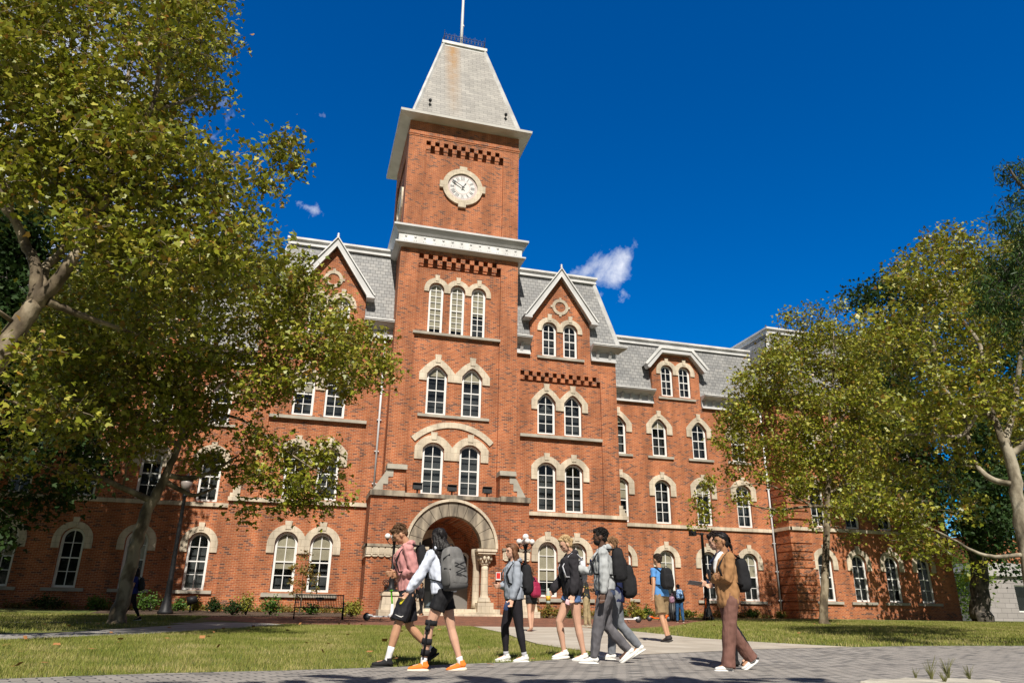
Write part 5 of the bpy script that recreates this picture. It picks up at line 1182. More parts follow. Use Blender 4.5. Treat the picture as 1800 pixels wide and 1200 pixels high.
# bench
def bench(x, y):
    z = gz(y); r = empty('park_bench', (x, y, z)); tag(r, 'black slatted metal bench facing the lawn below the double windows', 'bench')
    w = .92
    b = MB()
    n = 30
    for i in range(n):
        u = -w+2*w*i/(n-1)
        b.tube([(u, -.28, .43), (u, .16, .42), (u, .21, .45), (u, .27, .62), (u, .33, .90)], .011, 4, True, False)
    b.build('seat_slats', IRON, r)
    b = MB(); b.tube([(-w-.02, .335, .91), (w+.02, .335, .91)], .022, 6); b.tube([(-w, .20, .44), (w, .20, .44)], .016, 6); b.tube([(-w, -.29, .43), (w, -.29, .43)], .02, 6); b.box(-.16, .16, .30, .325, .74, .82); b.build('back_rail', IRON, r)
    for s in (-1, 1):
        k = MB(); k.tube([(s*w, -.28, 0), (s*w, -.26, .42), (s*w, -.27, .62), (s*w, .0, .66), (s*w, .27, .64)], .024, 6); k.build('arm_frame', IRON, r)
        k = MB(); k.tube([(s*w, .34, 0), (s*w, .22, .42), (s*w, .34, .92)], .024, 6); k.build('leg', IRON, r)
pb = at(559, 1088, 31.2); bench(pb.x, 31.2)
# scooters
def scooter(x, y, rz, label, deck_m, stem_m, grip_m, group='parked electric scooters'):
    r = empty('scooter', (x, y, gz(y)), rz); tag(r, label, 'scooter', group)
    b = MB(); b.hexa([(-.40, -.09, .13), (.32, -.09, .13), (.32, .09, .13), (-.40, .09, .13)], [(-.40, -.09, .18), (.36, -.09, .18), (.36, .09, .18), (-.40, .09, .18)]); b.tube([(-.36, 0, .17), (-.60, 0, .22)], .045, 8); b.build('deck', deck_m, r)
    b = MB(); b.tube([(.30, 0, .16), (.42, 0, .26), (.40, 0, .62)], [.07, .08, .05], 8); b.build('neck', deck_m, r)
    b = MB(); b.tube([(.405, 0, .55), (.33, 0, 1.08)], .034, 8); b.ball((.325, 0, 1.1), (.05, .07, .05), 8, 6); st = b.build('stem', stem_m, r)
    b = MB(); b.tube([(.31, -.27, 1.12), (.33, 0, 1.12), (.31, .27, 1.12)], .02, 6); b.build('handlebar', grip_m, r)
    for wx in (-.58, .48):
        k = MB(); k.v = []; k.lathe((0, 0, 0), [(.09, -.035), (.14, -.03), (.145, 0), (.14, .03), (.09, .035)], 20); k.v = [(wx+v[0], v[2], .145+v[1]) for v in k.v]; wl = k.build('wheel', FLAT('rubber_tyre', (.015, .015, .016), .8) if not bpy.data.materials.get('rubber_tyre') else bpy.data.materials['rubber_tyre'], r)
        k = MB(); k.lathe((0, 0, 0), [(.075, -.04), (.075, .04)], 12); k.v = [(wx+v[0], v[2], .145+v[1]) for v in k.v]; k.build('hub', bpy.data.materials.get('hub_grey') or FLAT('hub_grey', (.16, .165, .17), .4), wl)
    b = MB(); b.tube([(0, 0, .13), (-.03, .10, .01)], .012, 5); b.build('kickstand', IRON, r)
    return r
SW = FLAT('scooter_white', (.72, .73, .74), .35); LIME = FLAT('scooter_lime', (.16, .72, .02), .4); ORG = FLAT('scooter_orange', (.85, .14, .01), .4); BLK = FLAT('black_plastic', (.02, .02, .022), .5)
p = at(670, 1090, 30.6); scooter(p.x, 30.6, .12, 'white and lime electric scooter parked left of the entrance', SW, LIME, LIME)
p = at(1102, 1094, 31.4); scooter(p.x, 31.4, PI+.1, 'white electric scooter parked right of the entrance by the plants', SW, SW, BLK)
p = at(1160, 1090, 34.5); scooter(p.x, 34.5, .1, 'orange electric scooter by the man in the blue shirt', ORG, ORG, BLK)
p = at(1246, 1091, 37.6); scooter(p.x, 37.6, 1.3, 'dark electric scooter with an orange stem at the foot of the plain lamp post', BLK, ORG, BLK)
# litter bin
p = at(1183, 1090, 36.3); r = empty('litter_bin', (p.x, 36.3, gz(36.3))); tag(r, 'black ribbed litter bin beside the person in jeans', 'bin')
b = MB(); b.lathe((0, 0, 0), [(.30, 0), (.32, .05), (.36, .9)], 20); b.build('liner', BLK, r)
b = MB()
for i in range(24):
    t = 2*PI*i/24; b.tube([(.33*math.cos(t), .33*math.sin(t), .03), (.385*math.cos(t), .385*math.sin(t), .93)], .018, 4)
b.build('slats', IRON, r)
b = MB(); b.lathe((0, 0, 0), [(.40, .92), (.41, .98), (.25, 1.05)], 20); b.build('lid', IRON, r)
# plants
def shrub(px, py, Y, rad, h, leaf_m, label, seed, n=420, kind='oval', size=.085, group='shrubs along the foot of the hall'):
    p = at(px, py, Y); z = gz(Y); rg = np.random.default_rng(seed); r = empty('shrub', (p.x, Y, z)); tag(r, label, 'shrub', group)
    b = MB(); tips = []
    for i in range(16):
        a = rg.uniform(0, 2*PI); q = rad*rg.uniform(.15, .95); t = Vector((q*math.cos(a), q*math.sin(a), h*rg.uniform(.5, 1.0)*(1-.35*(q/rad)**2)))
        b.tube([(0, 0, 0), t*.5+Vector((0, 0, .08*h)), t], [.014, .01, .005], 4); tips.append(t)
    b.build('stems', BARK_D, r)
    P = np.array([tips[rg.integers(len(tips))] for _ in range(n)])*rg.uniform(.55, 1.05, (n, 1))+rg.normal(size=(n, 3))*np.array([rad, rad, h])*.15; P[:, 2] = np.maximum(P[:, 2], .04)
    o = bpy.data.objects.new('foliage', leaf_mesh('shrub_foliage', P, size, leaf_m, kind, rg, .0, .4)); COL.objects.link(o); o.parent = r
YEL = leaf_mat('yellow_green_leaf', [(.20, .22, .02), (.32, .30, .04), (.14, .19, .02), (.38, .30, .06)], .3); GRN = leaf_mat('green_leaf', [(.04, .10, .012), (.07, .15, .02), (.10, .18, .02)], .3)
AUT = leaf_mat('autumn_leaf', [(.17, .17, .03), (.28, .12, .03), (.12, .16, .02), (.30, .20, .05), (.10, .15, .02)], .3)
SH = [(408, 1078, 36.8, .35, .55, DKL, 'dark low shrub at the left end of the mulch bed'), (432, 1080, 37.2, .45, .75, YEL, 'round yellow-green shrub nearest the left downspout bay'), (475, 1080, 37.0, .45, .75, GRN, 'two-tone green shrub just left of the bench'),
      (545, 1082, 38.8, .35, .5, GRN, 'small green shrub seen through the bench slats'), (618, 1082, 36.4, .55, .7, YEL, 'yellowish rounded shrub right of the bench'), (265, 1070, 41, .6, .8, GRN, 'leafy green shrub beside the leaning trunk'),
      (312, 1070, 41.5, .4, .5, GRN, 'low bright shrub behind the black lamp post'), (340, 1068, 42.0, .4, .6, YEL, 'yellow shrub behind the dark spotlight'), (375, 1074, 41.0, .4, .6, DKL, 'sparse dark shrub between lamp post and bench'), (80, 1065, 42, .6, .6, DKL, 'shaded shrub at the far left under the round-headed window'), (170, 1066, 42, .6, .55, GRN, 'shaded shrub left of the leaning trunk'),
      (962, 1084, 38.5, .5, .6, AUT, 'reddish shrub under the window right of the entrance'), (1000, 1084, 39, .4, .5, GRN, 'green shrub behind the woman in the black hoodie'), (1093, 1082, 39, .35, .45, GRN, 'small green shrub behind the man in the grey hoodie'), (1112, 1080, 38.8, .45, .8, AUT, 'tallest rusty shrub of the right bed'), (1126, 1083, 37.6, .45, .5, YEL, 'pale hosta-like shrub in the right bed'), (1137, 1080, 38.4, .3, .65, GRN, 'upright green shrub left of the orange scooter'),
      (1208, 1084, 42.4, .5, .35, YEL, 'low yellow plant right of the person in jeans'), (1318, 1082, 44.5, .35, .5, GRN, 'small plant at the wall right of the woman in the cardigan'), (1330, 1082, 44.6, .3, .5, AUT, 'rusty little plant at the wall near the downspout'), (1372, 1084, 43.6, .4, .4, YEL, 'small plant at the foot of the white downspout')]
for i, (px, py, Y, rd_, h_, m_, lb_) in enumerate(SH): shrub(px, py, Y, rd_*1.2, h_*1.1, m_, lb_, 100+i, int(480*rd_/.4), size=.105)
PC = np.vstack([np.array([c[0], c[1], c[2]+c[4]*.45])+rngc.normal(size=(60, 3))*np.array([c[3]*.55, c[3]*.55, c[4]*.28]) for c in COVER]); PC[:, 2] = np.maximum(PC[:, 2], .70)
oc_ = bpy.data.objects.new('ground_cover', leaf_mesh('ground_cover', PC, .10, AUT, 'oval', rngc, .0, .4)); COL.objects.link(oc_); tag(oc_, 'low mixed green and rusty ground cover along the foot of the walls', 'ground cover', kind='stuff')
# sapling behind the bench
p = at(525, 1080, 38.0); z = gz(38.0)
tree('sapling', 'thin young tree with reddish leaves behind the bench', 'tree', [[(p.x, 38, z, .03), (p.x+.05, 38, z+.8, .024), (p.x, 38, z+1.6, .018), (p.x+.1, 38, z+2.6, .008)]],
     [(p.x+dx, 38+dy, z+dz, .3, 75) for dx, dy, dz in ((0, 0, 2.7), (.35, 0, 2.3), (-.3, .1, 2.1), (.5, -.1, 1.7), (-.45, 0, 1.5), (.1, .1, 1.4), (.6, 0, 1.2), (-.2, 0, 1.0), (.3, .1, 1.9), (.0, -.2, 1.9))],
     AUT, BARK_D, (p.x, 38, z), .10, 'maple', seed=55, twig_r=.1, per=10)
# grey pavilion building at the far right
SID = brick_mat('grey_cladding', (.36, .33, .32), (.31, .285, .275), (.14, .13, .13), 1.3, .48, .02, var=.05, bump=.3)
a_ = at(1738, 1085, 62); e_ = at(1990, 1085, 62); zt0 = at(1760, 1012, 62).z; r = empty('grey_building', (a_.x, 62, .68)); tag(r, 'low grey panel-clad building at the right edge beyond the trees', 'building')
b = MB(); wx0 = at(1789, 1060, 62).x; wz0, wz1 = at(1789, 1075, 62).z, at(1789, 1028, 62).z
X0, X1 = a_.x, e_.x
b.plate(rect(X0, X1, .5, zt0), [rect(wx0, wx0+4.5, wz0, wz1), rect(wx0+7, wx0+11, wz0, wz1)], 62, .4); b.box(X0, X0+.4, 62.4, 74, .5, zt0); b.box(X1-.4, X1, 62.4, 74, .5, zt0)
def wp(mb, n_, m_, par=None):
    o = mb.build(n_, m_); o.parent = par or r
    if not par: o.matrix_parent_inverse = Matrix.Translation((-a_.x, -62, -.68))
    return o
wp(b, 'clad_wall', SID)
b = MB(); b.box(X0-.3, X1+.3, 61.7, 74.3, zt0+.002, zt0+.5); b.box(X0-.1, X1+.1, 61.9, 74.1, zt0+.502, zt0+1.3); wp(b, 'parapet', FLAT('pale_fascia', (.42, .40, .39), .6))
b = MB(); b.box(X0+2, X1-1, 64, 73, zt0+1.302, zt0+4.2); wp(b, 'upper_storey', BRICK)
for k0 in (0, 7):
    b = MB(); x = wx0+k0; w_ = 4.5 if k0 == 0 else 4; b.plate(rect(x-.05, x+w_+.05, wz0-.05, wz1+.05), [rect(x+.12, x+w_/2-.05, wz0+.12, wz1-.12), rect(x+w_/2+.05, x+w_-.12, wz0+.12, wz1-.12)], 62.1, .12); f_ = wp(b, 'window', FRAME)
    b = MB(); b.box(x, x+w_, 62.14, 62.16, wz0, wz1); wp(b, 'pane', GLASS, f_)
b = MB(); b.box(X0+.6, X1-.6, 63, 73, .7, zt0-.1); wp(b, 'interior', DARK)
# planting bed edge and weeds at the bottom right of the picture
q = at(1610, 1192, 7.2)
b = MB(); nseg = 22
for i in range(5):
    pass
pts = []
STN = noisy('pale_kerb_stone', (.33, .30, .25), (.50, .46, .38), 3, .9, .5, 40)
kx = at(1590, 1200, 7.0).x
rng2 = random.Random(4)
out = [(kx+.85*math.cos(t)*(1+.06*math.sin(3*t)), 6.6+.42*math.sin(t)) for t in [2*PI*i/28 for i in range(28)]]
vs = [(x_, y_, .09) for x_, y_ in out]+[(kx+(x_-kx)*.93, 6.6+(y_-6.6)*.9, .165+.008*math.sin(i*2.1)) for i, (x_, y_) in enumerate(out)]+[(kx, 6.6, .172)]
b.add(vs, [(i, (i+1) % 28, 28+(i+1) % 28, 28+i) for i in range(28)]+[(28+i, 28+(i+1) % 28, 56) for i in range(28)], False)
tag(b.build('boulder', STN), 'pale flat boulder lying at the bottom right of the street', 'boulder')
def weed(px, py, Y, h, label, seed, n=16):
    rd = random.Random(seed); p = at(px, py, Y); r = empty('weed', (p.x, Y, .1)); tag(r, label, 'weed', 'weeds by the flat boulder')
    b = MB()
    for i in range(n):
        a, l_ = rd.uniform(0, 6.28), h*rd.uniform(.4, 1); d = rd.uniform(.1, .45)*l_
        b.tube([(0, 0, 0), (d*.3*math.cos(a), d*.3*math.sin(a), l_*.6), (d*math.cos(a), d*math.sin(a), l_)], [.004, .003, .0015], 3, False, False)
    b.build('stalks', bpy.data.materials.get('weed_green') or FLAT('weed_green', (.20, .20, .07), .8), r)
for i, (px, Y, h, lb_, n) in enumerate(((1610, 7.2, .16, 'pale grassy weed left of its neighbour by the flat boulder', 14), (1638, 6.9, .30, 'tall pale weed with upright stalks by the flat boulder', 22), (1668, 7.1, .26, 'feathery weed on the right side of the flat boulder', 40), (1705, 7.0, .2, 'rightmost low weed by the flat boulder', 26), (1660, 6.5, .17, 'dense tuft in front of the flat boulder', 40))):
    weed(px, 1195, Y, h, lb_, 60+i, n)
# ================================================================ PEOPLE
def V(*a): return Vector(a)
def fuse(mb, vox, name, m_, smooth=2, wr=0, wrs=9, seed=0, fold=0):
    """union of overlapping closed shapes as one continuous skin, optionally rumpled"""
    me = mb.mesh('tmp', None); o = bpy.data.objects.new('tmp', me); COL.objects.link(o)
    md = o.modifiers.new('r', 'REMESH'); md.mode = 'VOXEL'; md.voxel_size = vox; md.use_smooth_shade = True
    if smooth: s = o.modifiers.new('s', 'SMOOTH'); s.factor = .5; s.iterations = smooth
    bpy.context.view_layer.update(); dg = bpy.context.evaluated_depsgraph_get()
    r = bpy.data.meshes.new_from_object(o.evaluated_get(dg)); bpy.data.objects.remove(o); bpy.data.meshes.remove(me)
    r.name = name
    if wr:
        n = len(r.vertices); co = np.zeros(n*3); r.vertices.foreach_get('co', co); co = co.reshape(n, 3); no = np.zeros(n*3); r.vertices.foreach_get('normal', no); no = no.reshape(n, 3)
        d = np.array([noise.noise(Vector((c[0]*wrs+seed, c[1]*wrs, c[2]*wrs*.55)))+.5*noise.noise(Vector((c[0]*wrs*2.3, c[1]*wrs*2.3+seed, c[2]*wrs*1.6))) for c in co])
        if fold: d = np.abs(d)*-1.6+.3
        co += no*(d*wr)[:, None]; r.vertices.foreach_set('co', co.ravel()); r.update()
    r.materials.clear(); r.materials.append(m_)
    return r
def link(me, name, parent=None, loc=None, rz=0):
    o = bpy.data.objects.new(name, me); COL.objects.link(o)
    if parent: o.parent = parent
    if loc is not None: o.location = loc; o.rotation_euler = (0, 0, rz)
    return o
def etube(mb, rings, seg=16):
    """rings: (centre, lateral unit, half lateral, half depth, up/tangent)"""
    vs = []; n = len(rings)
    for i, (c, lat, a, d) in enumerate(rings):
        c = Vector(c); t = (Vector(rings[min(i+1, n-1)][0])-Vector(rings[max(i-1, 0)][0])).normalized(); lat = Vector(lat); lat = (lat-t*lat.dot(t)).normalized(); dep = t.cross(lat)
        for k in range(seg):
            th = 2*PI*k/seg; vs.append(c+lat*(a*math.cos(th))+dep*(d*math.sin(th)))
    fs = [(i*seg+k, i*seg+(k+1) % seg, (i+1)*seg+(k+1) % seg, (i+1)*seg+k) for i in range(n-1) for k in range(seg)]
    fs += [tuple(range(seg-1, -1, -1)), tuple((n-1)*seg+k for k in range(seg))]; mb.add(vs, fs, True)
def superbox(mb, c, r, ax, e=.45, seg=20, rings=12, taper=0):
    """rounded box; ax = (x,y,z) unit axes"""
    f = lambda w, m_: math.copysign(abs(w)**m_, w); vs = []; c = Vector(c)
    for j in range(rings+1):
        ph = -PI/2+PI*j/rings
        for k in range(seg):
            th = 2*PI*k/seg; x = f(math.cos(ph), e)*f(math.cos(th), e); y = f(math.cos(ph), e)*f(math.sin(th), e); z = f(math.sin(ph), e); s = 1-taper*z
            vs.append(c+ax[0]*(x*r[0]*s)+ax[1]*(y*r[1]*s)+ax[2]*(z*r[2]))
    fs = [(j*seg+k, j*seg+(k+1) % seg, (j+1)*seg+(k+1) % seg, (j+1)*seg+k) for j in range(rings) for k in range(seg)]
    mb.add(vs, fs, True)
def rotv(v, axis, deg): return Matrix.Rotation(math.radians(deg), 3, axis) @ v
CLOTH = {}
def cloth(name, c, rough=.9, var=.12):
    if name not in CLOTH: CLOTH[name] = noisy(name, tuple(x*(1-var) for x in c), tuple(min(1, x*(1+var)) for x in c), 6, rough, .25, 300, spec=.2, dist=.002)
    return CLOTH[name]
def skin(name, c):
    if name not in CLOTH:
        m_ = noisy(name, tuple(x*.92 for x in c), c, 9, .5, 0, spec=.35); CLOTH[name] = m_
    return CLOTH[name]
SK_L = skin('fair_skin', (.62, .36, .25)); SK_M = skin('tan_skin', (.50, .27, .16)); SK_D = skin('dark_skin', (.10, .05, .032)); SK_B = skin('brown_skin', (.38, .19, .10))
EYE = FLAT('dark_eye', (.02, .015, .012), .3); LIP = FLAT('lips', (.36, .12, .10), .5); LIPD = FLAT('lips_dark', (.10, .04, .035), .5)
WHT = cloth('white_leather', (.74, .73, .70), .6, .04); RUB = FLAT('cream_sole', (.72, .66, .52), .7)
class Fig: pass
def person(px, py, Y, h, head_deg, pose, look, label, cat='person', vox=.010, z=None, group=None):
    """px,py: where the pelvis stands in the picture; pose and look: dictionaries; facing +x locally"""
    k = h/1.75; P = Fig(); D = lambda key, d: pose.get(key, d)
    g = D('girth', 1.0); female = D('female', False)
    fat = g
    # --- skeleton
    J = {}; pel = V(0, 0, .93*k); lean = D('lean', 4); cyaw = D('chest_yaw', 0)
    up = rotv(V(0, 0, 1), 'Y', lean); fwd = rotv(V(1, 0, 0), 'Y', lean); fwd = Matrix.Rotation(math.radians(cyaw), 3, 'Z') @ fwd; lat = up.cross(fwd).normalized()
    J['pel'] = pel; J['waist'] = pel+up*.16*k; J['chest'] = pel+up*.34*k+fwd*.01; J['neck'] = pel+up*.52*k-fwd*.005
    shw = (.165 if female else .19)*k*(.5+.5*g)
    plat = V(0, 1, 0)
    for s, n_ in ((1, 'L'), (-1, 'R')):
        sh = pel+up*.475*k+lat*shw*s; J['sh'+n_] = sh
        fl, ab, el, tw_ = D('arm'+n_, (5, 8, 15, 0))
        d = rotv(V(0, 0, -1), 'Y', -fl); d = rotv(d, 'X', ab*s)
        d = Matrix.Rotation(math.radians(cyaw), 3, 'Z') @ d
        bend = rotv(V(1, 0, 0), 'Y', -fl); bend = rotv(bend, 'X', ab*s); bend = Matrix.Rotation(math.radians(cyaw), 3, 'Z') @ bend; bend = Matrix.Rotation(math.radians(tw_*s), 3, d) @ bend
        e = sh+d*.285*k; fd = (d*math.cos(math.radians(el))+bend*math.sin(math.radians(el))).normalized(); w_ = e+fd*.245*k
        J['el'+n_] = e; J['wr'+n_] = w_; J['fd'+n_] = fd; J['ud'+n_] = d; J['bd'+n_] = (bend*math.cos(math.radians(el))-d*math.sin(math.radians(el))).normalized()
        hf, hab, kn, fp = D('leg'+n_, (0, 2, 4, 0)); hip = pel+plat*.09*k*s-V(0, 0, .02*k)
        td = rotv(V(0, 0, -1), 'Y', -hf); td = rotv(td, 'X', hab*s); kd = rotv(V(0, 0, -1), 'Y', -(hf-kn)); kd = rotv(kd, 'X', hab*s*.5)
        J['hip'+n_] = hip; J['kn'+n_] = hip+td*.43*k; J['an'+n_] = J['kn'+n_]+kd*.405*k
        toe = D('toe'+n_, 0); J['ft'+n_] = Matrix.Rotation(math.radians(toe), 3, 'Z') @ rotv(V(1, 0, 0), 'Y', fp)
    low = min(min((J['an'+s]+J['ft'+s].cross(V(0, 1, 0))*0+V(0, 0, -.085*k)).z, (J['an'+s]+J['ft'+s]*.17*k+rotv(V(0, 0, -.075*k), 'Y', 0)).z) for s in 'LR')
    for key in J:
        if key[:2] not in ('fd', 'ud', 'bd', 'ft'): J[key] = J[key]-V(0, 0, low)
    hy, hpch, hrl = D('head', (0, 0, 0)); HR = Matrix.Rotation(math.radians(hy), 3, 'Z') @ Matrix.Rotation(math.radians(hpch+lean*.3), 3, 'Y') @ Matrix.Rotation(math.radians(hrl), 3, 'X')
    hc = J['neck']+up*.075*k+HR @ V(.025*k, 0, .105*k)
    # --- body: one continuous skin
    b = MB(); sg = skin_m = look['skin']
    wf = .94 if female else 1
    hipw = (.178 if female else .165)*k*fat; 
    etube(b, [(J['pel']-V(0, 0, .08*k), plat, .12*k*fat, .09*k*fat), (J['pel'], plat, hipw, .115*k*fat), (J['pel']+(J['waist']-J['pel'])*.6, lat, .15*k*fat, .10*k*fat), (J['waist'], lat, (.125 if female else .14)*k*fat, .095*k*fat), (J['chest'], lat, .155*k*wf*fat, .112*k*fat), (J['chest']+up*.10*k, lat, .16*k*wf, .10*k), (J['neck']-up*.03*k, lat, .10*k, .07*k), (J['neck']+up*.01*k, lat, .055*k, .055*k)])
    b.tube([J['neck']-up*.03*k, J['neck']+up*.05*k, hc-HR @ V(.02*k, 0, .03*k)], [.062*k, .054*k, .052*k], 12)
    for s, n_ in ((1, 'L'), (-1, 'R')):
        b.ball(J['sh'+n_], .055*k, 10, 8)
        b.tube([J['chest']+up*.10*k+lat*.08*s*k, J['sh'+n_], J['sh'+n_].lerp(J['el'+n_], .4), J['el'+n_], J['el'+n_].lerp(J['wr'+n_], .35), J['wr'+n_]], [.06*k, .052*k, .047*k*fat, .037*k, .038*k, .026*k], 10)
        b.tube([J['hip'+n_]+V(0, 0, .03*k), J['hip'+n_]-V(0, 0, .05*k), J['hip'+n_].lerp(J['kn'+n_], .5), J['kn'+n_], J['kn'+n_].lerp(J['an'+n_], .3), J['kn'+n_].lerp(J['an'+n_], .7), J['an'+n_]], [.085*k*fat, .092*k*fat, .077*k*fat, .054*k, .056*k*fat, .04*k, .034*k], 12)
        f_ = J['ft'+n_]; b.tube([J['an'+n_], J['an'+n_]+f_*.03*k-V(0, 0, .035*k), J['an'+n_]+f_*.13*k-V(0, 0, .05*k)], [.034*k, .036*k, .028*k], 8)
        # hand
        fd, bd = J['fd'+n_], J['bd'+n_]; w_ = J['wr'+n_]; curl = D('curl'+n_, 25); pn = D('palm'+n_, 0)
        side = fd.cross(bd).normalized(); 
        if pn: bd = Matrix.Rotation(math.radians(pn*s), 3, fd) @ bd; side = fd.cross(bd).normalized()
        # palm plane is fd x bd; fingers curl toward -side*s (towards the thigh)
        nrm = side*(1 if s > 0 else -1)*-1
        ctr = w_+fd*.045*k
        superbox(b, ctr, (.046*k, .038*k, .014*k), (fd, bd, nrm), .6, 12, 8)
        for fi in range(4):
            o_ = (fi-1.5)*.019*k; ln = (.068, .078, .073, .058)[3-fi if False else fi]*k; p0 = w_+fd*.082*k-bd*o_
            d0 = fd; c1_ = math.radians(curl*(.8+.12*fi)); d1 = (fd*math.cos(c1_)+nrm*math.sin(c1_)).normalized(); d2_ = (fd*math.cos(c1_*2.1)+nrm*math.sin(c1_*2.1)).normalized()
            p1_ = p0+d1*ln*.5; p2_ = p1_+d2_*ln*.55; b.tube([p0-fd*.012*k, p0, p1_, p2_], [.009*k, .0092*k, .0085*k, .0072*k], 7)
        tb_ = w_+fd*.025*k+bd*.032*k; td_ = (fd*.75+bd*.6+nrm*.25).normalized(); b.tube([tb_-bd*.012*k, tb_+td_*.03*k, tb_+td_*.035*k+(fd*.9+nrm*.4).normalized()*.028*k], [.013*k, .0115*k, .009*k], 7)
    # head
    hb = MB(); hk = k*.98
    hb.ball((-.005*hk, 0, .02*hk), (.098*hk, .077*hk, .098*hk), 18, 14); hb.ball((.022*hk, 0, -.035*hk), (.068*hk, .060*hk, .075*hk), 16, 12); hb.ball((.055*hk, 0, -.082*hk), (.030*hk, .030*hk, .024*hk), 10, 8)
    hb.ball((.068*hk, 0, .022*hk), (.026*hk, .055*hk, .018*hk), 10, 8)
    hb.tube([(.085*hk, 0, .012*hk), (.098*hk, 0, -.012*hk), (.106*hk, 0, -.026*hk)], [.009*hk, .011*hk, .013*hk], 8); hb.ball((.082*hk, 0, -.055*hk), (.014*hk, .022*hk, .012*hk), 8, 6)
    for s in (-1, 1): hb.ball((.0, s*.078*hk, -.008*hk), (.02*hk, .011*hk, .031*hk), 8, 6); hb.ball((.05*hk, s*.04*hk, -.02*hk), (.028*hk, .022*hk, .024*hk), 8, 6)
    HT = lambda v: hc+HR @ Vector(v)
    b.add([HT(v) for v in hb.v], hb.f, True)
    body = link(fuse(b, vox*.72, 'person', sg, 1), 'person'); P.o = body
    rootx = px_at(px, py, Y); zz = gz(Y) if z is None else z
    body.location = (rootx, Y, zz); body.rotation_euler = (0, 0, math.radians(head_deg)); tag(body, label, cat, group)
    def child(mb, name, m_, fused=True, **kw):
        me = fuse(mb, kw.pop('v', vox), name, m_, **kw) if fused else mb.mesh(name, m_); return link(me, name, body)
    for s in (-1, 1):
        e = MB(); e.ball(HT((.083*hk, s*.031*hk, .004*hk)), (.010*hk, .012*hk, .007*hk), 8, 6); child(e, 'eye', EYE, False)
        e = MB(); e.tube([HT((.094*hk, s*.016*hk, .024*hk)), HT((.090*hk, s*.034*hk, .028*hk)), HT((.078*hk, s*.05*hk, .023*hk))], .0045*hk, 5); child(e, 'eyebrow', look['hair'], False)
    e = MB(); e.tube([HT((.090*hk, -.02*hk, -.056*hk)), HT((.098*hk, 0, -.056*hk)), HT((.090*hk, .02*hk, -.056*hk))], .0055*hk, 5); child(e, 'lips', LIPD if sg is SK_D else LIP, False)
    # --- hair
    hs = look.get('hairstyle', 'short'); hm = look['hair']; H_ = MB()
    if hs == 'short':
        H_.ball(HT((-.018*hk, 0, .045*hk)), (.1*hk, .086*hk, .088*hk), 16, 12); H_.ball(HT((.045*hk, 0, .088*hk)), (.052*hk, .062*hk, .034*hk), 12, 8); H_.ball(HT((-.06*hk, 0, -.01*hk)), (.05*hk, .07*hk, .06*hk), 12, 8)
        child(H_, 'hair', hm, v=vox*.8, wr=.012*look.get('fluff', 1), wrs=38, seed=px)
    else:
        H_.ball(HT((-.022*hk, 0, .042*hk)), (.100*hk, .087*hk, .090*hk), 16, 12); H_.ball(HT((-.055*hk, 0, -.02*hk)), (.058*hk, .078*hk, .075*hk), 12, 8); H_.ball(HT((.04*hk, 0, .085*hk)), (.05*hk, .06*hk, .03*hk), 12, 8)
        bk = -(fwd); rd = random.Random(px)
        if hs == 'long':
            ln = look.get('hairlen', .36)*k; n_ = 11
            for i in range(n_):
                a = (i/(n_-1)-.5)*2; st = HT((-.05*hk+(abs(a)**2)*.06*hk, a*.072*hk, .01*hk)); mid = st+V(0, 0, -ln*.45)+bk*(look.get('hairback', .085)*(1-.6*abs(a)))*k+lat*(a*.035*k); en = mid+V(0, 0, -ln*.55)+lat*rd.uniform(-.02, .02)+fwd*(.05*abs(a)*look.get('front', .5))
                H_.tube([st+V(0, 0, .04), st.lerp(mid, .5)+bk*.01, mid, mid.lerp(en, .6), en], [.03*hk, .032*hk, .03*hk, .024*hk, .010*hk], 8)
        if hs == 'bun': H_.ball(HT((-.115*hk, 0, .015*hk)), (.036*hk, .036*hk, .036*hk), 10, 8); H_.tube([HT((.02*hk, .07*hk, .03*hk)), HT((.0, .085*hk, -.04*hk)), HT((-.02*hk, .075*hk, -.10*hk))], [.015*hk, .01*hk, .004*hk], 6)
        if hs == 'ponytail': H_.ball(HT((-.11*hk, 0, -.01*hk)), (.03*hk, .03*hk, .03*hk), 8, 6); H_.tube([HT((-.11*hk, 0, -.01*hk)), HT((-.14*hk, 0, -.07*hk)), HT((-.15*hk, .01, -.16*hk))], [.026*hk, .022*hk, .008*hk], 8)
        child(H_, 'hair', hm, v=vox*.8, wr=.008, wrs=40, seed=px)
    if look.get('beard'):
        q = MB(); q.ball(HT((.03*hk, 0, -.066*hk)), (.062*hk, .062*hk, .052*hk), 12, 8); child(q, 'beard', hm, v=vox*.7)
    if hs in ('short', 'bun'):   # loose locks that roughen the outline
        q = MB(); rd = random.Random(px+1); fl = look.get('fluff', .8)
        for i in range(170):
            a, t = rd.uniform(0, 2*PI), rd.uniform(.02, 1.35); n_ = Vector((math.sin(t)*math.cos(a), math.sin(t)*math.sin(a), math.cos(t)))
            if n_.x > .45 and n_.z < .55: continue
            s_ = Vector((-.016, 0, .045))*hk+Vector((n_.x*.098, n_.y*.084, n_.z*.086))*hk; tn = n_.cross(Vector((rd.uniform(-1, 1), rd.uniform(-1, 1), rd.uniform(-1, 1)))).normalized()
            e1 = s_+n_*.010*fl*hk+tn*.016*hk; e2 = e1+n_*.002*fl*hk+tn*.016*hk-Vector((0, 0, .008*hk)); q.tube([HT(s_), HT(e1), HT(e2)], [.0085*hk, .007*hk, .002*hk], 4)
        link(q.mesh('hair_locks', hm), 'hair_locks', body)
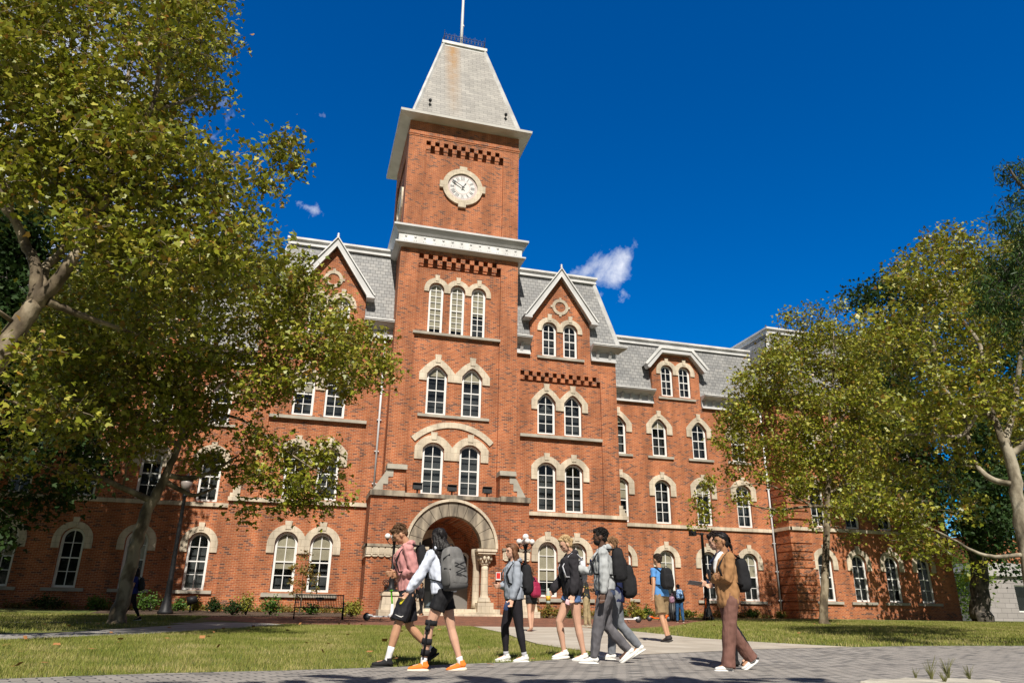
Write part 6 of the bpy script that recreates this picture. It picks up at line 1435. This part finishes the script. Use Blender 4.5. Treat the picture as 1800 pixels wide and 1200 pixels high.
    if hs in ('long', 'ponytail'):
        q = MB(); rd = random.Random(px+2)
        for i in range(90):   # strands combed back over the skull
            a = rd.uniform(-1.25, 1.25); P0 = (.07*hk*math.cos(a), .066*hk*math.sin(a), .115*hk*(1-.25*abs(a)))
            pts = [HT((.05*hk, .03*hk*a, .120*hk)), HT((-.03*hk, .075*hk*math.sin(a)*.8, .128*hk-.02*hk*abs(a))), HT((-.10*hk, .075*hk*math.sin(a), .05*hk)), HT((-.118*hk, .06*hk*math.sin(a), -.02*hk))]
            q.tube(pts, [.003*hk, .005*hk, .005*hk, .003*hk], 4)
        link(q.mesh('hair_strands', hm), 'hair_strands', body)
    # --- bottoms
    bt = look['bottom']; kind, bm_ = bt[0], bt[1]; B = MB(); e_ = {'leggings': 1.06, 'shorts': 1.22, 'pants': 1.22, 'wide': 1.42, 'miniskirt': 1.15}[kind]
    top_z = J['waist'].lerp(J['pel'], .3)
    etube(B, [(J['pel']-V(0, 0, .10*k), plat, .11*k*fat*e_*.95, .10*k*fat), (J['pel']-V(0, 0, .03*k), plat, hipw*1.04, .125*k*fat), (J['pel']+V(0, 0, .03*k), plat, hipw*1.03, .12*k*fat), (top_z, lat, .15*k*fat, .108*k*fat)])
    for n_ in 'LR':
        hp_, kn_, an_ = J['hip'+n_], J['kn'+n_], J['an'+n_]; top = hp_+V(0, 0, .03*k)
        if kind == 'shorts':
            t = bt[2]; B.tube([top, hp_-V(0, 0, .04*k), hp_.lerp(kn_, t*.6), hp_.lerp(kn_, t)], [.085*k*fat, .103*k*fat, .098*k*fat*1.05, .102*k*fat*bt[3]], 14)
        elif kind == 'leggings': B.tube([top, hp_-V(0, 0, .05*k), hp_.lerp(kn_, .5), kn_, kn_.lerp(an_, .3), kn_.lerp(an_, .7), an_+(kn_-an_)*.12], [.087*k*fat, .098*k*fat, .083*k*fat, .061*k*fat, .062*k*fat, .047*k, .042*k], 14)
        elif kind == 'pants': B.tube([top, hp_-V(0, 0, .05*k), hp_.lerp(kn_, .5), kn_, kn_.lerp(an_, .4), an_+(kn_-an_)*.08, an_-(kn_-an_)*.03], [.09*k*fat, .105*k*fat, .092*k*fat, .076*k*fat, .072*k, .058*k, .055*k], 14)
        else: B.tube([top, hp_-V(0, 0, .05*k), hp_.lerp(kn_, .5), kn_, kn_.lerp(an_, .5), an_, an_-(kn_-an_)*.10], [.09*k*fat, .106*k*fat, .096*k, .088*k, .086*k, .086*k, .087*k], 14)
    child(B, {'shorts': 'shorts', 'leggings': 'leggings'}.get(kind, 'trousers'), bm_, wr=.0 if kind == 'leggings' else .014*k, wrs=10, seed=px, smooth=1)
    # --- top
    tk = look['top']; T = MB(); e_ = {'hoodie': 1.20, 'tshirt': 1.10, 'cardigan': 1.24}[tk[0]]*look.get('loose', 1); low_ = tk[2] if len(tk) > 2 else .03
    hem = J['pel']-V(0, 0, low_*k)
    etube(T, [(hem, lat, hipw*1.10*(1 if tk[0] != 'hoodie' else .98), .135*k*fat), (hem+up*.06*k, lat, hipw*1.12, .142*k*fat), (J['waist'], lat, .152*k*e_*.98*fat, .115*k*e_*.98*fat), (J['chest'], lat, .160*k*e_*fat*wf, .120*k*e_*fat), (J['chest']+up*.11*k, lat, .155*k*e_*wf, .100*k*e_), (J['neck']-up*.02*k, lat, .105*k, .08*k), (J['neck']+up*.02*k, lat, .066*k, .064*k)])
    e_ /= look.get('loose', 1)**.7
    for s, n_ in ((1, 'L'), (-1, 'R')):
        sh, el_, wr_ = J['sh'+n_], J['el'+n_], J['wr'+n_]
        T.ball(sh, .062*k*e_*.92, 10, 8)
        if tk[0] == 'tshirt': T.tube([J['chest']+up*.09*k+lat*.07*s*k, sh, sh.lerp(el_, .55)], [.07*k, .064*k, .062*k], 12)
        else: T.tube([J['chest']+up*.09*k+lat*.07*s*k, sh, sh.lerp(el_, .5), el_, el_.lerp(wr_, .5), wr_-(wr_-el_)*.1, wr_+(wr_-el_)*.02], [.075*k, .066*k*e_*.9, .060*k*e_*.92, .056*k*e_, .054*k*e_, .042*k*e_, .034*k], 12)
    if tk[0] == 'hoodie':
        T.tube([J['neck']+lat*.085*k+fwd*.045*k+up*.00*k, J['neck']+lat*.10*k-fwd*.03*k+up*.03*k, J['neck']-fwd*.085*k+up*.035*k, J['neck']-lat*.10*k-fwd*.03*k+up*.03*k, J['neck']-lat*.085*k+fwd*.045*k+up*.0*k], [.028*k, .04*k, .052*k, .04*k, .028*k], 10)
    if tk[0] == 'hoodie':
        for s_ in (-1, 1):
            q = MB(); a_ = J['neck']+lat*.028*s_*k+fwd*.085*k-up*.02*k; b_ = J['chest']+lat*.034*s_*k+fwd*.158*k*e_/1.2+up*.02*k; q.tube([a_, a_.lerp(b_, .5)+fwd*.035*k, b_, b_-up*.05*k], .004*k, 4); link(q.mesh('drawstring', look.get('cord', tk[1])), 'drawstring', body)
    tm = {'hoodie': 'hoodie', 'tshirt': 'shirt', 'cardigan': 'cardigan'}[tk[0]]
    child(T, tm, tk[1], wr=.019*k if tk[0] != 'tshirt' else .012*k, wrs=10, seed=px+3, smooth=1)
    # --- socks and shoes
    for s, n_ in ((1, 'L'), (-1, 'R')):
        an_, f_ = J['an'+n_], J['ft'+n_]; dnv = f_.cross(V(0, 1, 0)); dnv = dnv if dnv.z < 0 else -dnv; dnv.normalize(); la = f_.cross(dnv).normalized()
        if look.get('sock'):
            q = MB(); u_ = (J['kn'+n_]-an_); q.tube([an_+dnv*.03*k, an_, an_+u_*look['sock'][1]*.5, an_+u_*look['sock'][1]], [.042*k, .039*k, .040*k, .043*k], 12); child(q, 'sock', look['sock'][0], False)
        if look.get('sandal'):
            q = MB(); superbox(q, an_+f_*.055*k+dnv*.078*k, (.125*k, .045*k, .008*k), (f_, la, -dnv), .7, 16, 6); child(q, 'sandal', look['shoe'], False); continue
        q = MB(); base_ = an_+dnv*.045*k
        q.tube([an_-dnv*.02*k-f_*.01*k, an_+dnv*.02*k-f_*.012*k, base_-f_*.01*k], [.043*k, .045*k, .047*k], 12)
        etube(q, [(base_-f_*.062*k, la, .026*k, .020*k), (base_-f_*.045*k-dnv*.01*k, la, .038*k, .040*k), (base_+f_*.01*k-dnv*.012*k, la, .041*k, .045*k), (base_+f_*.07*k+dnv*.004*k, la, .046*k, .036*k), (base_+f_*.13*k+dnv*.012*k, la, .049*k, .028*k), (base_+f_*.165*k+dnv*.016*k, la, .040*k, .022*k), (base_+f_*.188*k+dnv*.018*k, la, .020*k, .014*k)], 12)
        sh_ = child(q, 'shoe', look['shoe'], v=vox*.7, smooth=1)
        q = MB(); th_ = look.get('sole_t', .016)*k
        superbox(q, base_+f_*.062*k+dnv*(.040*k), (.140*k, .050*k, th_), (f_, la, -dnv), .62, 20, 6); so_ = link(q.mesh('sole', look.get('sole', RUB)), 'sole', sh_)
        q = MB()
        for i in range(4): c_ = base_+f_*(.045+.02*i)*k-dnv*(.030-.0075*i)*k; q.tube([c_-la*.024*k, c_-dnv*.006*k, c_+la*.024*k], .0035*k, 4)
        link(q.mesh('laces', look.get('lace', look['shoe'])), 'laces', sh_)
    P.J = J; P.up = up; P.fwd = fwd; P.lat = lat; P.k = k; P.HT = HT; P.hk = hk; P.child = child
    P.tr = (tuple(body.location), math.radians(head_deg)); return P
def backpack(P, m_, label, size=(.30, .15, .45), drop=0, strap_m=None, group=None, extra=None, vox=.012, straps=True):
    J, up, fwd, lat, k = P.J, P.up, P.fwd, P.lat, P.k; bm = MB(); c = J['chest']-fwd*(.13*k+size[1]*.5)+up*(-.02-drop)*k
    ax = (lat, -fwd, up); superbox(bm, c, (size[0]/2, size[1]/2, size[2]/2), ax, .5, 24, 14, .10); superbox(bm, c-fwd*size[1]*.42-up*size[2]*.12, (size[0]*.40, size[1]*.22, size[2]*.30), ax, .5, 20, 10, .06)
    o = link(fuse(bm, vox, 'backpack', m_, 1, wr=.006, wrs=14, seed=1), 'backpack'); o.location = P.tr[0]; o.rotation_euler = (0, 0, P.tr[1]); tag(o, label, 'backpack', group)
    sm_ = strap_m or m_
    for s in ((1, 'L'), (-1, 'R')) if straps else ():
        q = MB(); s_, n_ = s; sh = J['sh'+n_]; off = lat*(.10*k*s_)
        p = [c+up*size[2]*.46+lat*.07*s_*k, J['neck']-fwd*.07*k+off+up*.012*k, J['neck']+off*.98+up*.028*k, J['neck']+fwd*.085*k+off*1.08-up*.05*k, J['chest']+fwd*.148*k+off*1.2+up*.02*k, J['chest']+fwd*.12*k+lat*.158*s_*k-up*.13*k, c-up*size[2]*.30+fwd*.05*k+lat*size[0]*.48*s_]
        pts = []
        for i in range(len(p)-1):
            for t in (0, .5): pts.append(p[i].lerp(p[i+1], t))
        pts.append(p[-1]); q.tube(pts, [(.026*k, .008*k)]*len(pts), 8, flat=tuple(lat)); link(q.mesh('strap', sm_), 'strap', o)
    q = MB(); tp = c+up*size[2]*.5; q.tube([tp+lat*.04, tp+up*.035+lat*.02, tp+up*.035-lat*.02, tp-lat*.04], .008, 5); link(q.mesh('handle', sm_), 'handle', o)
    q = MB(); z_ = c-fwd*size[1]*.42+up*size[2]*.2; q.tube([z_+lat*size[0]*.36-up*.05, z_+lat*size[0]*.30, z_, z_-lat*size[0]*.30, z_-lat*size[0]*.36-up*.05], .005, 4); link(q.mesh('zip', BLK), 'zip', o)
    if extra == 'cords':
        q = MB(); f0 = c-fwd*(size[1]*.66)-up*size[2]*.05
        for s_ in (-1, 1):
            k2 = MB(); superbox(k2, c+lat*s_*size[0]*.47-up*size[2]*.22, (.03, size[1]*.36, size[2]*.20), ax, .6, 12, 8); link(k2.mesh('side_pocket', cloth('grey_mesh', (.10, .098, .095))), 'side_pocket', o)
            k2 = MB(); k2.tube([c+lat*s_*size[0]*.40-fwd*size[1]*.45+up*size[2]*.30, c+lat*s_*size[0]*.50+up*size[2]*.22], .009, 5); k2.tube([c+lat*s_*size[0]*.42-fwd*size[1]*.45-up*size[2]*.05, c+lat*s_*size[0]*.52+up*size[2]*.0], .009, 5); link(k2.mesh('side_strap', BLK), 'side_strap', o)
        k2 = MB(); superbox(k2, c-up*size[2]*.42, (size[0]*.46, size[1]*.60, size[2]*.09), ax, .5, 18, 8); link(k2.mesh('base_panel', cloth('dark_grey_nylon', (.085, .083, .082))), 'base_panel', o)
        A_ = [f0+lat*a*size[0]*.30+up*b_*size[2]*.17 for a, b_ in ((-1, 1), (1, .4), (-1, -.2), (1, -.8), (-1, -1.1), (1, -.5), (-1, .2), (1, .9))]
        q.tube(A_, .0045, 4); link(q.mesh('bungee_cord', BLK), 'bungee_cord', o)
    return o
def held(mb, name, m_, P, label, cat):
    o = mb.build(name, m_, None); o.location = P.tr[0]; o.rotation_euler = (0, 0, P.tr[1]); tag(o, label, cat); return o
def az(px): return math.degrees(YAW)+math.degrees(math.atan((px-900)/1364))
BRN = cloth('brown_hair', (.085, .045, .022), .6, .3); BLKH = cloth('black_hair', (.012, .010, .010), .5, .2); LBR = cloth('long_brown_hair', (.13, .06, .03), .5, .35); BLD = cloth('blonde_hair', (.45, .31, .16), .6, .2); DRD = cloth('black_short_hair', (.012, .010, .009), .8, .2)
BKF = cloth('black_fabric', (.018, .018, .020), .85, .2)
# P1
p1 = person(716, 1062, 10.1, 1.80, 180-az(716)+8, dict(legL=(16, 2, 2, -4), legR=(-8, 2, 38, 32), armL=(-18, 8, 100, 48), armR=(-2, 8, 95, 55), lean=7, head=(0, 33, 0), curlL=50, curlR=40),
    dict(skin=SK_M, hair=BRN, hairstyle='short', fluff=1.4, bottom=('shorts', cloth('black_shorts', (.016, .016, .02), .7), .88, 1.08), top=('hoodie', cloth('pink_fleece', (.56, .26, .25)), .02), shoe=cloth('black_mesh', (.02, .02, .022), .8), sole=FLAT('black_sole', (.02, .02, .02), .8), sock=(cloth('white_sock', (.75, .75, .75)), .38)),
    'young man in a pink hoodie and black shorts looking down at his phone', vox=.009)
backpack(p1, BKF, 'black backpack worn by the man in the pink hoodie', (.30, .14, .42))
q = MB(); w_ = p1.J['wrL']+p1.J['fdL']*.10; superbox(q, w_+V(0, -.03, .02), (.07, .036, .005), (p1.J['fdL'], V(0, 1, 0), p1.J['bdL']), .5, 12, 6); held(q, 'phone', BLK, p1, 'black phone held by the man in the pink hoodie', 'phone')
q = MB(); t_ = p1.J['kn'+'L'].lerp(p1.J['hipL'], .26)+V(.03, .112, 0); q.tube([t_+V(-.045, 0, -.0), t_+V(-.02, .0, -.014), t_+V(.02, 0, .0), t_+V(.06, 0, .02)], [.004, .008, .005, .001], 5); o = q.build('swoosh_mark', WHT); o.parent = p1.o
# P2
p2 = person(779, 1062, 9.35, 1.67, 180-az(783)-14, dict(female=True, legL=(19, 3, 12, 0), legR=(-13, 2, 6, 8), armL=(20, 20, 10, 10), armR=(-2, 12, 16, 10), lean=9, chest_yaw=-30, head=(-28, -2, 0), curlL=45, curlR=35, toeL=14, toeR=14, girth=1.0),
    dict(skin=SK_L, hair=BLKH, hairstyle='long', hairlen=.44, front=-.2, hairback=.17, bottom=('shorts', cloth('black_running_shorts', (.014, .014, .016), .7), .46, 1.08), top=('hoodie', cloth('white_sweatshirt', (.62, .66, .76)), .00), shoe=cloth('orange_mesh', (.85, .22, .035), .8), sole=RUB, sole_t=.026, sock=(cloth('white_sock', (.75, .75, .75)), .16), lace=cloth('orange_lace', (.8, .2, .03))),
    'woman with long black hair in a white sweatshirt and orange shoes seen from behind', vox=.009)
backpack(p2, cloth('grey_nylon', (.17, .165, .16), .6), 'large grey backpack with black bungee cords worn by the black-haired woman', (.33, .185, .51), .05, BKF, extra='cords')
q = MB(); kn, an = p2.J['knL'], p2.J['anL']; ax_ = (kn-an).normalized()
for t in (.30, .62): c_ = an.lerp(kn, t); q.tube([c_-ax_*.035, c_+ax_*.035], .062 if t > .5 else .054, 14)
c_ = kn+(p2.J['hipL']-kn)*.16; q.tube([c_-ax_*.03, c_+ax_*.03], .075, 14)
for s in (-1, 1): q.tube([an.lerp(kn, .2)+V(0, s*.06, 0), kn+V(0, s*.068, 0), kn.lerp(p2.J['hipL'], .25)+V(0, s*.078, 0)], .014, 8); q.tube([kn+V(0, s*.06, 0), kn+V(0, s*.085, 0)], .032, 12)
o = q.build('knee_brace', BKF); o.parent = p2.o
q = MB(); w_ = p2.J['wrL']+p2.J['fdL']*.09; superbox(q, w_+V(.01, .0, -.01), (.068, .010, .034), (p2.J['fdL'], V(0, 1, 0), p2.J['bdL']), .5, 12, 6); held(q, 'phone', FLAT('yellow_case', (.75, .66, .03), .4), p2, 'phone in a yellow case held by the woman with the grey backpack', 'phone')
# P3
p3 = person(903, 1062, 10.75, 1.61, 180-az(903)+20, dict(female=True, legL=(-8, 2, 4, 3), legR=(14, 2, 18, 4), armL=(4, 9, 16, 10), armR=(2, 8, 88, 40), lean=2, head=(12, 6, 0), curlL=35, curlR=60, girth=1.06),
    dict(skin=SK_L, hair=LBR, hairstyle='long', hairlen=.44, front=1.6, hairback=.10, bottom=('leggings', cloth('black_leggings', (.018, .016, .02), .6)), top=('hoodie', cloth('heather_grey', (.30, .33, .38)), .03), shoe=WHT, sole=FLAT('white_sole', (.74, .72, .68), .6), sole_t=.024, sock=(cloth('grey_sock', (.42, .42, .45)), .14)),
    'smiling woman with long brown hair in a grey zip hoodie and black leggings', vox=.009)
backpack(p3, BKF, 'black backpack worn by the smiling brown-haired woman', (.29, .15, .44), .05)
q = MB(); w_ = p3.J['wrL']+p3.J['fdL']*.09; superbox(q, w_+V(.05, .0, -.0), (.07, .008, .036), (p3.J['fdL'], V(0, 1, 0), p3.J['bdL']), .5, 12, 6); held(q, 'phone', FLAT('navy_case', (.02, .035, .09), .3), p3, 'dark blue phone held by the smiling brown-haired woman', 'phone')
# P4
Y4p = 10.9
p4 = person(1006, 1055, Y4p, 1.78, 180-az(1006)+16, dict(female=True, legL=(-6, 2, 6, 4), legR=(24, 2, 34, 6), armL=(-2, 10, 14, 5), armR=(16, 8, 22, 10), lean=3, head=(8, 26, 0), curlL=35, curlR=60),
    dict(skin=SK_L, hair=BLD, hairstyle='bun', loose=1.13, bottom=('shorts', cloth('denim', (.09, .15, .30), .8), .30, 1.05), top=('hoodie', cloth('washed_black', (.028, .026, .030)), .06), shoe=WHT, sole=FLAT('white_sole2', (.74, .70, .64), .6), sole_t=.024, lace=WHT),
    'blonde woman in an oversized black hoodie and denim shorts', vox=.009)
b4 = backpack(p4, cloth('white_canvas', (.66, .66, .70)), 'small white backpack worn by the blonde woman', (.24, .10, .34), .03)
def bottle(P, hand, label, m_):
    q = MB(); c_ = P.J['wr'+hand]+P.J['fd'+hand]*.095-V(0, 0, .10); q.lathe(tuple(c_), [(.03, 0), (.034, .02), (.034, .14), (.02, .18), (.014, .2), (.014, .22)], 14); return held(q, 'bottle', m_, P, label, 'bottle')
bo = bottle(p4, 'R', 'clear drink bottle with a yellow label carried by the blonde woman', FLAT('clear_plastic', (.45, .5, .45), .15))
q = MB(); c_ = p4.J['wrR']+p4.J['fdR']*.095-V(0, 0, .10); q.lathe(tuple(c_), [(.0355, .04), (.0355, .11)], 14); o = q.build('bottle_label', FLAT('yellow_label', (.7, .4, .03), .5)); o.parent = bo
q = MB(); c_ = p4.J['wrL']+p4.J['fdL']*.11; superbox(q, c_+V(.05, 0, .0), (.045, .003, .035), (V(.9, 0, .3).normalized(), V(0, 1, 0), V(-.3, 0, .9).normalized()), .3, 8, 6); held(q, 'card_holder', FLAT('pink_card', (.72, .45, .48), .5), p4, 'pink and white card holder in the hand of the blonde woman', 'card holder')
q = MB(); c_ = p4.J['wrL']; q.tube([c_-p4.J['fdL']*.025, c_+p4.J['fdL']*.01], .034, 12); o = q.build('wristwatch', BLK); o.parent = p4.o
# P5
p5 = person(1064, 1050, 10.4, 1.86, 180-az(1064)+2, dict(legL=(14, 2, 3, -2), legR=(-2, 2, 40, 34), armL=(-4, 8, 12, 6), armR=(38, 10, 62, -5), lean=3, head=(0, -2, 0), curlL=30, curlR=10, palmR=-80),
    dict(skin=SK_D, hair=DRD, hairstyle='short', fluff=1.3, beard=True, bottom=('pants', cloth('grey_track_pants', (.115, .11, .12), .7)), top=('hoodie', cloth('light_grey_fleece', (.40, .415, .42)), .00), shoe=WHT, sole=FLAT('white_sole3', (.76, .74, .7), .6), sole_t=.022, sock=(cloth('grey_sock', (.42, .42, .45)), .12), lace=WHT),
    'bearded man in a light grey hoodie and grey track pants gesturing with his hand', vox=.009)
backpack(p5, BKF, 'bulky black backpack worn by the man in the light grey hoodie', (.31, .19, .49), -.0)
q = MB(); f_ = p5.J['chest']+p5.fwd*.158+p5.up*.02
q.tube([f_+p5.lat*.10+p5.up*.03, f_+p5.lat*.05+p5.up*.05+p5.fwd*.012, f_+p5.up*.0+p5.fwd*.016, f_-p5.lat*.05-p5.up*.02+p5.fwd*.012, f_-p5.lat*.09+p5.up*.02], [.008, .012, .010, .012, .006], 6); o = q.build('chest_print', cloth('navy_print', (.02, .03, .10))); o.parent = p5.o
q = MB(); etube(q, [(p5.J['pel']-V(0, 0, .07), V(0, 1, 0), .178, .150), (p5.J['pel']+V(0, 0, .0), V(0, 1, 0), .182, .148)]); o = link(fuse(q, .01, 'undershirt', cloth('blue_grey_cotton', (.06, .08, .14)), 1), 'undershirt', p5.o)
# P6
p6 = person(1082, 1052, 11.1, 1.78, 180-az(1082)+0, dict(legL=(8, 2, 4, 0), legR=(-7, 2, 34, 30), armL=(-6, 10, 70, 15), armR=(5, 8, 60, 0), lean=2, head=(0, 0, 0)),
    dict(skin=SK_M, hair=cloth('light_brown_hair', (.22, .12, .06), .6, .2), hairstyle='short', bottom=('pants', cloth('light_grey_sweatpants', (.17, .18, .20))), top=('tshirt', cloth('navy_shirt', (.016, .022, .07)), .14), shoe=WHT, sole=FLAT('white_sole4', (.76, .74, .7), .6), sock=(cloth('grey_sock', (.42, .42, .45)), .12)),
    'man in a navy shirt walking half hidden behind the man in the light grey hoodie', vox=.011)
backpack(p6, BKF, 'drooping black backpack on the half-hidden man in the navy shirt', (.30, .19, .50), .16)
# P7
p7 = person(1163, 1052, 15.4, 1.82, 180-az(1163)-42, dict(legL=(-10, 3, 8, 10), legR=(12, 3, 30, 12), armL=(-14, 14, 12, 5), armR=(12, 10, 20, 5), lean=4, head=(5, 0, 0), curlL=35),
    dict(skin=SK_M, hair=cloth('dark_brown_hair', (.03, .02, .015), .7, .2), hairstyle='short', bottom=('shorts', cloth('khaki', (.26, .18, .10)), .86, 1.12), top=('tshirt', cloth('sky_blue_cotton', (.10, .27, .58)), .05), shoe=cloth('charcoal_mesh', (.035, .03, .03), .8), sole=FLAT('grey_sole', (.05, .045, .045), .8)),
    'man in a bright blue t-shirt and khaki shorts walking away on the concrete path', vox=.012)
backpack(p7, BKF, 'black backpack worn by the man in the blue t-shirt', (.30, .17, .46), .02)
# P8
p8 = person(1280, 1050, 9.05, 1.72, 180-az(1280)+26, dict(female=True, legL=(10, 2, 2, -2), legR=(-7, 2, 30, 30), armL=(12, 3, 96, 72), armR=(18, 3, 92, 74), lean=1, head=(0, 2, 0), curlL=40, curlR=40),
    dict(skin=SK_B, hair=BLKH, hairstyle='ponytail', bottom=('wide', cloth('brown_trousers', (.175, .088, .070), .8)), top=('cardigan', cloth('camel_knit', (.36, .19, .085)), .15), shoe=WHT, sole=FLAT('white_sole5', (.78, .77, .74), .6), sole_t=.02),
    'woman with a black ponytail in a tan cardigan and brown wide trousers, arms folded', vox=.009)
q = MB(); J = p8.J; 
q.tube([J['neck']+p8.up*.03+p8.fwd*.03, J['neck']+p8.up*.0+p8.fwd*.075, J['chest']+p8.up*.10+p8.fwd*.118, J['chest']+p8.fwd*.142, J['chest']+p8.fwd*.125-p8.up*.10], [(.050, .03), (.052, .028), (.045, .022), (.03, .022), (.012, .015)], 12, flat=(0, 1, 0)); o = link(fuse(q, .009, 'white_top', cloth('white_rib', (.72, .71, .70)), 1), 'white_top', p8.o)
backpack(p8, BKF, 'black backpack worn by the woman in the tan cardigan', (.30, .17, .44), .06)
q = MB(); w_ = J['wrL']+J['fdL']*.08; superbox(q, w_+p8.up*.03+p8.fwd*.03, (.036, .008, .075), (J['fdL'], p8.fwd, p8.up), .5, 12, 6); held(q, 'phone', BLK, p8, 'dark phone in the folded arms of the woman in the tan cardigan', 'phone')
q = MB(); [q.tube([p8.HT((.099*p8.hk, s*.034*p8.hk+.022*math.cos(t), .004+.018*math.sin(t))) for t in [2*PI*i/12 for i in range(13)]], .002, 4) for s in (-1, 1)]; q.tube([p8.HT((.1, -.012, .006)), p8.HT((.1, .012, .006))], .002, 4); [q.tube([p8.HT((.098, s*.055, .008)), p8.HT((.0, s*.082, .008))], .002, 4) for s in (-1, 1)]; o = q.build('glasses', FLAT('gold_wire', (.5, .35, .12), .3, metal=1)); o.parent = p8.o
# P9
p9 = person(1278, 1052, 9.75, 1.80, 180-az(1278)+14, dict(legL=(4, 2, 8, 2), legR=(-8, 2, 26, 26), armL=(0, 8, 80, 60), armR=(-6, 6, 84, 22), lean=5, head=(0, 14, 0), curlL=40, curlR=40),
    dict(skin=SK_L, hair=cloth('curly_dark_hair', (.02, .012, .01), .7, .2), hairstyle='short', fluff=1.8, bottom=('pants', cloth('black_trousers', (.014, .014, .016), .7)), top=('hoodie', cloth('navy_jacket', (.02, .03, .07)), .0), shoe=cloth('black_leather', (.02, .02, .02), .35), sole=FLAT('black_sole2', (.015, .015, .015), .8)),
    'curly-haired person in glasses and black trousers half hidden behind the woman in tan', vox=.011)
q = MB(); w_ = p9.J['wrR']+p9.J['fdR']*.14; superbox(q, w_+V(.05, .0, .03), (.10, .085, .002), (V(.96, 0, .12).normalized(), V(0, .95, .3).normalized(), V(-.12, -.3, .95).normalized()), .12, 8, 4); held(q, 'paper_sheet', FLAT('grey_paper', (.30, .29, .31), .8), p9, 'grey sheet of paper held out in front of the folded arms', 'paper')
# P10
p10 = person(934, 1062, 20.4, 1.68, 180-az(934)-50, dict(female=True, legL=(-6, 3, 4, 6), legR=(12, 3, 8, 0), armL=(5, 8, 15, 0), armR=(-8, 12, 15, 0)),
    dict(skin=SK_L, hair=LBR, hairstyle='ponytail', bottom=('shorts', BKF, .40, 1.05), top=('tshirt', cloth('dark_tee', (.03, .03, .035)), .04), shoe=cloth('brown_sandal', (.12, .05, .035)), sandal=True),
    'woman in black shorts and sandals walking away behind the brown-haired woman', vox=.014)
backpack(p10, cloth('maroon_nylon', (.28, .02, .06), .6), 'maroon backpack worn by the woman in sandals', (.30, .16, .42), .14)
# P11
p11 = person(1194, 1062, 33.2, 1.68, 180-az(1194)-78, dict(legL=(3, 4, 3, 0), legR=(-4, 4, 3, 0), armL=(8, 10, 40, 10), armR=(8, 12, 40, 10)),
    dict(skin=SK_M, hair=BLKH, hairstyle='short', bottom=('pants', cloth('blue_jeans', (.03, .09, .20))), top=('hoodie', BKF, .05), shoe=BKF),
    'person in black top and blue jeans standing by the litter bin', vox=.018)
backpack(p11, noisy('blue_white_print', (.04, .13, .32), (.45, .6, .75), 34, .8, lo=.5, hi=.6), 'blue and white patterned backpack on the person in jeans', (.32, .18, .46), -.02, BKF)
q = MB(); superbox(q, p11.J['pel']+V(-.02, .34, .10), (.07, .13, .15), (V(1, 0, 0), V(0, 1, 0), V(0, 0, 1)), .6, 12, 8); q.tube([p11.J['pel']+V(0, .26, .22), p11.J['pel']+V(0, .30, .42), p11.J['pel']+V(0, .38, .22)], .012, 5); held(q, 'tote_bag', noisy('pink_print', (.45, .25, .32), (.1, .06, .12), 20, .8), p11, 'pink patterned bag hanging beside the person in jeans', 'bag')
# P12
p12 = person(1031, 1062, 25.0, 1.76, 180-az(1031)-10, dict(legL=(3, 4, 3, 0), legR=(-4, 4, 3, 0), armL=(8, 10, 40, 10), armR=(8, 12, 40, 10)),
    dict(skin=SK_M, hair=BRN, hairstyle='short', bottom=('pants', cloth('khaki_trousers', (.36, .28, .16))), top=('tshirt', noisy('black_yellow_print', (.02, .02, .02), (.5, .38, .05), 9, .8, lo=.6, hi=.62), .05), shoe=cloth('tan_shoe', (.3, .25, .18))),
    'person in khaki trousers standing far behind the blonde woman', vox=.015)
# P13
p13 = person(233, 1052, 26.4, 1.60, 180-az(233)+4, dict(female=True, legL=(16, 2, 4, 0), legR=(-16, 2, 14, 8), armL=(10, 8, 30, 5), armR=(-8, 8, 20, 0), lean=3),
    dict(skin=SK_M, hair=BLKH, hairstyle='long', hairlen=.2, bottom=('leggings', BKF), top=('tshirt', cloth('royal_blue_tee', (.02, .03, .16)), .04), shoe=BKF, sole=FLAT('white_sole6', (.6, .6, .6), .6)),
    'person in a royal blue top walking in the shade behind the leaning trunk', vox=.014)
backpack(p13, noisy('black_backpack_logo', (.016, .016, .018), (.02, .02, .022), 4), 'black backpack worn by the walker in the shade', (.28, .16, .40), .05)
# P14
p14 = person(741, 1050, 39.3, 1.62, 180-az(741)+40, dict(female=True, legL=(6, 2, 6, 0), legR=(-8, 2, 8, 4)),
    dict(skin=SK_B, hair=BLKH, hairstyle='ponytail', bottom=('leggings', BKF), top=('hoodie', BKF, .04), shoe=cloth('brown_shoe', (.25, .12, .07))),
    'person dressed in black at the foot of the entrance steps', vox=.018)
